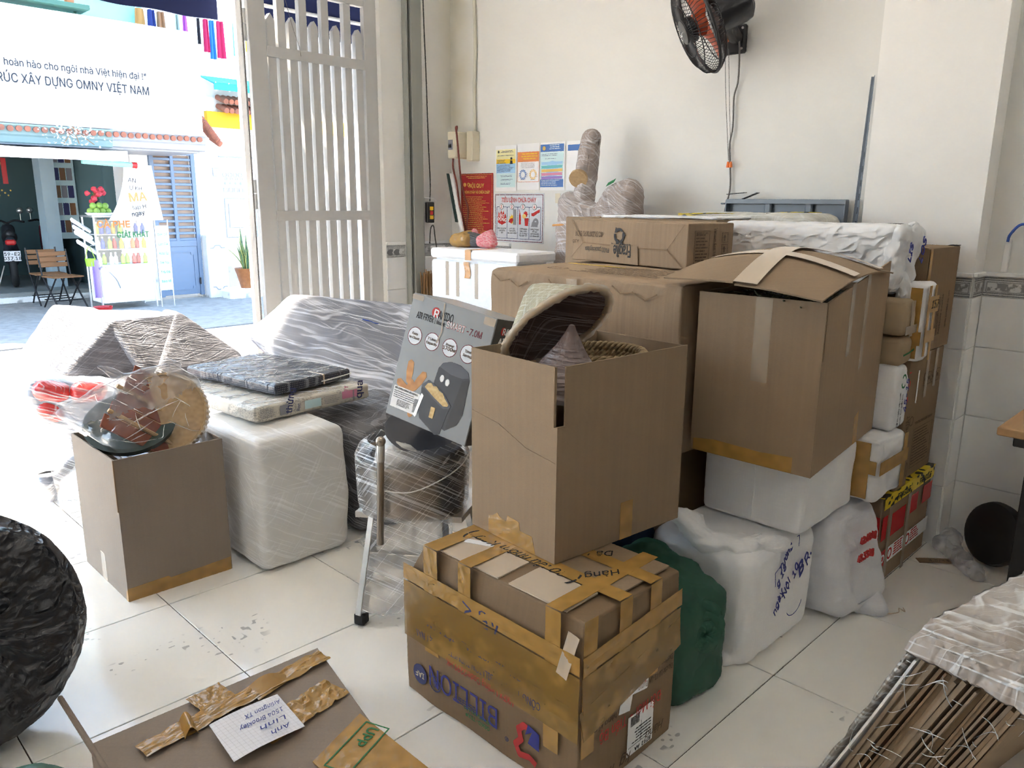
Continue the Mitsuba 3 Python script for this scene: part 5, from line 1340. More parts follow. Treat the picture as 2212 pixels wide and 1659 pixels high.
add(bx + '__label', 'lettering', UR.text('B792  AA', 0.112, -0.05, 0.012, True, d=0.001), 'mat_ink_black')
add(bx, 'slip', [UR.rect(0.13, -0.27, 0.13, 0.062, rot=-9), UR.rect(0.2, -0.245, 0.05, 0.07, rot=-12)], 'mat_paper', label='torn white slip')
add(bx + '__slip', 'lettering', [UR.text('KG  21,22', 0.14, -0.25, 0.02, rot=-9, shear=0.25, d=0.0012), UR.text('9.5  60', 0.16, -0.275, 0.018, rot=-9, shear=0.25, d=0.0012)], 'mat_ink_red')
TT = Face((X1, Y0, zt + 0.002), (0, 1, 0), (-1, 0, 0))
add(bx, 'lettering', [TT.text('20 lều nhôm K20', 0.17, 0.255, 0.03, shear=0.3, w=0.34), TT.text('(', 0.13, 0.25, 0.05), TT.text(')', 0.54, 0.25, 0.05), TT.text('Hàng', 0.10, 0.14, 0.03, shear=0.3, rot=60), TT.text('Dây', 0.18, 0.06, 0.03, shear=0.3, rot=50)], 'mat_ink_black', label='black handwriting on the top')
add(bx, 'lettering', UL.text('45 <', 0.27, -0.41, 0.05, shear=-0.2, d=0.004), 'mat_ink_navy', label='navy marker figures')
add(bx, 'slip', slab((X0 + 0.13, Y0 + 0.43, H + 0.0135), (0.02, 0.015, 0), (-0.04, 0.09, 0), 0.001), 'mat_paper', label='white slip under the open carton')

# 2 the open carton on it
oc = thing('open_carton', 'open carton with cone hats inside, standing on the printed carton', 'carton')
z0, z1 = H + 0.0165, 1.062
C = [(0.513, -0.527), (0.487, -0.887), (1.006, -0.938), (1.03, -0.573)]
t = 0.005


def wall(p, q, a0, a1, b0, b1, t=0.005, gap0=0.0):
    """Carton wall from p to q; top edge heights a1 at p, b1 at q."""
    p, q = A(p), A(q)
    d = q - p
    n = A([-d[1], d[0]]) / np.linalg.norm(d) * t
    return hullmesh([[*p, a0], [*q, b0], [*(p + n), a0], [*(q + n), b0], [*p, a1], [*q, b1], [*(p + n), a1], [*(q + n), b1]])


SL = 0.16   # the slit between the two upper flaps at the near corner
zs = z1 - SL
body = [wall(C[0], C[1], z0, zs, z0, zs), wall(C[1], C[2], z0, zs, z0, zs), wall(C[2], C[3], z0, z1, z0, z1), wall(C[3], C[0], z0, z1, z0, z1), hullmesh([[*a, z] for a in C for z in (z0, z0 + t)])]
add(oc, 'body', body, KR)
add(oc, 'flap', wall(C[0], (C[1][0] - 0.004, C[1][1] + 0.006), zs, z1, zs, z1), KR)
add(oc, 'flap', wall((C[1][0] + 0.022, C[1][1] - 0.007), C[2], zs, z1, zs, z1 + 0.002), KR)
add(oc, 'flap_edge', [wall((C[1][0] - 0.0045, C[1][1] + 0.004), (C[1][0] + 0.0, C[1][1] + 0.012), zs, z1, zs, z1, 0.004)], 'mat_carton_edge')
of1 = Face((*C[0], z0), A([C[1][0] - C[0][0], C[1][1] - C[0][1], 0]), (0, 0, 1))
of2 = Face((*C[1], z0), A([C[2][0] - C[1][0], C[2][1] - C[1][1], 0]), (0, 0, 1))
jag = [(0.08, 0.0), (0.08, 0.055), (0.10, 0.06), (0.12, 0.075), (0.13, 0.065), (0.16, 0.06), (0.165, 0.08), (0.215, 0.075), (0.22, 0.05), (0.27, 0.05), (0.285, 0.0)]
add(oc, 'tape', of1.poly(jag), tb)
add(oc, 'tape', of2.rect(0.255, 0.0, 0.052, 0.115), tb)
add(oc, 'crease', of1.rule([(0.003, 0.36), (0.12, 0.345), (0.24, 0.30), (0.355, 0.285)], 0.003, t=0.0012), KR)
# corner of the inner corrugated liner
add(oc, 'liner', [wall((C[3][0] - 0.007, C[3][1] - 0.007), (C[0][0] + 0.006, C[0][1] - 0.006), z1 - 0.30, z1 - 0.001, z1 - 0.30, z1 - 0.001, -0.001)], 'mat_carton_inner')

# contents: wrapped cone hats and a wicker basket
ch = thing('cone_hat', 'pale conical hat wrapped in film, tilted at the top of the open carton', 'hat')
c0 = A([0.725, -0.671, 1.115])
tc = (CAM - c0) / np.linalg.norm(CAM - c0)
hr = np.cross([0, 0, 1.0], tc)
hr /= np.linalg.norm(hr)
hu = np.cross(tc, hr)
hx = -0.41 * tc + 0.91 * (-0.55 * hr + 0.835 * hu)
HM = frame(c0, hx, hr)
add(ch, 'crown', wrinkle(put(lathe([(0.172, 0.0), (0.168, 0.006), (0.10, 0.075), (0.04, 0.135), (0.012, 0.155), (0, 0.158)], 64), HM), 0.004, 40, 2), 'mat_wrap_hat', True)
add(ch, 'lining', put(lathe([(0.166, 0.002), (0.09, 0.07), (0, 0.145)], 48), HM), 'mat_wrap_purple', label='dark underside')
add(ch, 'rim', put(trimesh.creation.torus(0.170, 0.006, major_sections=64, minor_sections=8), HM), 'mat_bamboo', True)
add(ch, 'film_ruffle', wrinkle(put(trimesh.creation.torus(0.174, 0.007, major_sections=90, minor_sections=10), HM), 0.009, 60, 4), 'mat_tape_clear', True)
c2 = thing('cone_hat', 'brown cone wrapped in film, point upwards below the tilted hat', 'hat')
add(c2, 'crown', wrinkle(put(lathe([(0.115, 0.0), (0.11, 0.03), (0.075, 0.09), (0.035, 0.14), (0.010, 0.185), (0.004, 0.20), (0, 0.2)], 56), frame((0.642, -0.775, 0.94), (0.06, -0.05, 1))), 0.006, 34, 6, stretch=(1, 1, 0.3)), 'mat_wrap_purple', True)
wk = thing('wicker_basket', 'plaited wicker basket rim just showing inside the open carton', 'basket')
bc = A([0.84, -0.745])
for s in range(2):
    for q in range(3):
        a = np.linspace(0, 2 * math.pi, 160)
        rr_ = 0.125 + 0.010 * np.cos(14 * a + q * 2.094)
        zz = 1.035 - 0.02 * s + 0.010 * np.sin(14 * a + q * 2.094)
        add(wk, 'rim_strand', tube(np.stack([bc[0] + rr_ * np.cos(a), bc[1] + rr_ * np.sin(a), zz], 1), 0.0055, 6, False), 'mat_wicker', True)
add(wk, 'wall', put(lathe([(0, 0), (0.09, 0), (0.122, 0.20), (0.116, 0.20), (0.085, 0.008), (0, 0.008)], 40), frame((*bc, 0.82), (0, 0, 1))), 'mat_wicker')
add(wk, 'stake', [tube([(bc[0] + 0.094 * math.cos(a), bc[1] + 0.094 * math.sin(a), 0.83), (bc[0] + 0.125 * math.cos(a), bc[1] + 0.125 * math.sin(a), 1.03)], 0.003, 4) for a in np.linspace(0, 6.28, 40)], 'mat_wicker')

# 3 big closed-over carton at the right
bc_ = thing('flap_carton', 'big carton with bulging taped flaps, overhanging the white parcel at right', 'carton')
P = [(1.256, -0.814), (1.258, -1.235), (1.955, -1.155), (1.955, -0.785)]
z0, z1 = 0.66, 1.195
zc = 1.02
body = [wall(P[0], P[1], z0, z1, z0, z1), wall((P[1][0] + 0.016, P[1][1] + 0.002), P[2], zc, z1, zc, z1 + 0.085), wall(P[1], P[2], z0, zc, z0, zc), wall(P[2], P[3], z0, z1, z0, z1), wall(P[3], P[0], z0, z1, z0, z1), hullmesh([[*a, z] for a in P for z in (z0, z0 + 0.005)])]
add(bc_, 'body', body, KR)


def lid(u, v):
    """u along X from the left edge, v from the near (-Y) edge to the far one."""
    x = 1.185 + 0.73 * u
    y = -1.250 + (0.53 - 0.055 * u) * v + 0.07 * u
    h = 1.203 + 0.105 * math.sin(math.pi * min(1, 0.02 + 0.74 * u)) * (0.42 + 0.58 * math.sin(math.pi * (0.05 + 0.80 * v))) + 0.02 * math.sin(math.pi * v) * (1 - u) + 0.022 * (1 - u) * v ** 3
    return A([x, y, h])


LT = [lambda u, v: lid(u, v * 0.52), lambda u, v: lid(u, 0.53 + 0.47 * v) + A([0, 0, 0.006])]
add(bc_, 'flap', sheet(LT[0], 24, 14, 0.005), KR)
add(bc_, 'flap', sheet(LT[1], 24, 14, 0.005), KR)


def lidtape(u0, v0, u1, v1, w, n=24):
    a, b = A([u0, v0]), A([u1, v1])
    side = A([0, w]) if abs(u1 - u0) > abs(v1 - v0) else A([w, 0])

    def fn(s, q):
        p = a + (b - a) * s + side * (q - 0.5)
        return lid(*p) + A([0, 0, 0.0125])
    return sheet(fn, n, 5, 0.0008)


add(bc_, 'tape', lidtape(-0.005, 0.45, 0.98, 0.62, 0.15), 'mat_tape_pale')
add(bc_, 'tape', lidtape(0.42, 0.0, 0.42, 0.98, 0.075), 'mat_tape_pale')
add(bc_, 'tape', lidtape(0.78, 0.0, 0.80, 0.98, 0.075), 'mat_tape_pale')
pr_ = Face((*P[1], 0), A([P[2][0] - P[1][0], P[2][1] - P[1][1], 0]), (0, 0, 1))
pl_ = Face((*P[0], 0), A([P[1][0] - P[0][0], P[1][1] - P[0][1], 0]), (0, 0, 1))
add(bc_, 'tape', pr_.poly([(0.24, 1.0), (0.275, 1.005), (0.285, 1.235), (0.245, 1.23)]), 'mat_tape_clear')
add(bc_, 'tape', pr_.poly([(0.41, 0.93), (0.445, 0.94), (0.455, 1.255), (0.415, 1.25)]), 'mat_tape_clear')
add(bc_, 'tape', pl_.rect(0.20, 0.93, 0.055, 0.265), 'mat_tape_clear')
add(bc_, 'tape', pl_.poly([(0.01, 0.661), (0.01, 0.70), (0.09, 0.71), (0.25, 0.705), (0.36, 0.712), (0.36, 0.661)]), tb)
add(bc_, 'tape', pr_.poly([(0.44, 0.661), (0.43, 0.76), (0.48, 0.775), (0.49, 0.661)]), tb)
rg = random.Random(8)
st_ = []
for i in range(260):
    p = A([rg.uniform(1.28, 1.93), rg.uniform(-1.2, -0.85), rg.uniform(1.15, 1.19)])
    p[1] += 0.08 * (p[0] - 1.256) / 0.7
    a = rg.uniform(0, 6.28)
    st_.append(tube([p, p + A([0.05 * math.cos(a), 0.03 * math.sin(a), rg.uniform(-0.01, 0.02)])], 0.0025, 4))
add(bc_, 'dried_leaves', st_, 'mat_leaf_dry')
labels[bc_ + '__dried_leaves'] = {'kind': 'stuff', 'label': 'dark dried leaves under the flaps'}
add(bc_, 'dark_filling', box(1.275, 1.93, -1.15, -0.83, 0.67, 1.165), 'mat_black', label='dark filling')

# 4 wide battered carton and what stands on and under it
wc = thing('wide_carton', 'wide battered carton behind the open carton, with a crushed upper edge', 'carton')
wm = carton_body(1.22, 1.98, -0.770, 0.14, 0.62, 1.213, 0.01, 0.008, 5, 0.022, 0.004)
v = A(wm.vertices)
ed = np.clip((v[:, 2] - 1.17) / 0.045, 0, 1) * np.clip((1.26 - v[:, 0]) / 0.04, 0, 1)
v[:, 2] -= 0.016 * ed * meshkit.fbm(v * 24, 3, 1)
v[:, 0] += 0.014 * ed * meshkit.fbm(v * 30 + 5, 3, 2)
wm.vertices = v
add(wc, 'body', wm, 'mat_carton_old', smooth=30)
wf = Face((1.22 - 0.009, 0.14, 0.62), (0, -1, 0), (0, 0, 1))
add(wc, 'tape', wf.place(sheet(lambda u, v: A([0.42 + 0.05 * v, 0.30 + 0.28 * u, 0.001 + 0.003 * meshkit.noise(A([[40 * u, 9 * v, 0]]))[0]]), 14, 4, 0.0008), d=0), 'mat_tape_clear')
add(wc, 'tape', wf.place(sheet(lambda u, v: A([0.02 + 0.86 * u, 0.24 + 0.05 * v - 0.06 * u, 0.002]), 14, 4, 0.0008), d=0), 'mat_tape_clear')
add(wc, 'crease', [wf.rule([(0.03 + 0.1 * q, 0.57 - 0.02 * (q % 3)), (0.07 + 0.1 * q, 0.545 - 0.015 * (q % 2)), (0.12 + 0.1 * q, 0.555)], 0.004, t=0.003) for q in range(8)], 'mat_carton_edge')
add(wc, 'crease', wf.rule([(0.56, 0.52), (0.575, 0.50), (0.56, 0.47), (0.58, 0.45), (0.565, 0.43)], 0.005, t=0.003), 'mat_carton_edge')
wt = Face((1.24, 0.12, 1.222), (0, -1, 0), (1, 0, 0))
add(wc, 'lettering', [wt.lines(0.34, 0.30, 0.42, 9, 0.032, 0.008, 3, True), wt.disc(0.24, 0.1, 0.05, 0.045, sy=0.6)], 'mat_ink_brown')
add(wc, 'strap', wt.rule([(0.1, 0.33), (0.42, 0.30)], 0.012), 'mat_yellow', label='bit of yellow strap')
single('base_carton', 'plain carton under the wide battered one, mostly hidden', 'carton', carton_body(1.37, 1.95, -0.70, 0.10, 0.0, 0.608, 0.006, 0.001, 6, 0.06, 0.001), 'mat_carton_dark', 35)
sc_ = thing('side_carton', 'carton with faint upright lettering, behind the right side of the open carton', 'carton')
add(sc_, 'body', carton_body(1.05, 1.205, -0.735, -0.20, 0.435, 1.0, 0.005, 0.001, 7, 0.06, 0.001), 'mat_carton_dark', 35)
scf = Face((1.05, -0.7365, 0.435), (0, 0, 1), (-1, 0, 0))
add(sc_, 'lettering', [scf.text('EILLESSON', 0.16, -0.03, 0.022, w=0.16), scf.text('( )', 0.33, -0.03, 0.03)], 'mat_ink_black')
fg = thing('fragile_carton', 'flat carton with upside-down fragile print, lying on the wide battered carton', 'carton')
FA, FB = A([1.70, 0.118]), A([1.603, -0.537])
fd = (FB - FA) / np.linalg.norm(FB - FA)
fp = A([-fd[1], fd[0]])
fz0, fz1 = 1.2265, 1.40
fgb = carton_body(0, 0.662, 0, 0.27, 0, fz1 - fz0, 0.006, 0.003, 9, 0.03, 0.002)
FMt = np.eye(4)
FMt[:3, 0], FMt[:3, 1], FMt[:3, 3] = [*fd, 0], [*fp, 0], [*FA, fz0]
add(fg, 'body', put(fgb, FMt), 'mat_carton_old', smooth=35)
f1 = Face([*(FA - fp * 0.0055), fz0], [*fd, 0], (0, 0, 1))
f1u = Face([*(FA - fp * 0.006), fz0], [*(-fd), 0], (0, 0, -1))
Hh = fz1 - fz0
add(fg, 'flap_line', [f1.rule([(0.0, Hh), (0.08, Hh * 0.45), (0.27, Hh * 0.42), (0.28, Hh * 0.38), (0.4, Hh * 0.40), (0.565, Hh * 0.40), (0.655, 0.0)], 0.004, t=0.0012), f1.rule([(0.0, 0.01), (0.08, Hh * 0.45)], 0.0015, t=0.001), f1.rule([(0.565, Hh * 0.4), (0.65, Hh * 0.98)], 0.0015, t=0.001)], 'mat_carton_edge')
add(fg, 'tuck_flap', f1.poly([(0.245, 0.004), (0.25, Hh * 0.46), (0.41, Hh * 0.44), (0.415, 0.002)], t=0.002), 'mat_carton_old')
add(fg, 'lettering', [f1.text('MEAS: 56X16X29.5 CM', 0.028, 0.105, 0.022, w=0.17), f1.text('QTY', 0.01, 0.075, 0.014)], 'mat_ink_brown', label='size line')
add(fg, 'lettering', [f1u.text('Fragile', -0.375, -0.075, 0.045, True, w=0.10, d=0.003), f1u.text('P400 packing box', -0.245, -0.062, 0.02, w=0.15, d=0.0012)], 'mat_ink_black', label='upside-down print')
rec = []
for a in (90, 210, 330):
    rec += [f1.rule([(0.30 + 0.026 * math.cos(math.radians(a + q)), 0.115 + 0.026 * math.sin(math.radians(a + q))) for q in (-44, -20, 0, 20, 40)], 0.010)]
    rec += [f1.poly([(-0.01, -0.012), (0.012, 0.0), (-0.01, 0.012)], x=0.30 + 0.026 * math.cos(math.radians(a + 46)), y=0.115 + 0.026 * math.sin(math.radians(a + 46)), rot=a + 140)]
add(fg, 'recycling_mark', rec, 'mat_ink_black')
add(fg, 'lettering', f1.text('Recycling Materials', 0.255, 0.075, 0.009, True), 'mat_ink_black')
f2 = Face([*(FB + fd * 0.0075), fz0], [*fp, 0], (0, 0, 1))
add(fg, 'lettering', [f2.rule([(0.03, 0.02), (0.115, 0.02), (0.115, 0.145), (0.03, 0.145), (0.03, 0.019)], 0.0015), f2.lines(0.037, 0.127, 0.07, 9, 0.012, 0.005, 4), f2.text('MODEL: P-400', 0.037, 0.133, 0.007)], 'mat_ink_brown')
f2v = Face([*(FB + fd * 0.0075), fz0], (0, 0, -1), [*fp, 0])
add(fg, 'lettering', f2v.text('Vacuum Seal Machine', -0.155, 0.142, 0.015, True, w=0.145), 'mat_ink_brown', label='upright line of print')
add(fg, 'symbol', [f2.rule([(0.19, z), (0.225, z), (0.225, z + 0.036), (0.19, z + 0.036), (0.19, z)], 0.0015) for z in (0.01, 0.055, 0.10)] + [f2.poly([(0.008, 0.005), (0.014, 0.005), (0.014, 0.018), (0.02, 0.018), (0.011, 0.03), (0.002, 0.018), (0.008, 0.018)], x=0.195, y=z) for z in (0.01, 0.055, 0.10)], 'mat_ink_brown')

# 5 foam box
fb = thing('foam_box', 'white foam box with a lid and brown tapes, under the fire order sign', 'box')
add(fb, 'body', bevel(2.10, 2.39, 0.86, 1.60, 0.62, 1.13, 0.012), 'mat_foam')
add(fb, 'lid', [bevel(2.085, 2.405, 0.835, 1.59, 1.142, 1.20, 0.012), bevel(2.12, 2.37, 0.88, 1.57, 1.128, 1.145, 0.004)], 'mat_foam')
fbf = Face((2.10, 1.60, 0.62), (0, -1, 0), (0, 0, 1))
add(fb, 'tape', fbf.place(sheet(lambda u, v: A([0.315 + 0.048 * v + 0.006 * math.sin(5 * u), 0.415 + 0.095 * u, 0.003 + 0.004 * meshkit.noise(A([[30 * u, 9 * v, 1]]))[0]]), 10, 5, 0.001), d=0), 'mat_tape_orange')
lf = Face((2.085, 1.59, 1.142), (0, -1, 0), (0, 0, 1))
add(fb, 'tape', [lf.place(sheet(lambda u, v: A([0.325 + 0.05 * v, 0.0 + 0.058 * u, 0.002]), 8, 4, 0.001), d=0), box(2.085, 2.3, 1.215, 1.265, 1.2004, 1.2012)], 'mat_tape_orange')
add(fb, 'clear_tape', [fbf.rect(x, 0.30, 0.03, 0.205) for x in (0.14, 0.235, 0.40)], 'mat_tape_clear')
single('foam_box_stand', 'plain carton under the foam box, mostly hidden', 'carton', carton_body(2.12, 2.37, 0.88, 1.58, 0.0, 0.618, 0.006, 0.001, 12, 0.06, 0.001), 'mat_carton_dark', 35)

# 6 left open carton
lo = thing('open_carton', 'open grey-brown carton holding a clear plastic bag, at the left by the white cube', 'carton')
Lc = [(-0.10, 1.186), (-0.10, 0.714), (0.303, 0.708), (0.303, 1.18)]
add(lo, 'body', open_carton(Lc, 0.001, 0.557), 'mat_carton_grey')
l1 = Face((-0.1, 1.186, 0), (0, -1, 0), (0, 0, 1))
l2 = Face((-0.1, 0.7135, 0), (1, -0.015, 0), (0, 0, 1))
add(lo, 'slit', [box(-0.1045, -0.1, 0.7095, 0.716, 0.36, 0.557)], 'mat_carton_edge')
add(lo, 'tape', l2.poly([(0.0, 0.0), (0.0, 0.052), (0.15, 0.056), (0.16, 0.046), (0.29, 0.05), (0.40, 0.055), (0.40, 0.0)]), 'mat_tape_brown')
add(lo, 'tape', l1.rect(0.20, 0.0, 0.05, 0.12), 'mat_tape_clear')
add(lo, 'tape', [l1.poly([(0.45, 0.0), (0.472, 0.0), (0.472, 0.05), (0.46, 0.04)]), l2.poly([(0.0, 0.012), (0.03, 0.02), (0.025, 0.045), (0.0, 0.05)], d=0.001)], 'mat_tape_brown')

# 7 flat carton on the floor at the bottom
fl = thing('flat_carton', 'low taped carton with a handwritten paper note, lying at the bottom of the picture', 'carton')
zt2 = 0.12
pts = [(-0.507, -0.205), (0.140, -0.222), (0.030, -0.735), (0.055, -1.02), (-0.53, -1.02)]
m = trimesh.creation.extrude_polygon(sg.Polygon(pts), zt2 - 0.001, engine='earcut')
m.apply_translation((0, 0, 0.001))
add(fl, 'body', m, 'mat_carton_grey')
add(fl, 'rolled_edge', put(trimesh.creation.capsule(height=0.60, radius=0.008, count=[10, 8]), frame((-0.508, -0.24, zt2 - 0.003), (-0.02, -1, 0))), 'mat_carton_grey', True)
ft = Face((-0.507, -0.205, zt2 + 0.001), (1, -0.026, 0), (0, 1, 0))


def wrap_tape(x, y, w, h, rot, seed, amp=0.006, mat='mat_tape_brown', nu=26, nv=12):
    def fn(u, v):
        n = meshkit.fbm(A([[u * w * 30 + seed, v * h * 30, seed * 1.7]]), 3, seed)[0]
        r = 1 - abs(2 * n - 1)
        return A([w * u, h * v, 0.001 + amp * r ** 2])
    return ft.place(sheet(fn, nu, nv, 0.0008), x, y, 0.0005, rot)


add(fl, 'tape', wrap_tape(0.085, -0.16, 0.56, 0.065, 7, 1, 0.012), 'mat_tape_brown')
add(fl, 'tape', wrap_tape(0.26, -0.11, 0.10, 0.115, 8, 2, 0.010), 'mat_tape_brown')
add(fl, 'tape', wrap_tape(0.33, -0.33, 0.27, 0.10, 13, 3, 0.012), 'mat_tape_brown')
add(fl, 'tape', ft.place(sheet(lambda u, v: A([0.18 + 0.035 * u + 0.012 * v, -0.155 + 0.075 * v, 0.006 + 0.026 * math.sin(math.pi * u)]), 12, 6, 0.001), d=0), 'mat_tape_brown', label='lifted fold of tape')
add(fl, 'tape', ft.place(sheet(lambda u, v: A([0.39 + 0.11 * u, -0.135 + 0.03 * u + 0.075 * v * (1 - 0.55 * u), 0.008 + 0.022 * math.sin(math.pi * u) * v]), 14, 8, 0.001), d=0), 'mat_tape_brown', label='twisted stretch of tape')
nt = add(fl, 'note', ft.place(sheet(lambda u, v: A([0.225 + 0.20 * u + 0.012 * v, -0.345 + 0.175 * v + 0.02 * u, 0.016 + 0.012 * math.sin(2.2 * u + 1.2)]), 14, 10, 0.0008), d=0), 'mat_grid_paper', label='squared white note')
nf = Face(ft.at(0.44, -0.16, 0.0285), (-1, 0.0, 0), (0, -1, 0))
add(fl, 'lettering', [nf.text(t_, 0.02 + 0.01 * i, 0.035 + 0.035 * i, 0.017, shear=0.35, w=w_) for i, (t_, w_) in enumerate((('Arlington TX', 0.10), ('1504 Brookley', 0.12), ('Linh', 0.07), ('Anh', 0.05)))], 'mat_ink_blue', label='blue handwriting')
add(fl, 'lettering', [ft.disc(0.335, -0.155, 0.055, 0.053), ft.text('101', 0.315, -0.135, 0.014, rot=30)], 'mat_ink_black')
add(fl, 'printed_flap', slab((-0.14, -0.66, zt2 + 0.001), (0.19, 0.075, 0), (0.0, -0.3, 0), -0.003), 'mat_tape_brown', label='taped flap with green print')
pf_ = Face((0.03, -0.60, zt2 + 0.005), (-1, -0.39, 0), (0.39, -1, 0))
add(fl, 'lettering', [pf_.text('UPP', 0.01, 0.05, 0.028, True), pf_.rule([(0.0, 0.03), (0.18, 0.03), (0.18, 0.1), (0.0, 0.1), (0.0, 0.03)], 0.004)], 'mat_ink_green', label='green stencil')
# ---------------------------------------------------------------- sacks and wrapped parcels
# white sack with handwriting, the white parcel on it
ws = thing('white_sack', 'stuffed white woven sack with blue handwriting, on the floor under the white parcel', 'sack')
m = blob([[(x, y, z, 0.055) for x in (1.195, 1.555) for y in (-1.075, -0.80) for z in (0.055, 0.335)],
          [(1.22, -1.06, 0.05, 0.05), (1.14, -1.06, 0.022, 0.02), (1.24, -0.98, 0.06, 0.05)]], 0.018, 10)
m = wrinkle(m, 0.010, 7, 3, stretch=(1, 1, 1.6))
add(ws, 'body', m, 'mat_sack_white', True)
add(ws, 'mouth', wrinkle(blob([[(1.16, -0.95, 0.39, 0.03), (1.20, -1.06, 0.395, 0.03), (1.30, -1.10, 0.385, 0.025)], [(1.30, -1.10, 0.385, 0.026), (1.37, -1.125, 0.372, 0.016)], [(1.16, -0.95, 0.39, 0.03), (1.20, -0.88, 0.44, 0.022), (1.13, -0.86, 0.465, 0.018)]], 0.012, 5), 0.012, 22, 5), 'mat_sack_white', True, label='loose twisted mouth')
wfc = Face((1.20, -1.145, 0.06), (1, 0, 0), (0, 0, 1))
hand = dict(shear=0.35, depth=0.0022)
add(ws, 'lettering', [wfc.text('ngày', 0.095, 0.085, 0.028, rot=58, d=0.002, **hand), wfc.text('Nội', 0.155, 0.125, 0.030, rot=58, d=0.002, **hand), wfc.text('10', 0.215, 0.175, 0.030, rot=58, d=0.002, **hand), wfc.text('B', 0.255, 0.165, 0.05, True, rot=40, d=0.002, **hand), wfc.text('R.', 0.31, 0.19, 0.045, rot=58, d=0.002, **hand), wfc.text('g 18', 0.10, 0.185, 0.026, rot=50, d=0.002, **hand), wfc.text('Tường', 0.11, 0.235, 0.024, rot=48, w=0.10, d=0.002, **hand)], 'mat_ink_blue', label='blue handwriting')
add(ws, 'pen_arc', [wfc.rule([(0.235 + 0.06 * math.cos(a), 0.09 + 0.05 * math.sin(a)) for a in np.linspace(-2.6, -0.3, 12)], 0.003, d=0.003), wfc.rule([(0.21, 0.335), (0.225, 0.335), (0.23, 0.32), (0.228, 0.295)], 0.003, d=0.003), wfc.rule([(0.08, 0.2), (0.07, 0.25), (0.10, 0.262)], 0.003, d=0.003)], 'mat_ink_blue')
wp = thing('white_parcel', 'boxy parcel in smooth white sackcloth, between the white sack and the flap carton', 'parcel')
m = wrinkle(rbox((1.385, -1.165, 0.408), (1.80, -0.80, 0.657), 0.022, 0.02), 0.005, 6, 9)
add(wp, 'body', m, 'mat_sack_white', True)
wpf = Face((1.385, -1.167, 0.408), (1, 0, 0), (0, 0, 1))
add(wp, 'seam', Face((1.383, -0.80, 0.408), (0, -1, 0), (0, 0, 1)).rule([(0.19, 0.02), (0.195, 0.12), (0.19, 0.235)], 0.003, t=0.004), 'mat_sack_white')
# second sack, with red weight print
s2 = thing('white_sack', 'slumped white sack with red weights printed on it, next to the printed yellow taped carton', 'sack')
m = blob([[(1.71, -1.19, 0.07, 0.055), (1.91, -1.22, 0.07, 0.05), (1.71, -0.96, 0.07, 0.06), (1.93, -0.95, 0.07, 0.06), (1.70, -1.14, 0.32, 0.055), (1.90, -1.15, 0.33, 0.06), (1.74, -0.98, 0.33, 0.05), (1.92, -0.98, 0.36, 0.05)],
          [(1.80, -1.22, 0.04, 0.03), (1.835, -1.30, 0.02, 0.016), (1.88, -1.24, 0.05, 0.03)]], 0.018, 10)
m = wrinkle(m, 0.014, 8, 12, stretch=(1, 1, 1.5))
add(s2, 'body', m, 'mat_sack_grey', True)
s2f = Face((1.66, -1.254, 0.2), (0.998, -0.05, 0), (0.02, 0.06, 1))
add(s2, 'lettering', [s2f.text('42.68 kg', 0.035, 0.105, 0.026, True, depth=0.006, w=0.125), s2f.text('43.33 kg', 0.02, 0.042, 0.026, True, depth=0.006, w=0.125)], 'mat_ink_red', label='red printed weights')
add(s2, 'string', tube(spline([(1.835, -1.315, 0.012), (1.87, -1.33, 0.004), (1.90, -1.345, 0.004), (1.93, -1.335, 0.004), (1.92, -1.36, 0.004), (1.945, -1.345, 0.004)], 24), 0.002, 5), 'mat_tape_pale', label='frayed string end')
# green sack and dark blue sack
gs = thing('green_sack', 'dark green woven sack with a knotted mouth, on the floor beside the white sack', 'sack')
m = blob([[(0.86, -1.04, 0.055, 0.05), (1.0, -1.06, 0.05, 0.045), (0.86, -0.80, 0.07, 0.06), (1.03, -0.80, 0.07, 0.06), (0.87, -1.02, 0.30, 0.06), (1.035, -1.02, 0.28, 0.06), (0.88, -0.82, 0.32, 0.06), (1.035, -0.82, 0.32, 0.06)]], 0.014, 10)
m = wrinkle(m, 0.020, 9, 21)
add(gs, 'body', m, 'mat_sack_green', True)
kn = [trimesh.creation.torus(r, 0.014, major_sections=40, minor_sections=10).apply_transform(frame((0.93, -1.085 - 0.006 * i, 0.235 - 0.01 * i), (-0.35, -0.9, 0.2))) for i, r in enumerate((0.06, 0.045, 0.028))]
add(gs, 'knot', wrinkle(cat([A_ for A_ in kn]), 0.014, 26, 23), 'mat_sack_green', True, label='rolled-in mouth')
single('blue_sack', 'dark navy sack in the gap behind the green sack, below the upright lettered carton', 'sack', wrinkle(blob([[(0.98, -0.66, 0.06, 0.05), (1.17, -0.68, 0.06, 0.05), (0.98, -0.3, 0.06, 0.05), (1.17, -0.3, 0.06, 0.05), (0.99, -0.66, 0.36, 0.05), (1.17, -0.68, 0.36, 0.05), (0.99, -0.3, 0.36, 0.05), (1.17, -0.3, 0.36, 0.05)]], 0.02, 8), 0.014, 10, 31), 'mat_sack_blue', True)

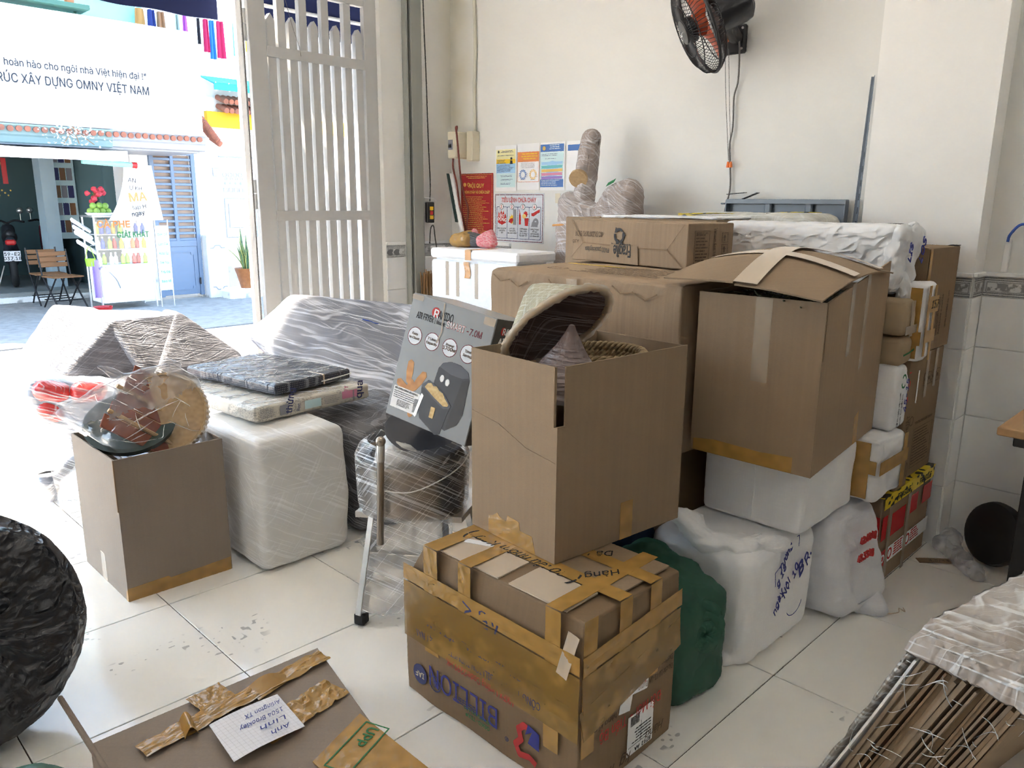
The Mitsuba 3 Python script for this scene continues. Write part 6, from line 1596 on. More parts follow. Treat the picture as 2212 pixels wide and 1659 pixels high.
# film wrapped cube
wcb = thing('wrapped_cube', 'rounded white-grey parcel in stretch film on the floor, under two flat parcels', 'parcel')
m = push(rbox((0.362, 0.545, 0.002), (0.775, 1.12, 0.562), 0.05, 0.02), lambda v, n: 0.016 * (meshkit.fbm(v * 4 + 3, 3, 2) - 0.5) * 2)
add(wcb, 'body', m, 'mat_wrap_white', True)
np_ = thing('newspaper_parcel', 'flat parcel wrapped in newspaper and film, on the white-grey parcel', 'parcel')
Mn = frame((0.475, 0.765, 0.572), (0, 0, 1), (1, 0.08, 0))
m = wrinkle(rbox((0, 0, 0), (0.60, 0.70, 0.062), 0.014, 0.02), 0.005, 16, 4)
add(np_, 'body', put(m, Mn), 'mat_newspaper', True)
n1 = Face((Mn @ [0, -0.006, 0, 1])[:3], Mn[:3, 0], (0, 0, 1))
n2 = Face((Mn @ [0.606, 0, 0, 1])[:3], Mn[:3, 1], (0, 0, 1))
add(np_, 'lettering', [n1.text('thừng', 0.17, 0.010, 0.030, True, rot=78), n1.text('Bạn', 0.21, 0.012, 0.014, rot=78), n1.text('qua', 0.55, 0.006, 0.036, True, rot=84)], 'mat_ink_navy', label='large printed words')
add(np_, 'print', [n1.rect(0.115, 0.012, 0.045, 0.042), n1.rect(0.50, 0.006, 0.008, 0.05)], 'mat_ink_grey', label='grey picture')
add(np_, 'print', [n1.rect(0.24, 0.014, 0.085, 0.038)], 'mat_poster_pale', label='pale blue picture')
add(np_, 'print', [n1.rect(0.44, 0.022, 0.085, 0.034), n1.text('HOT', 0.47, 0.022, 0.02, True, rot=84)], 'mat_poster_pink', label='pink block')
add(np_, 'print', [n1.lines(0.02, 0.052, 0.085, 6, 0.0075, 0.002, 3), n1.lines(0.34, 0.048, 0.09, 5, 0.0075, 0.002, 4)], 'mat_ink_grey')
dp_ = thing('dotted_parcel', 'flat navy parcel with white dots in clear film, on top of the newspaper parcel', 'parcel')
Md = frame((0.615, 0.845, 0.655), (0, 0, 1), (0.985, 0.16, 0))
m = wrinkle(rbox((0, 0, 0), (0.43, 0.66, 0.042), 0.01, 0.02), 0.004, 14, 8)
add(dp_, 'body', put(m, Md), 'mat_dotted', True)
d1 = Face((Md @ [0, -0.005, 0, 1])[:3], Md[:3, 0], (0, 0, 1))
add(dp_, 'fold', [d1.rule([(0.25, 0.016), (0.34, 0.019), (0.43, 0.024)], 0.005, t=0.003)], 'mat_white', label='white folded edge')
add(dp_, 'band', [put(bevel(0.262, 0.270, -0.006, 0.10, -0.001, 0.047, 0.001), Md)], 'mat_tape_pale')
for (M_, w, h, z, sd, par) in ((Mn, 0.60, 0.70, 0.066, 1, np_), (Md, 0.43, 0.66, 0.045, 2, dp_)):
    g = glints(lambda u, v: A([w * u, h * v, z + 0.0]), 150, 21 + sd, (0.05, 0.3), (0.0006, 0.0018), 0.35)
    add(par, 'film_rib', put(g, M_), 'mat_glint')
    labels[par + '__film_rib'] = {'kind': 'stuff', 'label': 'shiny ribs of the film'}

# recliner-like piece in stretch film behind
rc = thing('wrapped_armchair', 'bulky seat in shiny stretch film, its back sloping up before the gate', 'armchair')
m = blob([[(1.255, 1.77, 0.90, 0.055), (1.85, 1.50, 0.82, 0.055), (1.06, 1.58, 0.655, 0.06), (1.42, 0.95, 0.42, 0.06), (1.30, 1.78, 0.62, 0.06), (1.90, 1.45, 0.50, 0.06), (1.02, 1.74, 0.76, 0.05)],
          [(1.05, 1.5, 0.07, 0.06), (1.8, 1.4, 0.07, 0.06), (1.10, 1.62, 0.6, 0.06), (1.75, 1.45, 0.5, 0.06), (1.3, 1.0, 0.07, 0.06), (1.3, 1.0, 0.4, 0.06)]], 0.02, 8)
m = wrinkle(m, 0.008, 6, 41)
add(rc, 'back', m, 'mat_wrap_panel', True)
rgw = random.Random(6)
m = blob([[(0.92, 0.66, 0.08, 0.07), (1.16, 0.66, 0.08, 0.07), (0.92, 1.15, 0.08, 0.07), (1.2, 1.15, 0.08, 0.07), (0.93, 0.68, 0.42, 0.08), (1.15, 0.70, 0.47, 0.07), (0.90, 1.1, 0.42, 0.08), (1.26, 1.05, 0.46, 0.08)]], 0.02, 10)
m = wrinkle(m, 0.010, 7, 43)
add(rc, 'arm', m, 'mat_wrap_charcoal', True)
add(rc, 'film_scrap', wrinkle(sheet(lambda u, v: A([0.80 + 0.16 * u, 0.49 + 0.07 * v, 0.006 + 0.012 * math.sin(5 * u + 3 * v) ** 2]), 16, 10, 0.001), 0.004, 30, 3), 'mat_film')
add(rc, 'blue_print', [tube(spline([(1.50 + 0.03 * q, 1.475 - 0.02 * q, 0.828 - 0.014 * q), (1.53 + 0.03 * q, 1.44 - 0.02 * q, 0.818 - 0.014 * q), (1.56 + 0.03 * q, 1.46 - 0.025 * q, 0.81 - 0.014 * q)], 8), 0.003, 5) for q in range(4)], 'mat_blue', label='blue scribble under the film')

# blanket covered load by the open front
bl = thing('blanket_load', 'bulky load under a dark grey blanket and film, sunlit by the open front', 'covered load')
m = blob([[(0.41, 2.13, 0.832, 0.025), (0.36, 2.95, 0.835, 0.03), (0.47, 2.2, 0.81, 0.03), (0.55, 2.95, 0.80, 0.03), (0.16, 2.25, 0.52, 0.05), (0.10, 2.9, 0.48, 0.05), (0.50, 2.05, 0.55, 0.05)],
          [(0.45, 2.2, 0.802, 0.03), (0.76, 2.22, 0.815, 0.03), (0.5, 2.85, 0.80, 0.03), (0.85, 2.8, 0.77, 0.03), (0.52, 1.95, 0.58, 0.05), (0.9, 2.05, 0.60, 0.05)],
          [(0.41, 2.13, 0.83, 0.022), (0.77, 2.21, 0.825, 0.022), (0.50, 1.96, 0.60, 0.05), (0.95, 2.05, 0.58, 0.05)],
          [(0.77, 2.21, 0.838, 0.022), (0.90, 2.7, 0.79, 0.022), (0.72, 2.21, 0.80, 0.03), (0.55, 1.92, 0.57, 0.055), (1.00, 2.06, 0.585, 0.05), (1.05, 2.5, 0.52, 0.05)],
          [(0.42, 1.86, 0.54, 0.045), (1.0, 2.03, 0.565, 0.045), (1.05, 2.5, 0.5, 0.05), (0.35, 2.5, 0.5, 0.05), (0.42, 1.87, 0.49, 0.045), (1.0, 2.04, 0.49, 0.045)]], 0.02, 5)
m = wrinkle(m, 0.005, 8, 51, stretch=(1, 1, 0.4))
add(bl, 'blanket', m, 'mat_wrap_blanket', True)
m = blob([[(0.03, 2.12, 0.54, 0.06), (0.10, 2.6, 0.52, 0.07), (0.35, 1.97, 0.50, 0.07), (0.08, 2.12, 0.42, 0.06), (0.35, 2.02, 0.30, 0.08), (0.12, 2.7, 0.35, 0.06)],
          [(0.16, 2.13, 0.35, 0.06), (0.40, 2.02, 0.30, 0.08), (0.22, 2.09, 0.05, 0.045), (0.45, 2.04, 0.06, 0.05), (0.4, 2.6, 0.06, 0.05), (0.25, 2.6, 0.4, 0.08)]], 0.02, 9)
m = wrinkle(m, 0.010, 10, 53)
add(bl, 'wrapped_base', m, 'mat_wrap_panel', True, label='base in clear film')
add(bl, 'red_piece', [wrinkle(blob([[(0.035, 2.07, 0.555, 0.05), (0.10, 2.035, 0.54, 0.045)]], 0.015, 4), 0.006, 20, 1), wrinkle(blob([[(0.045, 2.08, 0.46, 0.045), (0.08, 2.07, 0.43, 0.04)]], 0.015, 4), 0.006, 20, 2), wrinkle(blob([[(0.18, 2.0, 0.535, 0.05), (0.25, 1.97, 0.53, 0.045)]], 0.015, 4), 0.006, 20, 3)], 'mat_wrap_red', True, label='red parts showing through the film')
add(bl, 'foot', [put(lathe([(0, 0), (0.022, 0), (0.026, 0.02), (0.05, 0.09), (0.055, 0.14), (0, 0.14)], 20), frame((0.0, 2.035, 0.001), (0, 0, 1))), tube([(0.01, 2.04, 0.10), (0.2, 2.1, 0.20)], 0.03, 8)], 'mat_wrap_panel', True)
add(bl, 'film_skirt', sheet(lambda u, v: A([-0.02 + 0.30 * u + 0.03 * v, 2.03 - 0.20 * u - 0.08 * v, 0.40 * (1 - v) * (1 - 0.2 * u) + 0.008 + 0.01 * math.sin(14 * u)]), 18, 18, 0.001), 'mat_film', True)

# clear bag of flat baskets in the left carton
bg = thing('basket_bag', 'clear plastic bag of bamboo trays standing in the left open carton', 'bag')
bw = A([0.11, 0.93])
DM = frame((0.155, 0.88, 0.655), (-0.50, -0.80, 0.36), (0, 0, 1))
tr = add(bg, 'tray', put(lathe([(0, -0.062), (0.150, -0.062), (0.160, -0.05), (0.160, 0.0), (0.152, 0.0), (0.148, -0.012), (0, -0.012)], 56), DM), 'mat_bamboo', smooth=40, label='round bamboo tray with a pale notched rim')
add(tr, 'rim_notch', [put(bevel(-0.005, 0.005, -0.004, 0.004, -0.045, 0.004, 0.001), DM @ frame((0.161 * math.cos(a), 0.161 * math.sin(a), 0), (0, 0, 1), (-math.sin(a), math.cos(a), 0))) for a in np.linspace(0, 6.283, 49)[:-1]], 'mat_tape_pale')
SM = frame((0.06, 0.90, 0.66), (0.30, -0.85, 0.42), (0.70, 0.1, -0.62))
for i in range(5):
    add(bg, 'slatted_mat', put(bevel(-0.125 + 0.012 * i, 0.17, -0.12 + 0.062 * i, -0.062 + 0.062 * i, 0.012, 0.018, 0.002), SM), 'mat_brick_red', label='strip of reddish matting')
for i in range(2):
    add(bg, 'cane', put(tube([(-0.12, -0.05 + 0.11 * i, 0.026), (0.17, -0.06 + 0.11 * i, 0.024)], 0.008, 8), SM), 'mat_bamboo')
add(bg, 'dark_tray', put(lathe([(0, 0), (0.16, 0), (0.17, 0.03), (0.15, 0.03), (0, 0.01)], 40), frame((0.06, 0.97, 0.60), (-0.25, -0.45, 0.9))), 'mat_green_dark')
m = blob([[(-0.04, 1.05, 0.605, 0.045), (-0.045, 0.79, 0.605, 0.035), (0.05, 0.80, 0.50, 0.05), (0.24, 0.80, 0.52, 0.035), (0.245, 1.05, 0.55, 0.035), (0.275, 0.86, 0.68, 0.03), (0.26, 0.86, 0.76, 0.03), (0.20, 0.90, 0.82, 0.02), (0.03, 0.97, 0.79, 0.02), (0.1, 1.12, 0.7, 0.04), (-0.16, 1.06, 0.675, 0.012)],
          [(0.06, 0.95, 0.77, 0.02), (-0.03, 0.98, 0.85, 0.004), (0.01, 0.99, 0.84, 0.004)], [(0.15, 0.91, 0.79, 0.02), (0.23, 0.89, 0.835, 0.006), (0.20, 0.92, 0.85, 0.006)]], 0.016, 7)
m = wrinkle(m, 0.008, 12, 61)
hz, clr = split_faces(m, lambda c: (meshkit.fbm(c * A([9, 9, 5]), 3, 62) + 0.35 * np.clip((c[:, 2] - 0.70) / 0.12, -0.6, 1.2) - 0.25 * np.clip((c[:, 0] + 0.02) / 0.2, -1, 1)) > 0.43)
add(bg, 'film', clr, 'mat_clear_film', True, label='clear film')
add(bg, 'film', hz, 'mat_bag_film', True, label='milky folds of the film')
add(bg, 'crease', glints(lambda u, v: A([-0.09 + 0.36 * u, 0.80 + 0.02 * math.sin(7 * v) + 0.10 * v, 0.58 + 0.24 * v]), 26, 63, (0.15, 0.5), (0.0008, 0.002), 0.7), 'mat_glint')
labels[bg + '__crease'] = {'kind': 'stuff', 'label': 'shiny creases'}

# black plastic bag at the left edge, and what lies beside it
bb = thing('black_bag', 'large round load in a shiny black plastic bag, at the left edge on the floor', 'bag')
BM = frame((-0.70, 0.20, 0.335), (0.10, -0.93, 0.34), (1, 0.1, 0))
m = put(lathe([(0, 0.10), (0.05, 0.095), (0.10, 0.10), (0.2, 0.105), (0.28, 0.085), (0.325, 0.04), (0.335, -0.02), (0.32, -0.09), (0.27, -0.16), (0.15, -0.2), (0, -0.2)], 120), np.eye(4))
m = m.subdivide().subdivide()
v = A(m.vertices)
ang, rad = np.arctan2(v[:, 1], v[:, 0]), np.hypot(v[:, 0], v[:, 1])
pl = meshkit.fbm(np.stack([np.cos(ang) * 2.6, np.sin(ang) * 2.6, rad * 6], 1), 4, 71)
r = 1 - np.abs(2 * pl - 1)
v[:, 2] += np.where(v[:, 2] > 0, 0.022 * r * np.clip(rad / 0.1, 0, 1) * np.clip((0.33 - rad) / 0.06, 0, 1), 0)
v[:, 2] += np.where((v[:, 2] > 0), 0.03 * np.exp(-(rad / 0.06) ** 2), 0)
m.vertices = v
m = wrinkle(put(m, BM), 0.007, 9, 73)
add(bb, 'body', m, 'mat_bin_bag', True)
add(bb, 'knot', wrinkle(put(blob([[(0, 0, 0.10, 0.05), (0.0, 0.03, 0.165, 0.028)], [(0.0, 0.03, 0.15, 0.03), (-0.05, 0.09, 0.15, 0.02)], [(0, 0.03, 0.15, 0.02), (0.09, 0.05, 0.13, 0.012)]], 0.012, 4), BM), 0.012, 30, 75), 'mat_bin_bag', True)
sf_ = Face((BM @ [0, 0, 0.16, 1])[:3], BM[:3, 0], BM[:3, 1])
add(bb, 'taped_patch', put(sheet(lambda u, v: A([-0.06 + 0.14 * u + 0.03 * v, 0.17 + 0.10 * v - 0.10 * u, 0.150 + 0.008 * math.sin(6 * u)]), 12, 8, 0.001), BM), 'mat_wrap_charcoal', label='grey tape patch')
pb_ = thing('wrapped_bundle', 'shimmering film-wrapped bundle behind the black bag at the left edge', 'bundle')
add(pb_, 'body', wrinkle(blob([[(-0.95, 0.75, 0.06, 0.05), (-0.52, 0.62, 0.06, 0.05), (-0.95, 0.75, 0.50, 0.05), (-0.56, 0.58, 0.48, 0.04), (-0.9, 0.55, 0.1, 0.05), (-0.9, 0.5, 0.48, 0.05)]], 0.025, 6), 0.01, 9, 81), 'mat_wrap_panel', True)
single('sage_sack', 'grey-green woven sack in the bottom left corner', 'sack', wrinkle(blob([[(-0.86, -0.50, 0.12, 0.11), (-0.70, -0.42, 0.14, 0.11), (-0.70, -0.5, 0.1, 0.09), (-0.80, -0.38, 0.16, 0.08)]], 0.015, 8), 0.018, 12, 83), 'mat_sack_sage', True)

# step stool with a steel pot, wrapped
ss = thing('step_stool', 'small stainless step stool with a ball-topped post, wrapped in clear film', 'step stool')


def bar(nm, p, q, w=0.03, d=0.03, mat='mat_steel'):
    p, q = A(p, float), A(q, float)
    M = frame(p, q - p, (0.9, 0.3, 0))
    add(ss, nm, put(bevel(-w / 2, w / 2, -d / 2, d / 2, 0, np.linalg.norm(q - p), 0.002), M), mat)


bar('leg', (0.437, -0.02, 0.032), (0.545, 0.035, 0.36), 0.045, 0.025)
bar('leg', (0.64, -0.26, 0.032), (0.70, -0.16, 0.36), 0.045, 0.025)
bar('leg', (0.80, 0.16, 0.032), (0.76, 0.10, 0.36))
bar('leg', (0.98, -0.08, 0.032), (0.90, -0.06, 0.36))
bar('brace', (0.47, -0.005, 0.14), (0.645, -0.235, 0.14), 0.025, 0.02)
bar('brace', (0.50, 0.012, 0.24), (0.66, -0.21, 0.24), 0.025, 0.02)
for p in ((0.437, -0.02), (0.64, -0.26), (0.80, 0.16), (0.98, -0.08)):
    add(ss, 'rubber_foot', rotz(bevel(p[0] - 0.021, p[0] + 0.021, p[1] - 0.021, p[1] + 0.021, 0.001, 0.045, 0.006), 25, *p), 'mat_rubber')
add(ss, 'step', slab((0.50, 0.09, 0.355), (0.24, -0.31, 0), (0.26, 0.15, 0), 0.022), 'mat_steel')
add(ss, 'step', slab((0.485, 0.02, 0.19), (0.19, -0.25, 0), (0.10, 0.06, 0), 0.018), 'mat_steel')
add(ss, 'post', tube([(0.500, -0.06, 0.30), (0.49, -0.095, 0.665)], 0.0125, 16), 'mat_steel_dark', True)
add(ss, 'post_collar', tube([(0.491, -0.09, 0.615), (0.49, -0.095, 0.672)], 0.0145, 16), 'mat_steel', True)
add(ss, 'ball', put(trimesh.creation.icosphere(3, 0.0175), frame((0.489, -0.0965, 0.686), (0, 0, 1))), 'mat_steel_dark', True)
add(ss, 'film', sheet(lambda u, v: A([0.425 + 0.225 * u + 0.11 * v * (1 - u) + 0.05 * v * u, -0.04 - 0.235 * u + 0.06 * v, 0.05 + 0.33 * v + 0.006 * math.sin(20 * u)]), 16, 16, 0.001), 'mat_film', True)
pt_ = thing('steel_pot', 'wide steel pot wrapped in film on the step stool, below the appliance carton', 'pot')
pc_ = A([0.70, 0.005])
add(pt_, 'body', put(lathe([(0, 0), (0.17, 0), (0.19, 0.02), (0.198, 0.185), (0.206, 0.195), (0.200, 0.198), (0.192, 0.19), (0.185, 0.03), (0, 0.015)], 64), frame((*pc_, 0.378), (0, 0, 1))), 'mat_steel_dark', smooth=40)
add(pt_, 'filling', wrinkle(blob([[(0.60, -0.02, 0.56, 0.06), (0.78, 0.02, 0.57, 0.06), (0.70, 0.10, 0.58, 0.05), (0.66, -0.06, 0.57, 0.04)]], 0.014, 5), 0.02, 16, 91), 'mat_wrap_white', True, label='crumpled film and paper')
add(pt_, 'tray', put(lathe([(0, 0), (0.13, 0), (0.15, 0.02), (0.14, 0.02), (0.12, 0.006), (0, 0.006)], 48), frame((0.74, -0.02, 0.638), (-0.10, -0.32, 0.9))), 'mat_fryer_lid', smooth=40, label='dark grey tray leaning in the pot')
m = put(lathe([(0.195, 0.002), (0.203, 0.03), (0.207, 0.2), (0.19, 0.235), (0.16, 0.255)], 64), frame((*pc_, 0.378), (0, 0, 1)))
add(pt_, 'film', wrinkle(m.subdivide(), 0.003, 14, 93), 'mat_film', True)
add(pt_, 'string', tube(spline([(0.502, -0.075, 0.50), (0.56, -0.165, 0.505), (0.66, -0.205, 0.535), (0.76, -0.20, 0.565), (0.83, -0.17, 0.60)], 24), 0.0022, 6), 'mat_white', label='white string')

# appliance carton
fy = thing('air_fryer_carton', 'grey printed air fryer carton tilted against the wide battered carton', 'carton')
r_, u_, n_ = A([0.17, -0.9725, -0.16]), A([0.226, -0.122, 0.967]), None
r_ /= np.linalg.norm(r_)
u_ -= r_ * (r_ @ u_)
u_ /= np.linalg.norm(u_)
n_ = np.cross(r_, u_)
fc = A([0.650, -0.213, 0.934])
w_, h_, dd = 0.356, 0.43, 0.24
BL = fc - r_ * w_ / 2 - u_ * h_ / 2
Mf = np.eye(4)
Mf[:3, 0], Mf[:3, 1], Mf[:3, 2], Mf[:3, 3] = r_, u_, n_, BL
add(fy, 'body', put(bevel(0, w_, 0, h_, -dd, 0, 0.002), Mf), 'mat_fryer_box')
add(fy, 'side_panel', put(bevel(w_ - 0.001, w_ + 0.001, 0.002, h_ - 0.002, -dd + 0.002, -0.002, 0.0005), Mf), 'mat_fryer_side', label='dark side')
ff_ = Face(BL, r_, u_)
add(fy, 'lettering', [ff_.text('AIR FRYER', 0.034, 0.352, 0.021, True, w=0.075)], 'mat_ink_black', label='black name line')
add(fy, 'lettering', [ff_.text('APIDO', 0.124, 0.371, 0.026, True, w=0.064), ff_.rect(0.1165, 0.35, 0.001, 0.024)], 'mat_ink_black', label='brand letters')
add(fy, 'logo_disc', ff_.disc(0.112, 0.388, 0.017, n=24), 'mat_ink_red', label='red disc')
add(fy, 'lettering', ff_.text('R', 0.103, 0.371, 0.027, True, d=0.0012), 'mat_paper', label='white letter on the red disc')
add(fy, 'lettering', ff_.text('Model:', 0.123, 0.352, 0.0125, True, w=0.038), 'mat_ink_black')
add(fy, 'lettering', ff_.text('SMART', 0.166, 0.351, 0.022, True, w=0.078, d=0.0004), 'mat_ink_red', label='outlined word')
add(fy, 'lettering', ff_.text('SMART', 0.167, 0.352, 0.0205, False, w=0.076, d=0.0012), 'mat_paper', label='outlined word')
add(fy, 'lettering', ff_.text('-7.0M', 0.249, 0.351, 0.021, True, w=0.062), 'mat_maroon', label='dark red model number')
for i, (a_, b__) in enumerate((('Easy', 'to Clean'), ('7 Liters', 'Capacity'), ('Power', '1700w'), ('Time', 'Saving'))):
    x, y = 0.048 + 0.077 * i, 0.29
    add(fy, 'badge_ring', ff_.disc(x, y, 0.031, 0.0285, n=40), 'mat_maroon')
    add(fy, 'badge_face', ff_.disc(x, y, 0.0285, n=40), 'mat_sign_grey')
    add(fy, 'lettering', [ff_.text(a_, x, y + 0.004, 0.0085, True, True, d=0.0012), ff_.text(b__, x, y - 0.010, 0.0085 if i != 2 else 0.012, True, True, d=0.0012)], 'mat_ink_brown')
dr_ = lambda x, y, rot, L=0.085, W=0.03: ff_.poly([(0, -L * 0.5), (W * 0.35, -L * 0.42), (W * 0.5, 0), (W * 0.42, L * 0.4), (0, L * 0.5), (-W * 0.42, L * 0.4), (-W * 0.5, 0.0), (-W * 0.3, -L * 0.42)], x=x, y=y, rot=rot, t=0.0007)
for x, y, rot in ((0.063, 0.168, 6), (0.112, 0.148, -28), (0.055, 0.108, 60), (0.078, 0.105, -5), (0.105, 0.06, 0), (0.098, 0.088, 40)):
    add(fy, 'printed_chicken', dr_(x, y, rot), 'mat_chicken', label='printed piece of fried chicken')
body_ = [(0.200, 0.03), (0.262, 0.012), (0.305, 0.045), (0.318, 0.085), (0.312, 0.20), (0.300, 0.222), (0.262, 0.238), (0.222, 0.238), (0.192, 0.226), (0.178, 0.205), (0.170, 0.12)]
add(fy, 'printed_appliance', ff_.poly(body_, y=0.01), 'mat_fryer', label='printed picture of a black fryer')
add(fy, 'printed_appliance', ff_.poly([(0.262, 0.012), (0.305, 0.045), (0.318, 0.085), (0.312, 0.20), (0.285, 0.19), (0.272, 0.10)], y=0.01, d=0.0008), 'mat_black_gloss', label='printed dark side')
add(fy, 'printed_appliance', ff_.poly([(0.182, 0.208), (0.196, 0.226), (0.226, 0.236), (0.262, 0.235), (0.298, 0.222), (0.308, 0.204), (0.285, 0.195), (0.235, 0.195)], y=0.012, d=0.0012), 'mat_fryer_lid', label='printed lid')
add(fy, 'printed_appliance', ff_.poly([(0.128, 0.125), (0.140, 0.035), (0.150, 0.018), (0.228, -0.016), (0.246, -0.008), (0.258, 0.07), (0.262, 0.09), (0.20, 0.10)], y=0.012, d=0.0012), 'mat_fryer', label='printed basket')
add(fy, 'printed_appliance', ff_.poly([(0.126, 0.128), (0.15, 0.152), (0.172, 0.148), (0.225, 0.128), (0.266, 0.094), (0.258, 0.084), (0.238, 0.078), (0.19, 0.096)], y=0.012, d=0.0018), 'mat_fryer_lid', label='printed basket rim')
add(fy, 'printed_fries', ff_.poly([(0.142, 0.126), (0.152, 0.142), (0.165, 0.146), (0.178, 0.138), (0.19, 0.142), (0.205, 0.13), (0.222, 0.126), (0.235, 0.112), (0.254, 0.098), (0.252, 0.090), (0.236, 0.086), (0.192, 0.102)], y=0.012, d=0.0024), 'mat_fries', label='printed fries')
add(fy, 'printed_handle', ff_.poly([(0.122, 0.02), (0.132, 0.016), (0.146, 0.096), (0.136, 0.102)], y=0.012, d=0.0024), 'mat_steel', label='printed handle')
add(fy, 'printed_dial', [ff_.disc(x, y, 0.0085, sy=1.4, d=0.0016) for x, y in ((0.203, 0.185), (0.228, 0.178))], 'mat_paper')
add(fy, 'printed_dial', ff_.rect(0.188, 0.045, 0.018, 0.038, d=0.0026), 'mat_fries')
lb = add(fy, 'label', ff_.rect(0.012, 0.032, 0.125, 0.075, t=0.0006, d=0.0009), 'mat_paper', label='white data label')
add(lb, 'lettering', ff_.text('NỒI CHIÊN KHÔNG DẦU RAPIDO', 0.017, 0.097, 0.006, True, w=0.105, d=0.0017), 'mat_ink_black')
add(lb, 'print', [ff_.lines(0.018, 0.089, 0.1, 4, 0.007, 0.002, 5, d=0.0017), ff_.lines(0.04, 0.06, 0.065, 5, 0.0045, 0.002, 6, d=0.0017)] + [ff_.rect(0.112, 0.04 + q * 0.003, 0.018, 0.0015, d=0.0017) for q in range(16)], 'mat_ink_black')
add(fy, 'clear_tape', [ff_.rule([(0.14, 0.426), (0.155, 0.33), (0.145, 0.29)], 0.006, d=0.002), ff_.rect(0.0, 0.41, 0.05, 0.017, d=0.002), ff_.rect(0.31, 0.40, 0.045, 0.025, d=0.002)], 'mat_tape_clear')
fsd = Face(BL + r_ * (w_ + 0.0012), -n_, u_)
add(fy, 'logo_disc', fsd.disc(0.05, 0.39, 0.014, n=20), 'mat_ink_red')
add(fy, 'lettering', [fsd.text('AIR FRYER', 0.035, 0.345, 0.022, True), fsd.text('RAPIDO', 0.045, 0.38, 0.02, True, d=0.001)], 'mat_paper', label='white words on the dark side')
# ---------------------------------------------------------------- the stacks against the right wall
rb = thing('red_printed_carton', 'long yellow-taped carton with red and white bands, lowest of the stack by the pillar', 'carton')
add(rb, 'body', carton_body(2.02, 2.585, -1.205, -0.80, 0.001, 0.38, 0.006, 0.003, 14, 0.03, 0.002), 'mat_carton', smooth=35)
q = Face((2.02, -1.2125, 0), (1, 0, 0), (0, 0, 1))
ql = Face((2.0125, -0.80, 0), (0, -1, 0), (0, 0, 1))
add(rb, 'red_patch', [q.rect(0.0, 0.20, 0.05, 0.10), q.rect(0.10, 0.195, 0.15, 0.095), q.rect(0.30, 0.23, 0.09, 0.08), q.rect(0.45, 0.235, 0.11, 0.08)], 'mat_red')
add(rb, 'red_patch', ql.rect(0.33, 0.20, 0.075, 0.10), 'mat_red')
add(rb, 'white_band', [q.rect(0.0, 0.085, 0.56, 0.065), ql.rect(0.2, 0.085, 0.205, 0.065)], 'mat_paper')
add(rb, 'print', [q.lines(0.16 + 0.19 * k, 0.14, 0.10, 5, 0.011, 0.006, k, d=0.0012) for k in range(2)] + [q.disc(0.115, 0.118, 0.025, 0.016, d=0.0012), q.disc(0.315, 0.118, 0.025, 0.016, d=0.0012)], 'mat_ink_red')
add(rb, 'fragile_mark', [q.poly([(-0.0, -0.035), (0.05, -0.035), (0.05, 0.035), (0.0, 0.035), (-0.03, 0.0)], x=0.02, y=0.118, d=0.0012)], 'mat_ink_red')
add(rb, 'fragile_mark', [q.disc(0.04, 0.118, 0.018, 0.011, d=0.002), q.rect(0.015, 0.115, 0.02, 0.005, d=0.002)], 'mat_paper')
add(rb, 'tape', [box(2.005, 2.595, -1.214, -1.15, 0.381, 0.3845), q.rect(0.0, 0.33, 0.565, 0.052, d=0.001)], 'mat_tape_yellow', label='yellow and black tape')
add(rb, 'tape', [q.rect(0.262, 0.0, 0.035, 0.33, d=0.0025), q.rect(0.06, 0.0, 0.03, 0.33, d=0.0025)], 'mat_tape_clear')
add(rb, 'lettering', [q.text('FRAGILE', 0.13, 0.34, 0.025, True, d=0.002), q.text('FRAGILE', 0.38, 0.34, 0.025, True, d=0.002)], 'mat_ink_black')
t1 = thing('tall_carton', 'tall brown carton with four handling symbols, middle of the stack by the pillar', 'carton')
add(t1, 'body', carton_body(2.232, 2.575, -1.19, -0.80, 0.386, 0.905, 0.005, 0.001, 15, 0.04, 0.001), 'mat_carton_dark', smooth=35)
q = Face((2.232, -1.1925, 0.386), (1, 0, 0), (0, 0, 1))
add(t1, 'symbol', [q.rule([(0.12 + 0.05 * k, 0.38), (0.155 + 0.05 * k, 0.38), (0.155 + 0.05 * k, 0.43), (0.12 + 0.05 * k, 0.43), (0.12 + 0.05 * k, 0.38)], 0.0018) for k in range(4)] + [q.disc(0.1375 + 0.05 * k, 0.405, 0.008) for k in range(4)], 'mat_ink_brown')
add(t1, 'print', [q.lines(0.09, 0.19, 0.2, 12, 0.0125, 0.004, 3), q.rule([(0.08, 0.04), (0.30, 0.04), (0.30, 0.205), (0.08, 0.205), (0.08, 0.04)], 0.0015), q.text('ELECTRIC PRESSURE COOKER', 0.085, 0.225, 0.011, w=0.2)], 'mat_ink_brown')
add(t1, 'tape', [q.rect(0.135, 0.33, 0.03, 0.19, d=0.001), q.rect(0.235, 0.36, 0.03, 0.16, d=0.001)], 'mat_tape_clear')
t2 = thing('tall_carton', 'tall brown carton with upright print, topmost of the stack by the pillar', 'carton')
add(t2, 'body', carton_body(2.21, 2.575, -1.2, -0.80, 0.910, 1.315, 0.005, 0.001, 16, 0.04, 0.001), 'mat_carton_dark', smooth=35)
q2 = Face((2.21, -1.2025, 0.910), (0, 0, 1), (-1, 0, 0))
add(t2, 'lettering', [q2.text('UMAN DANANG CO. LTD', 0.08, -0.29, 0.013, True, w=0.15), q2.text('PRESSURE COOKER', 0.06, -0.22, 0.014, w=0.16), q2.text('HANDLE CARE', 0.10, -0.11, 0.013, w=0.14)], 'mat_ink_brown')
add(t2, 'print', [q2.rule([(0.06, -0.16), (0.21, -0.16), (0.21, -0.185), (0.06, -0.185), (0.06, -0.16)], 0.0018), q2.text('CHOKETE', 0.075, -0.180, 0.014, w=0.12)], 'mat_ink_brown')
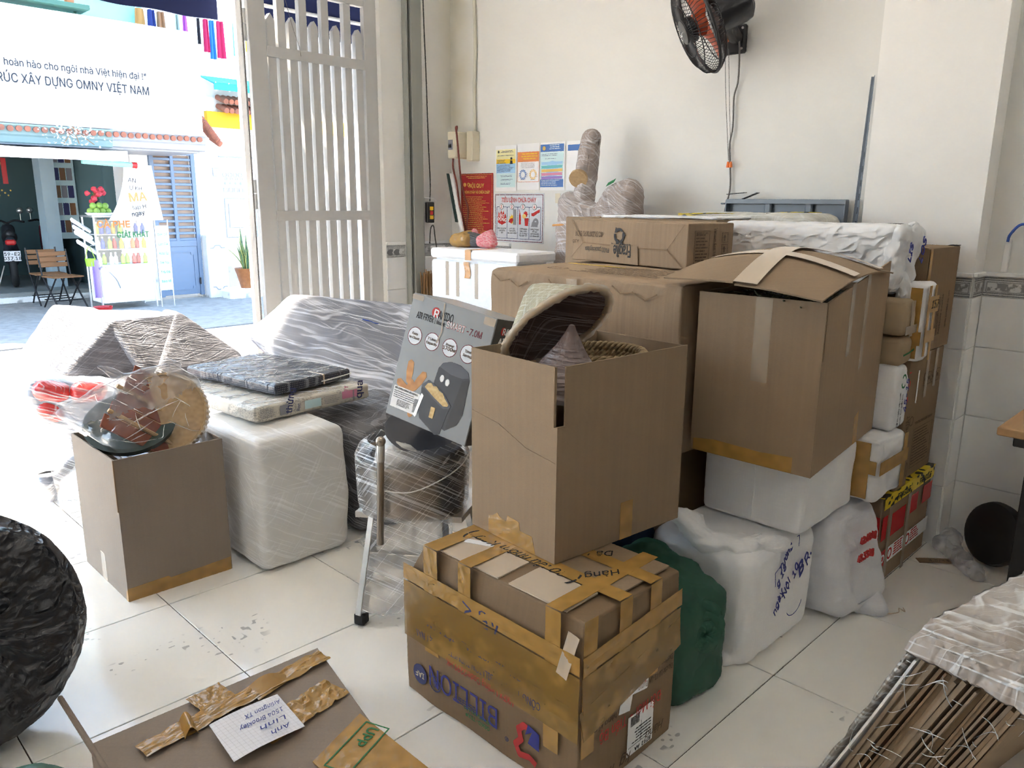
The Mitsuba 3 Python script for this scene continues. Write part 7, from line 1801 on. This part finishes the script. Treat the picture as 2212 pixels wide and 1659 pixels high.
q3 = Face((2.21, -1.2025, 0.910), (1, 0, 0), (0, 0, 1))
add(t2, 'tape', [q3.rect(0.0, 0.05, 0.028, 0.355, d=0.0006), box(2.205, 2.24, -1.19, -0.85, 1.3165, 1.3175)], 'mat_tape_brown')
add(t2, 'corner_wear', box(2.52, 2.57, -1.202, -1.17, 1.3165, 1.319), 'mat_ink_black')
sl = thing('slim_carton', 'narrow upright carton beside the tall carton, behind the column of small parcels', 'carton')
add(sl, 'body', carton_body(2.105, 2.222, -1.215, -0.86, 0.386, 0.905, 0.004, 0.001, 17, 0.04, 0.001), 'mat_carton_dark', smooth=35)
q4 = Face((2.105, -1.2175, 0.386), (0, 0, 1), (-1, 0, 0))
add(sl, 'lettering', [q4.text('ALRO THUẬT', 0.14, -0.055, 0.03, w=0.16), q4.text('CHANH', 0.05, -0.03, 0.02, True), q4.disc(0.27, -0.08, 0.02, 0.017), q4.disc(0.07, -0.09, 0.03, 0.026, sy=0.4)], 'mat_ink_brown')
add(sl, 'paper_strip', q4.rect(0.34, -0.105, 0.13, 0.012), 'mat_paper')


def stacked(name, label, x0, x1, y0, y1, z0, z1, mat, seed, wr=0.008, r=0.02, fr=9):
    k = thing(name, label, 'parcel')
    m = wrinkle(rbox((x0, y0, z0), (x1, y1, z1), r, 0.012), wr, fr, seed, stretch=(1, 1, 0.7))
    add(k, 'body', m, mat, True)
    return k


# the column of small parcels seen past the right side of the flap carton
k = stacked('taped_parcel', 'white parcel crossed with brown tape, on the sack with red weights', 1.825, 2.065, -1.235, -0.98, 0.425, 0.645, 'mat_cloth', 101, 0.010)
qa = Face((1.815, -1.247, 0.425), (1, 0, 0), (0, 0, 1))
ql = Face((1.813, -0.98, 0.425), (0, -1, 0), (0, 0, 1))
add(k, 'tape', [qa.rect(0.0, 0.105, 0.275, 0.05, t=0.002), qa.rect(0.22, 0.01, 0.035, 0.21, t=0.002)], 'mat_tape_brown')
add(k, 'tape', [ql.rect(0.17, 0.01, 0.06, 0.21, t=0.002), ql.rect(0.02, 0.105, 0.235, 0.05, t=0.002)], 'mat_tape_brown')
k = stacked('printed_bag_parcel', 'parcel in a white feed bag with green and red print, beside the flap carton', 1.972, 2.085, -1.215, -0.86, 0.665, 0.895, 'mat_sack_white', 103, 0.012)
qa = Face((1.972, -1.228, 0.665), (1, 0, 0), (0, 0, 1))
qav = Face((1.972, -1.228, 0.665), (0, 0, 1), (-1, 0, 0))
add(k, 'print', [qa.rule([(0.035 + 0.02 * math.cos(a), 0.18 + 0.024 * math.sin(a)) for a in np.linspace(q0_, q0_ + 2.2, 8)], 0.007, d=0.002) for q0_ in (0.3, 3.4)], 'mat_ink_green', label='green arrows')
add(k, 'print', [qa.disc(0.095, 0.16, 0.013, 0.007, d=0.002), qa.rect(0.085, 0.20, 0.02, 0.006, d=0.002), qa.rect(0.088, 0.09, 0.012, 0.02, d=0.002)], 'mat_ink_red', label='red marks')
add(k, 'lettering', [qav.text('kể từ ngày sản xuất', 0.01, -0.02, 0.011, w=0.13, d=0.002), qav.text('trước khi giết thịt', 0.01, -0.045, 0.011, w=0.12, d=0.002)], 'mat_ink_black', label='black upright print')
add(k, 'lettering', qav.text('45-15', 0.05, -0.09, 0.03, True, d=0.003, shear=0.3), 'mat_ink_blue', label='blue marker')
k = stacked('paper_parcel', 'crumpled brown paper parcel with a dark green band, lower of two beside the flap carton', 1.972, 2.075, -1.215, -0.88, 0.905, 0.998, 'mat_kraft_paper', 105, 0.010)
qa = Face((1.972, -1.227, 0.90), (1, 0, 0), (0, 0, 1))
add(k, 'band', qa.rule([(0.0, 0.045), (0.05, 0.048), (0.105, 0.056)], 0.005, t=0.002), 'mat_ink_green')
k = stacked('paper_parcel', 'crumpled brown paper parcel with clear tape, upper of two beside the flap carton', 1.972, 2.07, -1.215, -0.88, 1.02, 1.135, 'mat_kraft_paper', 107, 0.010)
qa = Face((1.972, -1.227, 1.01), (1, 0, 0), (0, 0, 1))
add(k, 'tape', [qa.rect(-0.01, 0.01, 0.115, 0.03, t=0.002), qa.rect(0.03, 0.0, 0.03, 0.13, t=0.002)], 'mat_tape_clear')
k = stacked('cloth_parcel', 'long parcel in creased white cloth with blue marks, on top behind the flap carton', 1.985, 2.185, -1.14, -0.47, 1.16, 1.395, 'mat_cloth', 109, 0.012, 0.02, 7)
add(k, 'gathered_end', wrinkle(blob([[(2.0, -1.14, 1.18, 0.014), (2.005, -1.145, 1.37, 0.016), (2.165, -1.145, 1.375, 0.016), (2.15, -1.14, 1.23, 0.014)], [(2.17, -1.14, 1.385, 0.014), (2.20, -1.155, 1.37, 0.007), (2.15, -1.15, 1.30, 0.012)], [(2.04, -1.155, 1.22, 0.008), (2.06, -1.175, 1.12, 0.004), (2.08, -1.155, 1.22, 0.008)], [(2.08, -1.155, 1.3, 0.010), (2.09, -1.17, 1.22, 0.007)]], 0.012, 4), 0.022, 16, 111, stretch=(1, 1, 0.5)), 'mat_cloth', True, label='gathered folds at the end')
qa = Face((1.99, -1.195, 1.2), (1, 0, 0), (0, 0, 1))
add(k, 'lettering', [qa.text('LIS', 0.03, 0.07, 0.03, rot=80, depth=0.003, shear=0.3), qa.text('LOS', 0.15, 0.06, 0.035, rot=75, depth=0.003, shear=0.3)], 'mat_ink_blue', label='blue marker')
qb = Face((1.973, -0.47, 1.15), (0, -1, 0), (0, 0, 1))
add(k, 'pad', box(2.13, 2.2, -1.1, -0.98, 1.4, 1.405), 'mat_black', label='black scrap on top')
k = stacked('small_taped_parcel', 'small white parcel crossed with yellow-brown tape, leaning before the topmost tall carton', 2.085, 2.195, -1.245, -1.165, 0.912, 1.195, 'mat_cloth', 113, 0.008)
qa = Face((2.085, -1.255, 0.91), (1, 0, 0), (0, 0, 1))
ql = Face((2.075, -1.165, 0.91), (0, -1, 0), (0, 0, 1))
add(k, 'tape', [qa.rect(0.0, 0.07, 0.105, 0.045, t=0.002), qa.rect(0.0, 0.18, 0.105, 0.06, t=0.002), qa.rect(0.055, 0.0, 0.022, 0.28, t=0.002), qa.rect(-0.005, 0.02, 0.022, 0.26, t=0.002)], 'mat_tape_brown')
add(k, 'tape', [ql.rect(0.0, 0.06, 0.08, 0.05, t=0.002), ql.rect(0.03, 0.01, 0.04, 0.26, t=0.002)], 'mat_tape_brown')
add(k, 'lettering', [qa.text('157', 0.025, 0.195, 0.03, depth=0.001, d=0.0028, shear=0.2), ], 'mat_ink_brown')

# parcels at the back on a hidden stand
single('stand_carton', 'plain carton behind the wide battered one, mostly hidden', 'carton', carton_body(2.31, 2.64, -0.60, 0.22, 0.001, 1.292, 0.006, 0.001, 18, 0.08, 0.001), 'mat_carton', 35)
k = thing('bubble_parcel', 'flat bubble-wrapped parcel with yellow and black tape at its edge, below the metal shelf', 'parcel')
m = wrinkle(rbox((2.31, -0.69, 1.312), (2.62, -0.03, 1.425), 0.05, 0.015), 0.012, 8, 121)
add(k, 'body', m, 'mat_bubble', True)
add(k, 'tape', sheet(lambda u, v: A([2.30 + 0.26 * u, -0.10 - 0.52 * u + 0.07 * v, 1.436 - 0.012 * (1 - u) + 0.004 * math.sin(9 * u)]), 24, 5, 0.002), 'mat_tape_yellow', True, label='yellow and black tape')
add(k, 'tape', [sheet(lambda u, v: A([2.296 + 0.01 * v, -0.03 - 0.14 * u, 1.36 + 0.07 * v - 0.02 * u]), 10, 5, 0.002), box(2.300, 2.304, -0.35, -0.1, 1.33, 1.35)], 'mat_tape_yellow', label='yellow and black tape')
k = thing('white_topped_carton', 'carton with a white sheet on top behind the fragile carton', 'carton')
add(k, 'body', carton_body(2.0, 2.29, -0.42, 0.42, 0.64, 1.405, 0.006, 0.002, 19, 0.05, 0.002), 'mat_carton', smooth=35)
add(k, 'sheet', wrinkle(bevel(2.0, 2.29, -0.42, 0.20, 1.408, 1.416, 0.003).subdivide().subdivide(), 0.003, 9, 123), 'mat_cloth')
add(k, 'tape', box(1.996, 2.29, 0.20, 0.26, 1.406, 1.408), 'mat_tape_brown')
single('stand_carton', 'plain carton far back beside the foam box, mostly hidden', 'carton', carton_body(2.0, 2.28, -0.42, 0.42, 0.001, 0.636, 0.006, 0.001, 20, 0.08, 0.001), 'mat_carton', 35)
# tall roll wrapped in film
k = thing('wrapped_roll', 'tall cardboard roll and odd-shaped piece wrapped in stretch film, standing against the wall', 'roll')
m = blob([[(2.52, 0.765, 1.30, 0.062), (2.52, 0.765, 1.05, 0.07)], [(2.52, 0.765, 1.28, 0.062), (2.54, 0.735, 1.74, 0.056), (2.545, 0.72, 1.82, 0.05)]], 0.014, 6)
add(k, 'roll', wrinkle(m, 0.007, 14, 131), 'mat_wrap_roll', True)
add(k, 'core', put(lathe([(0.0, 0), (0.048, 0), (0.052, 0.01), (0.052, 0.03), (0, 0.03)], 28), frame((2.478, 0.745, 1.615), (-0.75, -0.35, -0.5))), 'mat_bamboo', label='open brown roll end')
m = blob([[(2.50, 0.86, 0.645, 0.07), (2.50, 0.82, 1.46, 0.07), (2.50, 0.62, 0.645, 0.07), (2.52, 0.62, 1.38, 0.06)],
          [(2.52, 0.62, 1.38, 0.06), (2.53, 0.52, 1.50, 0.07), (2.53, 0.44, 1.52, 0.075), (2.52, 0.43, 1.35, 0.085), (2.52, 0.62, 1.2, 0.07), (2.52, 0.45, 1.1, 0.07)]], 0.018, 9)
add(k, 'wrapped_piece', wrinkle(m, 0.012, 11, 133), 'mat_wrap_roll', True)
add(k, 'tape', tube([(2.44, 0.90, 1.345), (2.425, 0.83, 1.35), (2.43, 0.74, 1.355)], 0.007, 6), 'mat_tape_orange')
add(k, 'green_scrap', slab((2.475, 0.55, 1.56), (0, -0.05, 0.02), (0.02, 0, 0.02), 0.002), 'mat_ink_green')
single('roll_stand', 'plain carton under the wrapped roll, hidden by the fragile carton', 'carton', carton_body(2.36, 2.66, 0.36, 0.83, 0.001, 0.56, 0.006, 0.001, 22, 0.08, 0.001), 'mat_carton_dark', 35)

# ---------------------------------------------------------------- right edge: desk, round pad, scraps, cardboard bundle
k = thing('desk', 'wooden desk top on black legs at the right edge', 'desk')
add(k, 'desk_top', bevel(1.965, 2.75, -2.5, -1.553, 0.72, 0.75, 0.004), 'mat_wood')
for x, y in ((2.325, -1.615), (2.325, -2.44), (2.68, -1.615), (2.68, -2.44)):
    add(k, 'leg', bevel(x - 0.025, x + 0.025, y - 0.025, y + 0.025, 0.001, 0.719, 0.003), 'mat_black')
add(k, 'frame_rail', [bevel(2.01, 2.7, -1.635, -1.595, 0.68, 0.719, 0.003), bevel(2.01, 2.7, -2.46, -2.42, 0.68, 0.719, 0.003)], 'mat_black')
k = thing('round_pad', 'black round padded disc standing on edge on the floor by the desk leg', 'cushion')
add(k, 'pad', put(lathe([(0, 0.05), (0.09, 0.045), (0.128, 0.025), (0.135, 0.0), (0.128, -0.025), (0, -0.03)], 48), frame((2.60, -1.47, 0.138), (-0.85, 0.5, 0.2))), 'mat_black', smooth=40)
add(k, 'bracket', [tube([(2.57, -1.52, 0.15), (2.56, -1.58, 0.16)], 0.008, 6), tube([(2.6, -1.47, 0.06), (2.63, -1.55, 0.01)], 0.01, 6)], 'mat_rubber')
k = thing('bubble_scrap', 'crumpled clear bubble wrap on the floor by the pillar', 'wrap')
add(k, 'sheet', wrinkle(blob([[(2.62, -1.27, 0.03, 0.026), (2.70, -1.29, 0.035, 0.03), (2.58, -1.32, 0.03, 0.026)], [(2.58, -1.32, 0.03, 0.026), (2.48, -1.40, 0.028, 0.026), (2.40, -1.47, 0.024, 0.022)]], 0.012, 6), 0.016, 22, 141), 'mat_bag_film', True)
k = thing('tape_strip', 'brown strip of tape with handwriting on the floor before the bubble wrap', 'tape')
tf_ = Face((2.40, -1.255, 0.0005), (0.62, -0.78, 0), (0.78, 0.62, 0))
add(k, 'strip', tf_.place(sheet(lambda u, v: A([0.19 * u, 0.045 * v, 0.001 + 0.004 * math.sin(3.1 * u)]), 12, 4, 0.001), d=0), 'mat_carton_dark')
add(k, 'lettering', tf_.text('3,5/33', 0.04, 0.012, 0.02, shear=0.2, d=0.005), 'mat_ink_black')
k = thing('net_scrap', 'crumpled orange net lying at the foot of the right wall', 'net')
add(k, 'net', wrinkle(blob([[(2.72, -1.40, 0.03, 0.028), (2.735, -1.46, 0.06, 0.035)]], 0.012, 5), 0.016, 30, 143), 'mat_terracotta', True)
# bundle of flattened cartons wrapped in film
cb = thing('carton_bundle', 'leaning bundle of flattened cartons in clear film, at the bottom right corner', 'bundle')
az = math.radians(-11.6)
dv = A([math.cos(az), math.sin(az), 0])
sv = A([math.sin(az), -math.cos(az), 0])
o = A([0.832, -1.712, 0.0])
lean = 0.42
rg = random.Random(15)
off = 0.0
for i in range(22):
    th = rg.choice((0.005, 0.006, 0.008, 0.011))
    ht = 0.475 + rg.uniform(-0.03, 0.012) - 0.001 * i
    dz = rg.uniform(-0.012, 0.012) + (0.0 if i else -0.01)
    L = 0.60 + rg.uniform(-0.04, 0.02)
    base = o + sv * (off - 0.2) + dv * dz + A([0, 0, 0.001])
    up = sv * (lean * ht) + A([0, 0, ht])
    nu = 10

    def shn(u, v, base=base, up=up, L=L, i=i):
        return base + dv * L * u + up * v + sv * 0.004 * math.sin(3 * u + i + 2 * v)
    add(cb, 'cardboard_sheet', sheet(shn, 8, 8, th), ('mat_carton_dark', 'mat_carton', 'mat_carton_inner', 'mat_carton_dark')[rg.randrange(4)] if i else 'mat_canopy_white')
    off += th + rg.uniform(0.002, 0.006)
W_ = off
def over_top(u, v):
    ed = 0.035 * min(1, max(0, (u - 0.0) / 0.10)) ** 0.5
    return o + sv * (lean * 0.475 - 0.2 - 0.014 + (W_ + 0.035) * v) + dv * (-0.02 + 0.68 * u) + A([0, 0, 0.468 + ed + 0.012 * math.sin(2.5 * v + 1)])


top_ = wrinkle(sheet(over_top, 46, 36, 0.002), 0.016, 16, 151)
add(cb, 'film', top_, 'mat_wrap_bundle', True, label='crumpled white film over the top')
add(cb, 'film', wrinkle(sheet(lambda u, v: o + sv * (-0.214 + lean * 0.48 * u) + dv * (-0.01 + 0.66 * v) + A([0, 0, 0.01 + 0.475 * u]), 30, 24, 0.002), 0.006, 16, 155), 'mat_wrap_bundle', True, label='film along the left side')


def front_(u, v):
    return o + sv * (-0.205 + (W_ + 0.02) * u + lean * 0.47 * v) + dv * (-0.018) + A([0, 0, 0.01 + 0.47 * v])


add(cb, 'film_rib', glints(front_, 46, 157, (0.05, 0.28), (0.0004, 0.0013), 0.45, 0.15), 'mat_glint')
labels[cb + '__film_rib'] = {'kind': 'stuff', 'label': 'shiny ribs of the film'}
add(cb, 'film_rib', glints(over_top, 120, 159, (0.04, 0.22), (0.0006, 0.002), 0.9, 0.2, lift=0.012), 'mat_glint')
labels[cb + '__film_rib_001'] = {'kind': 'stuff', 'label': 'shiny ribs of the film'}
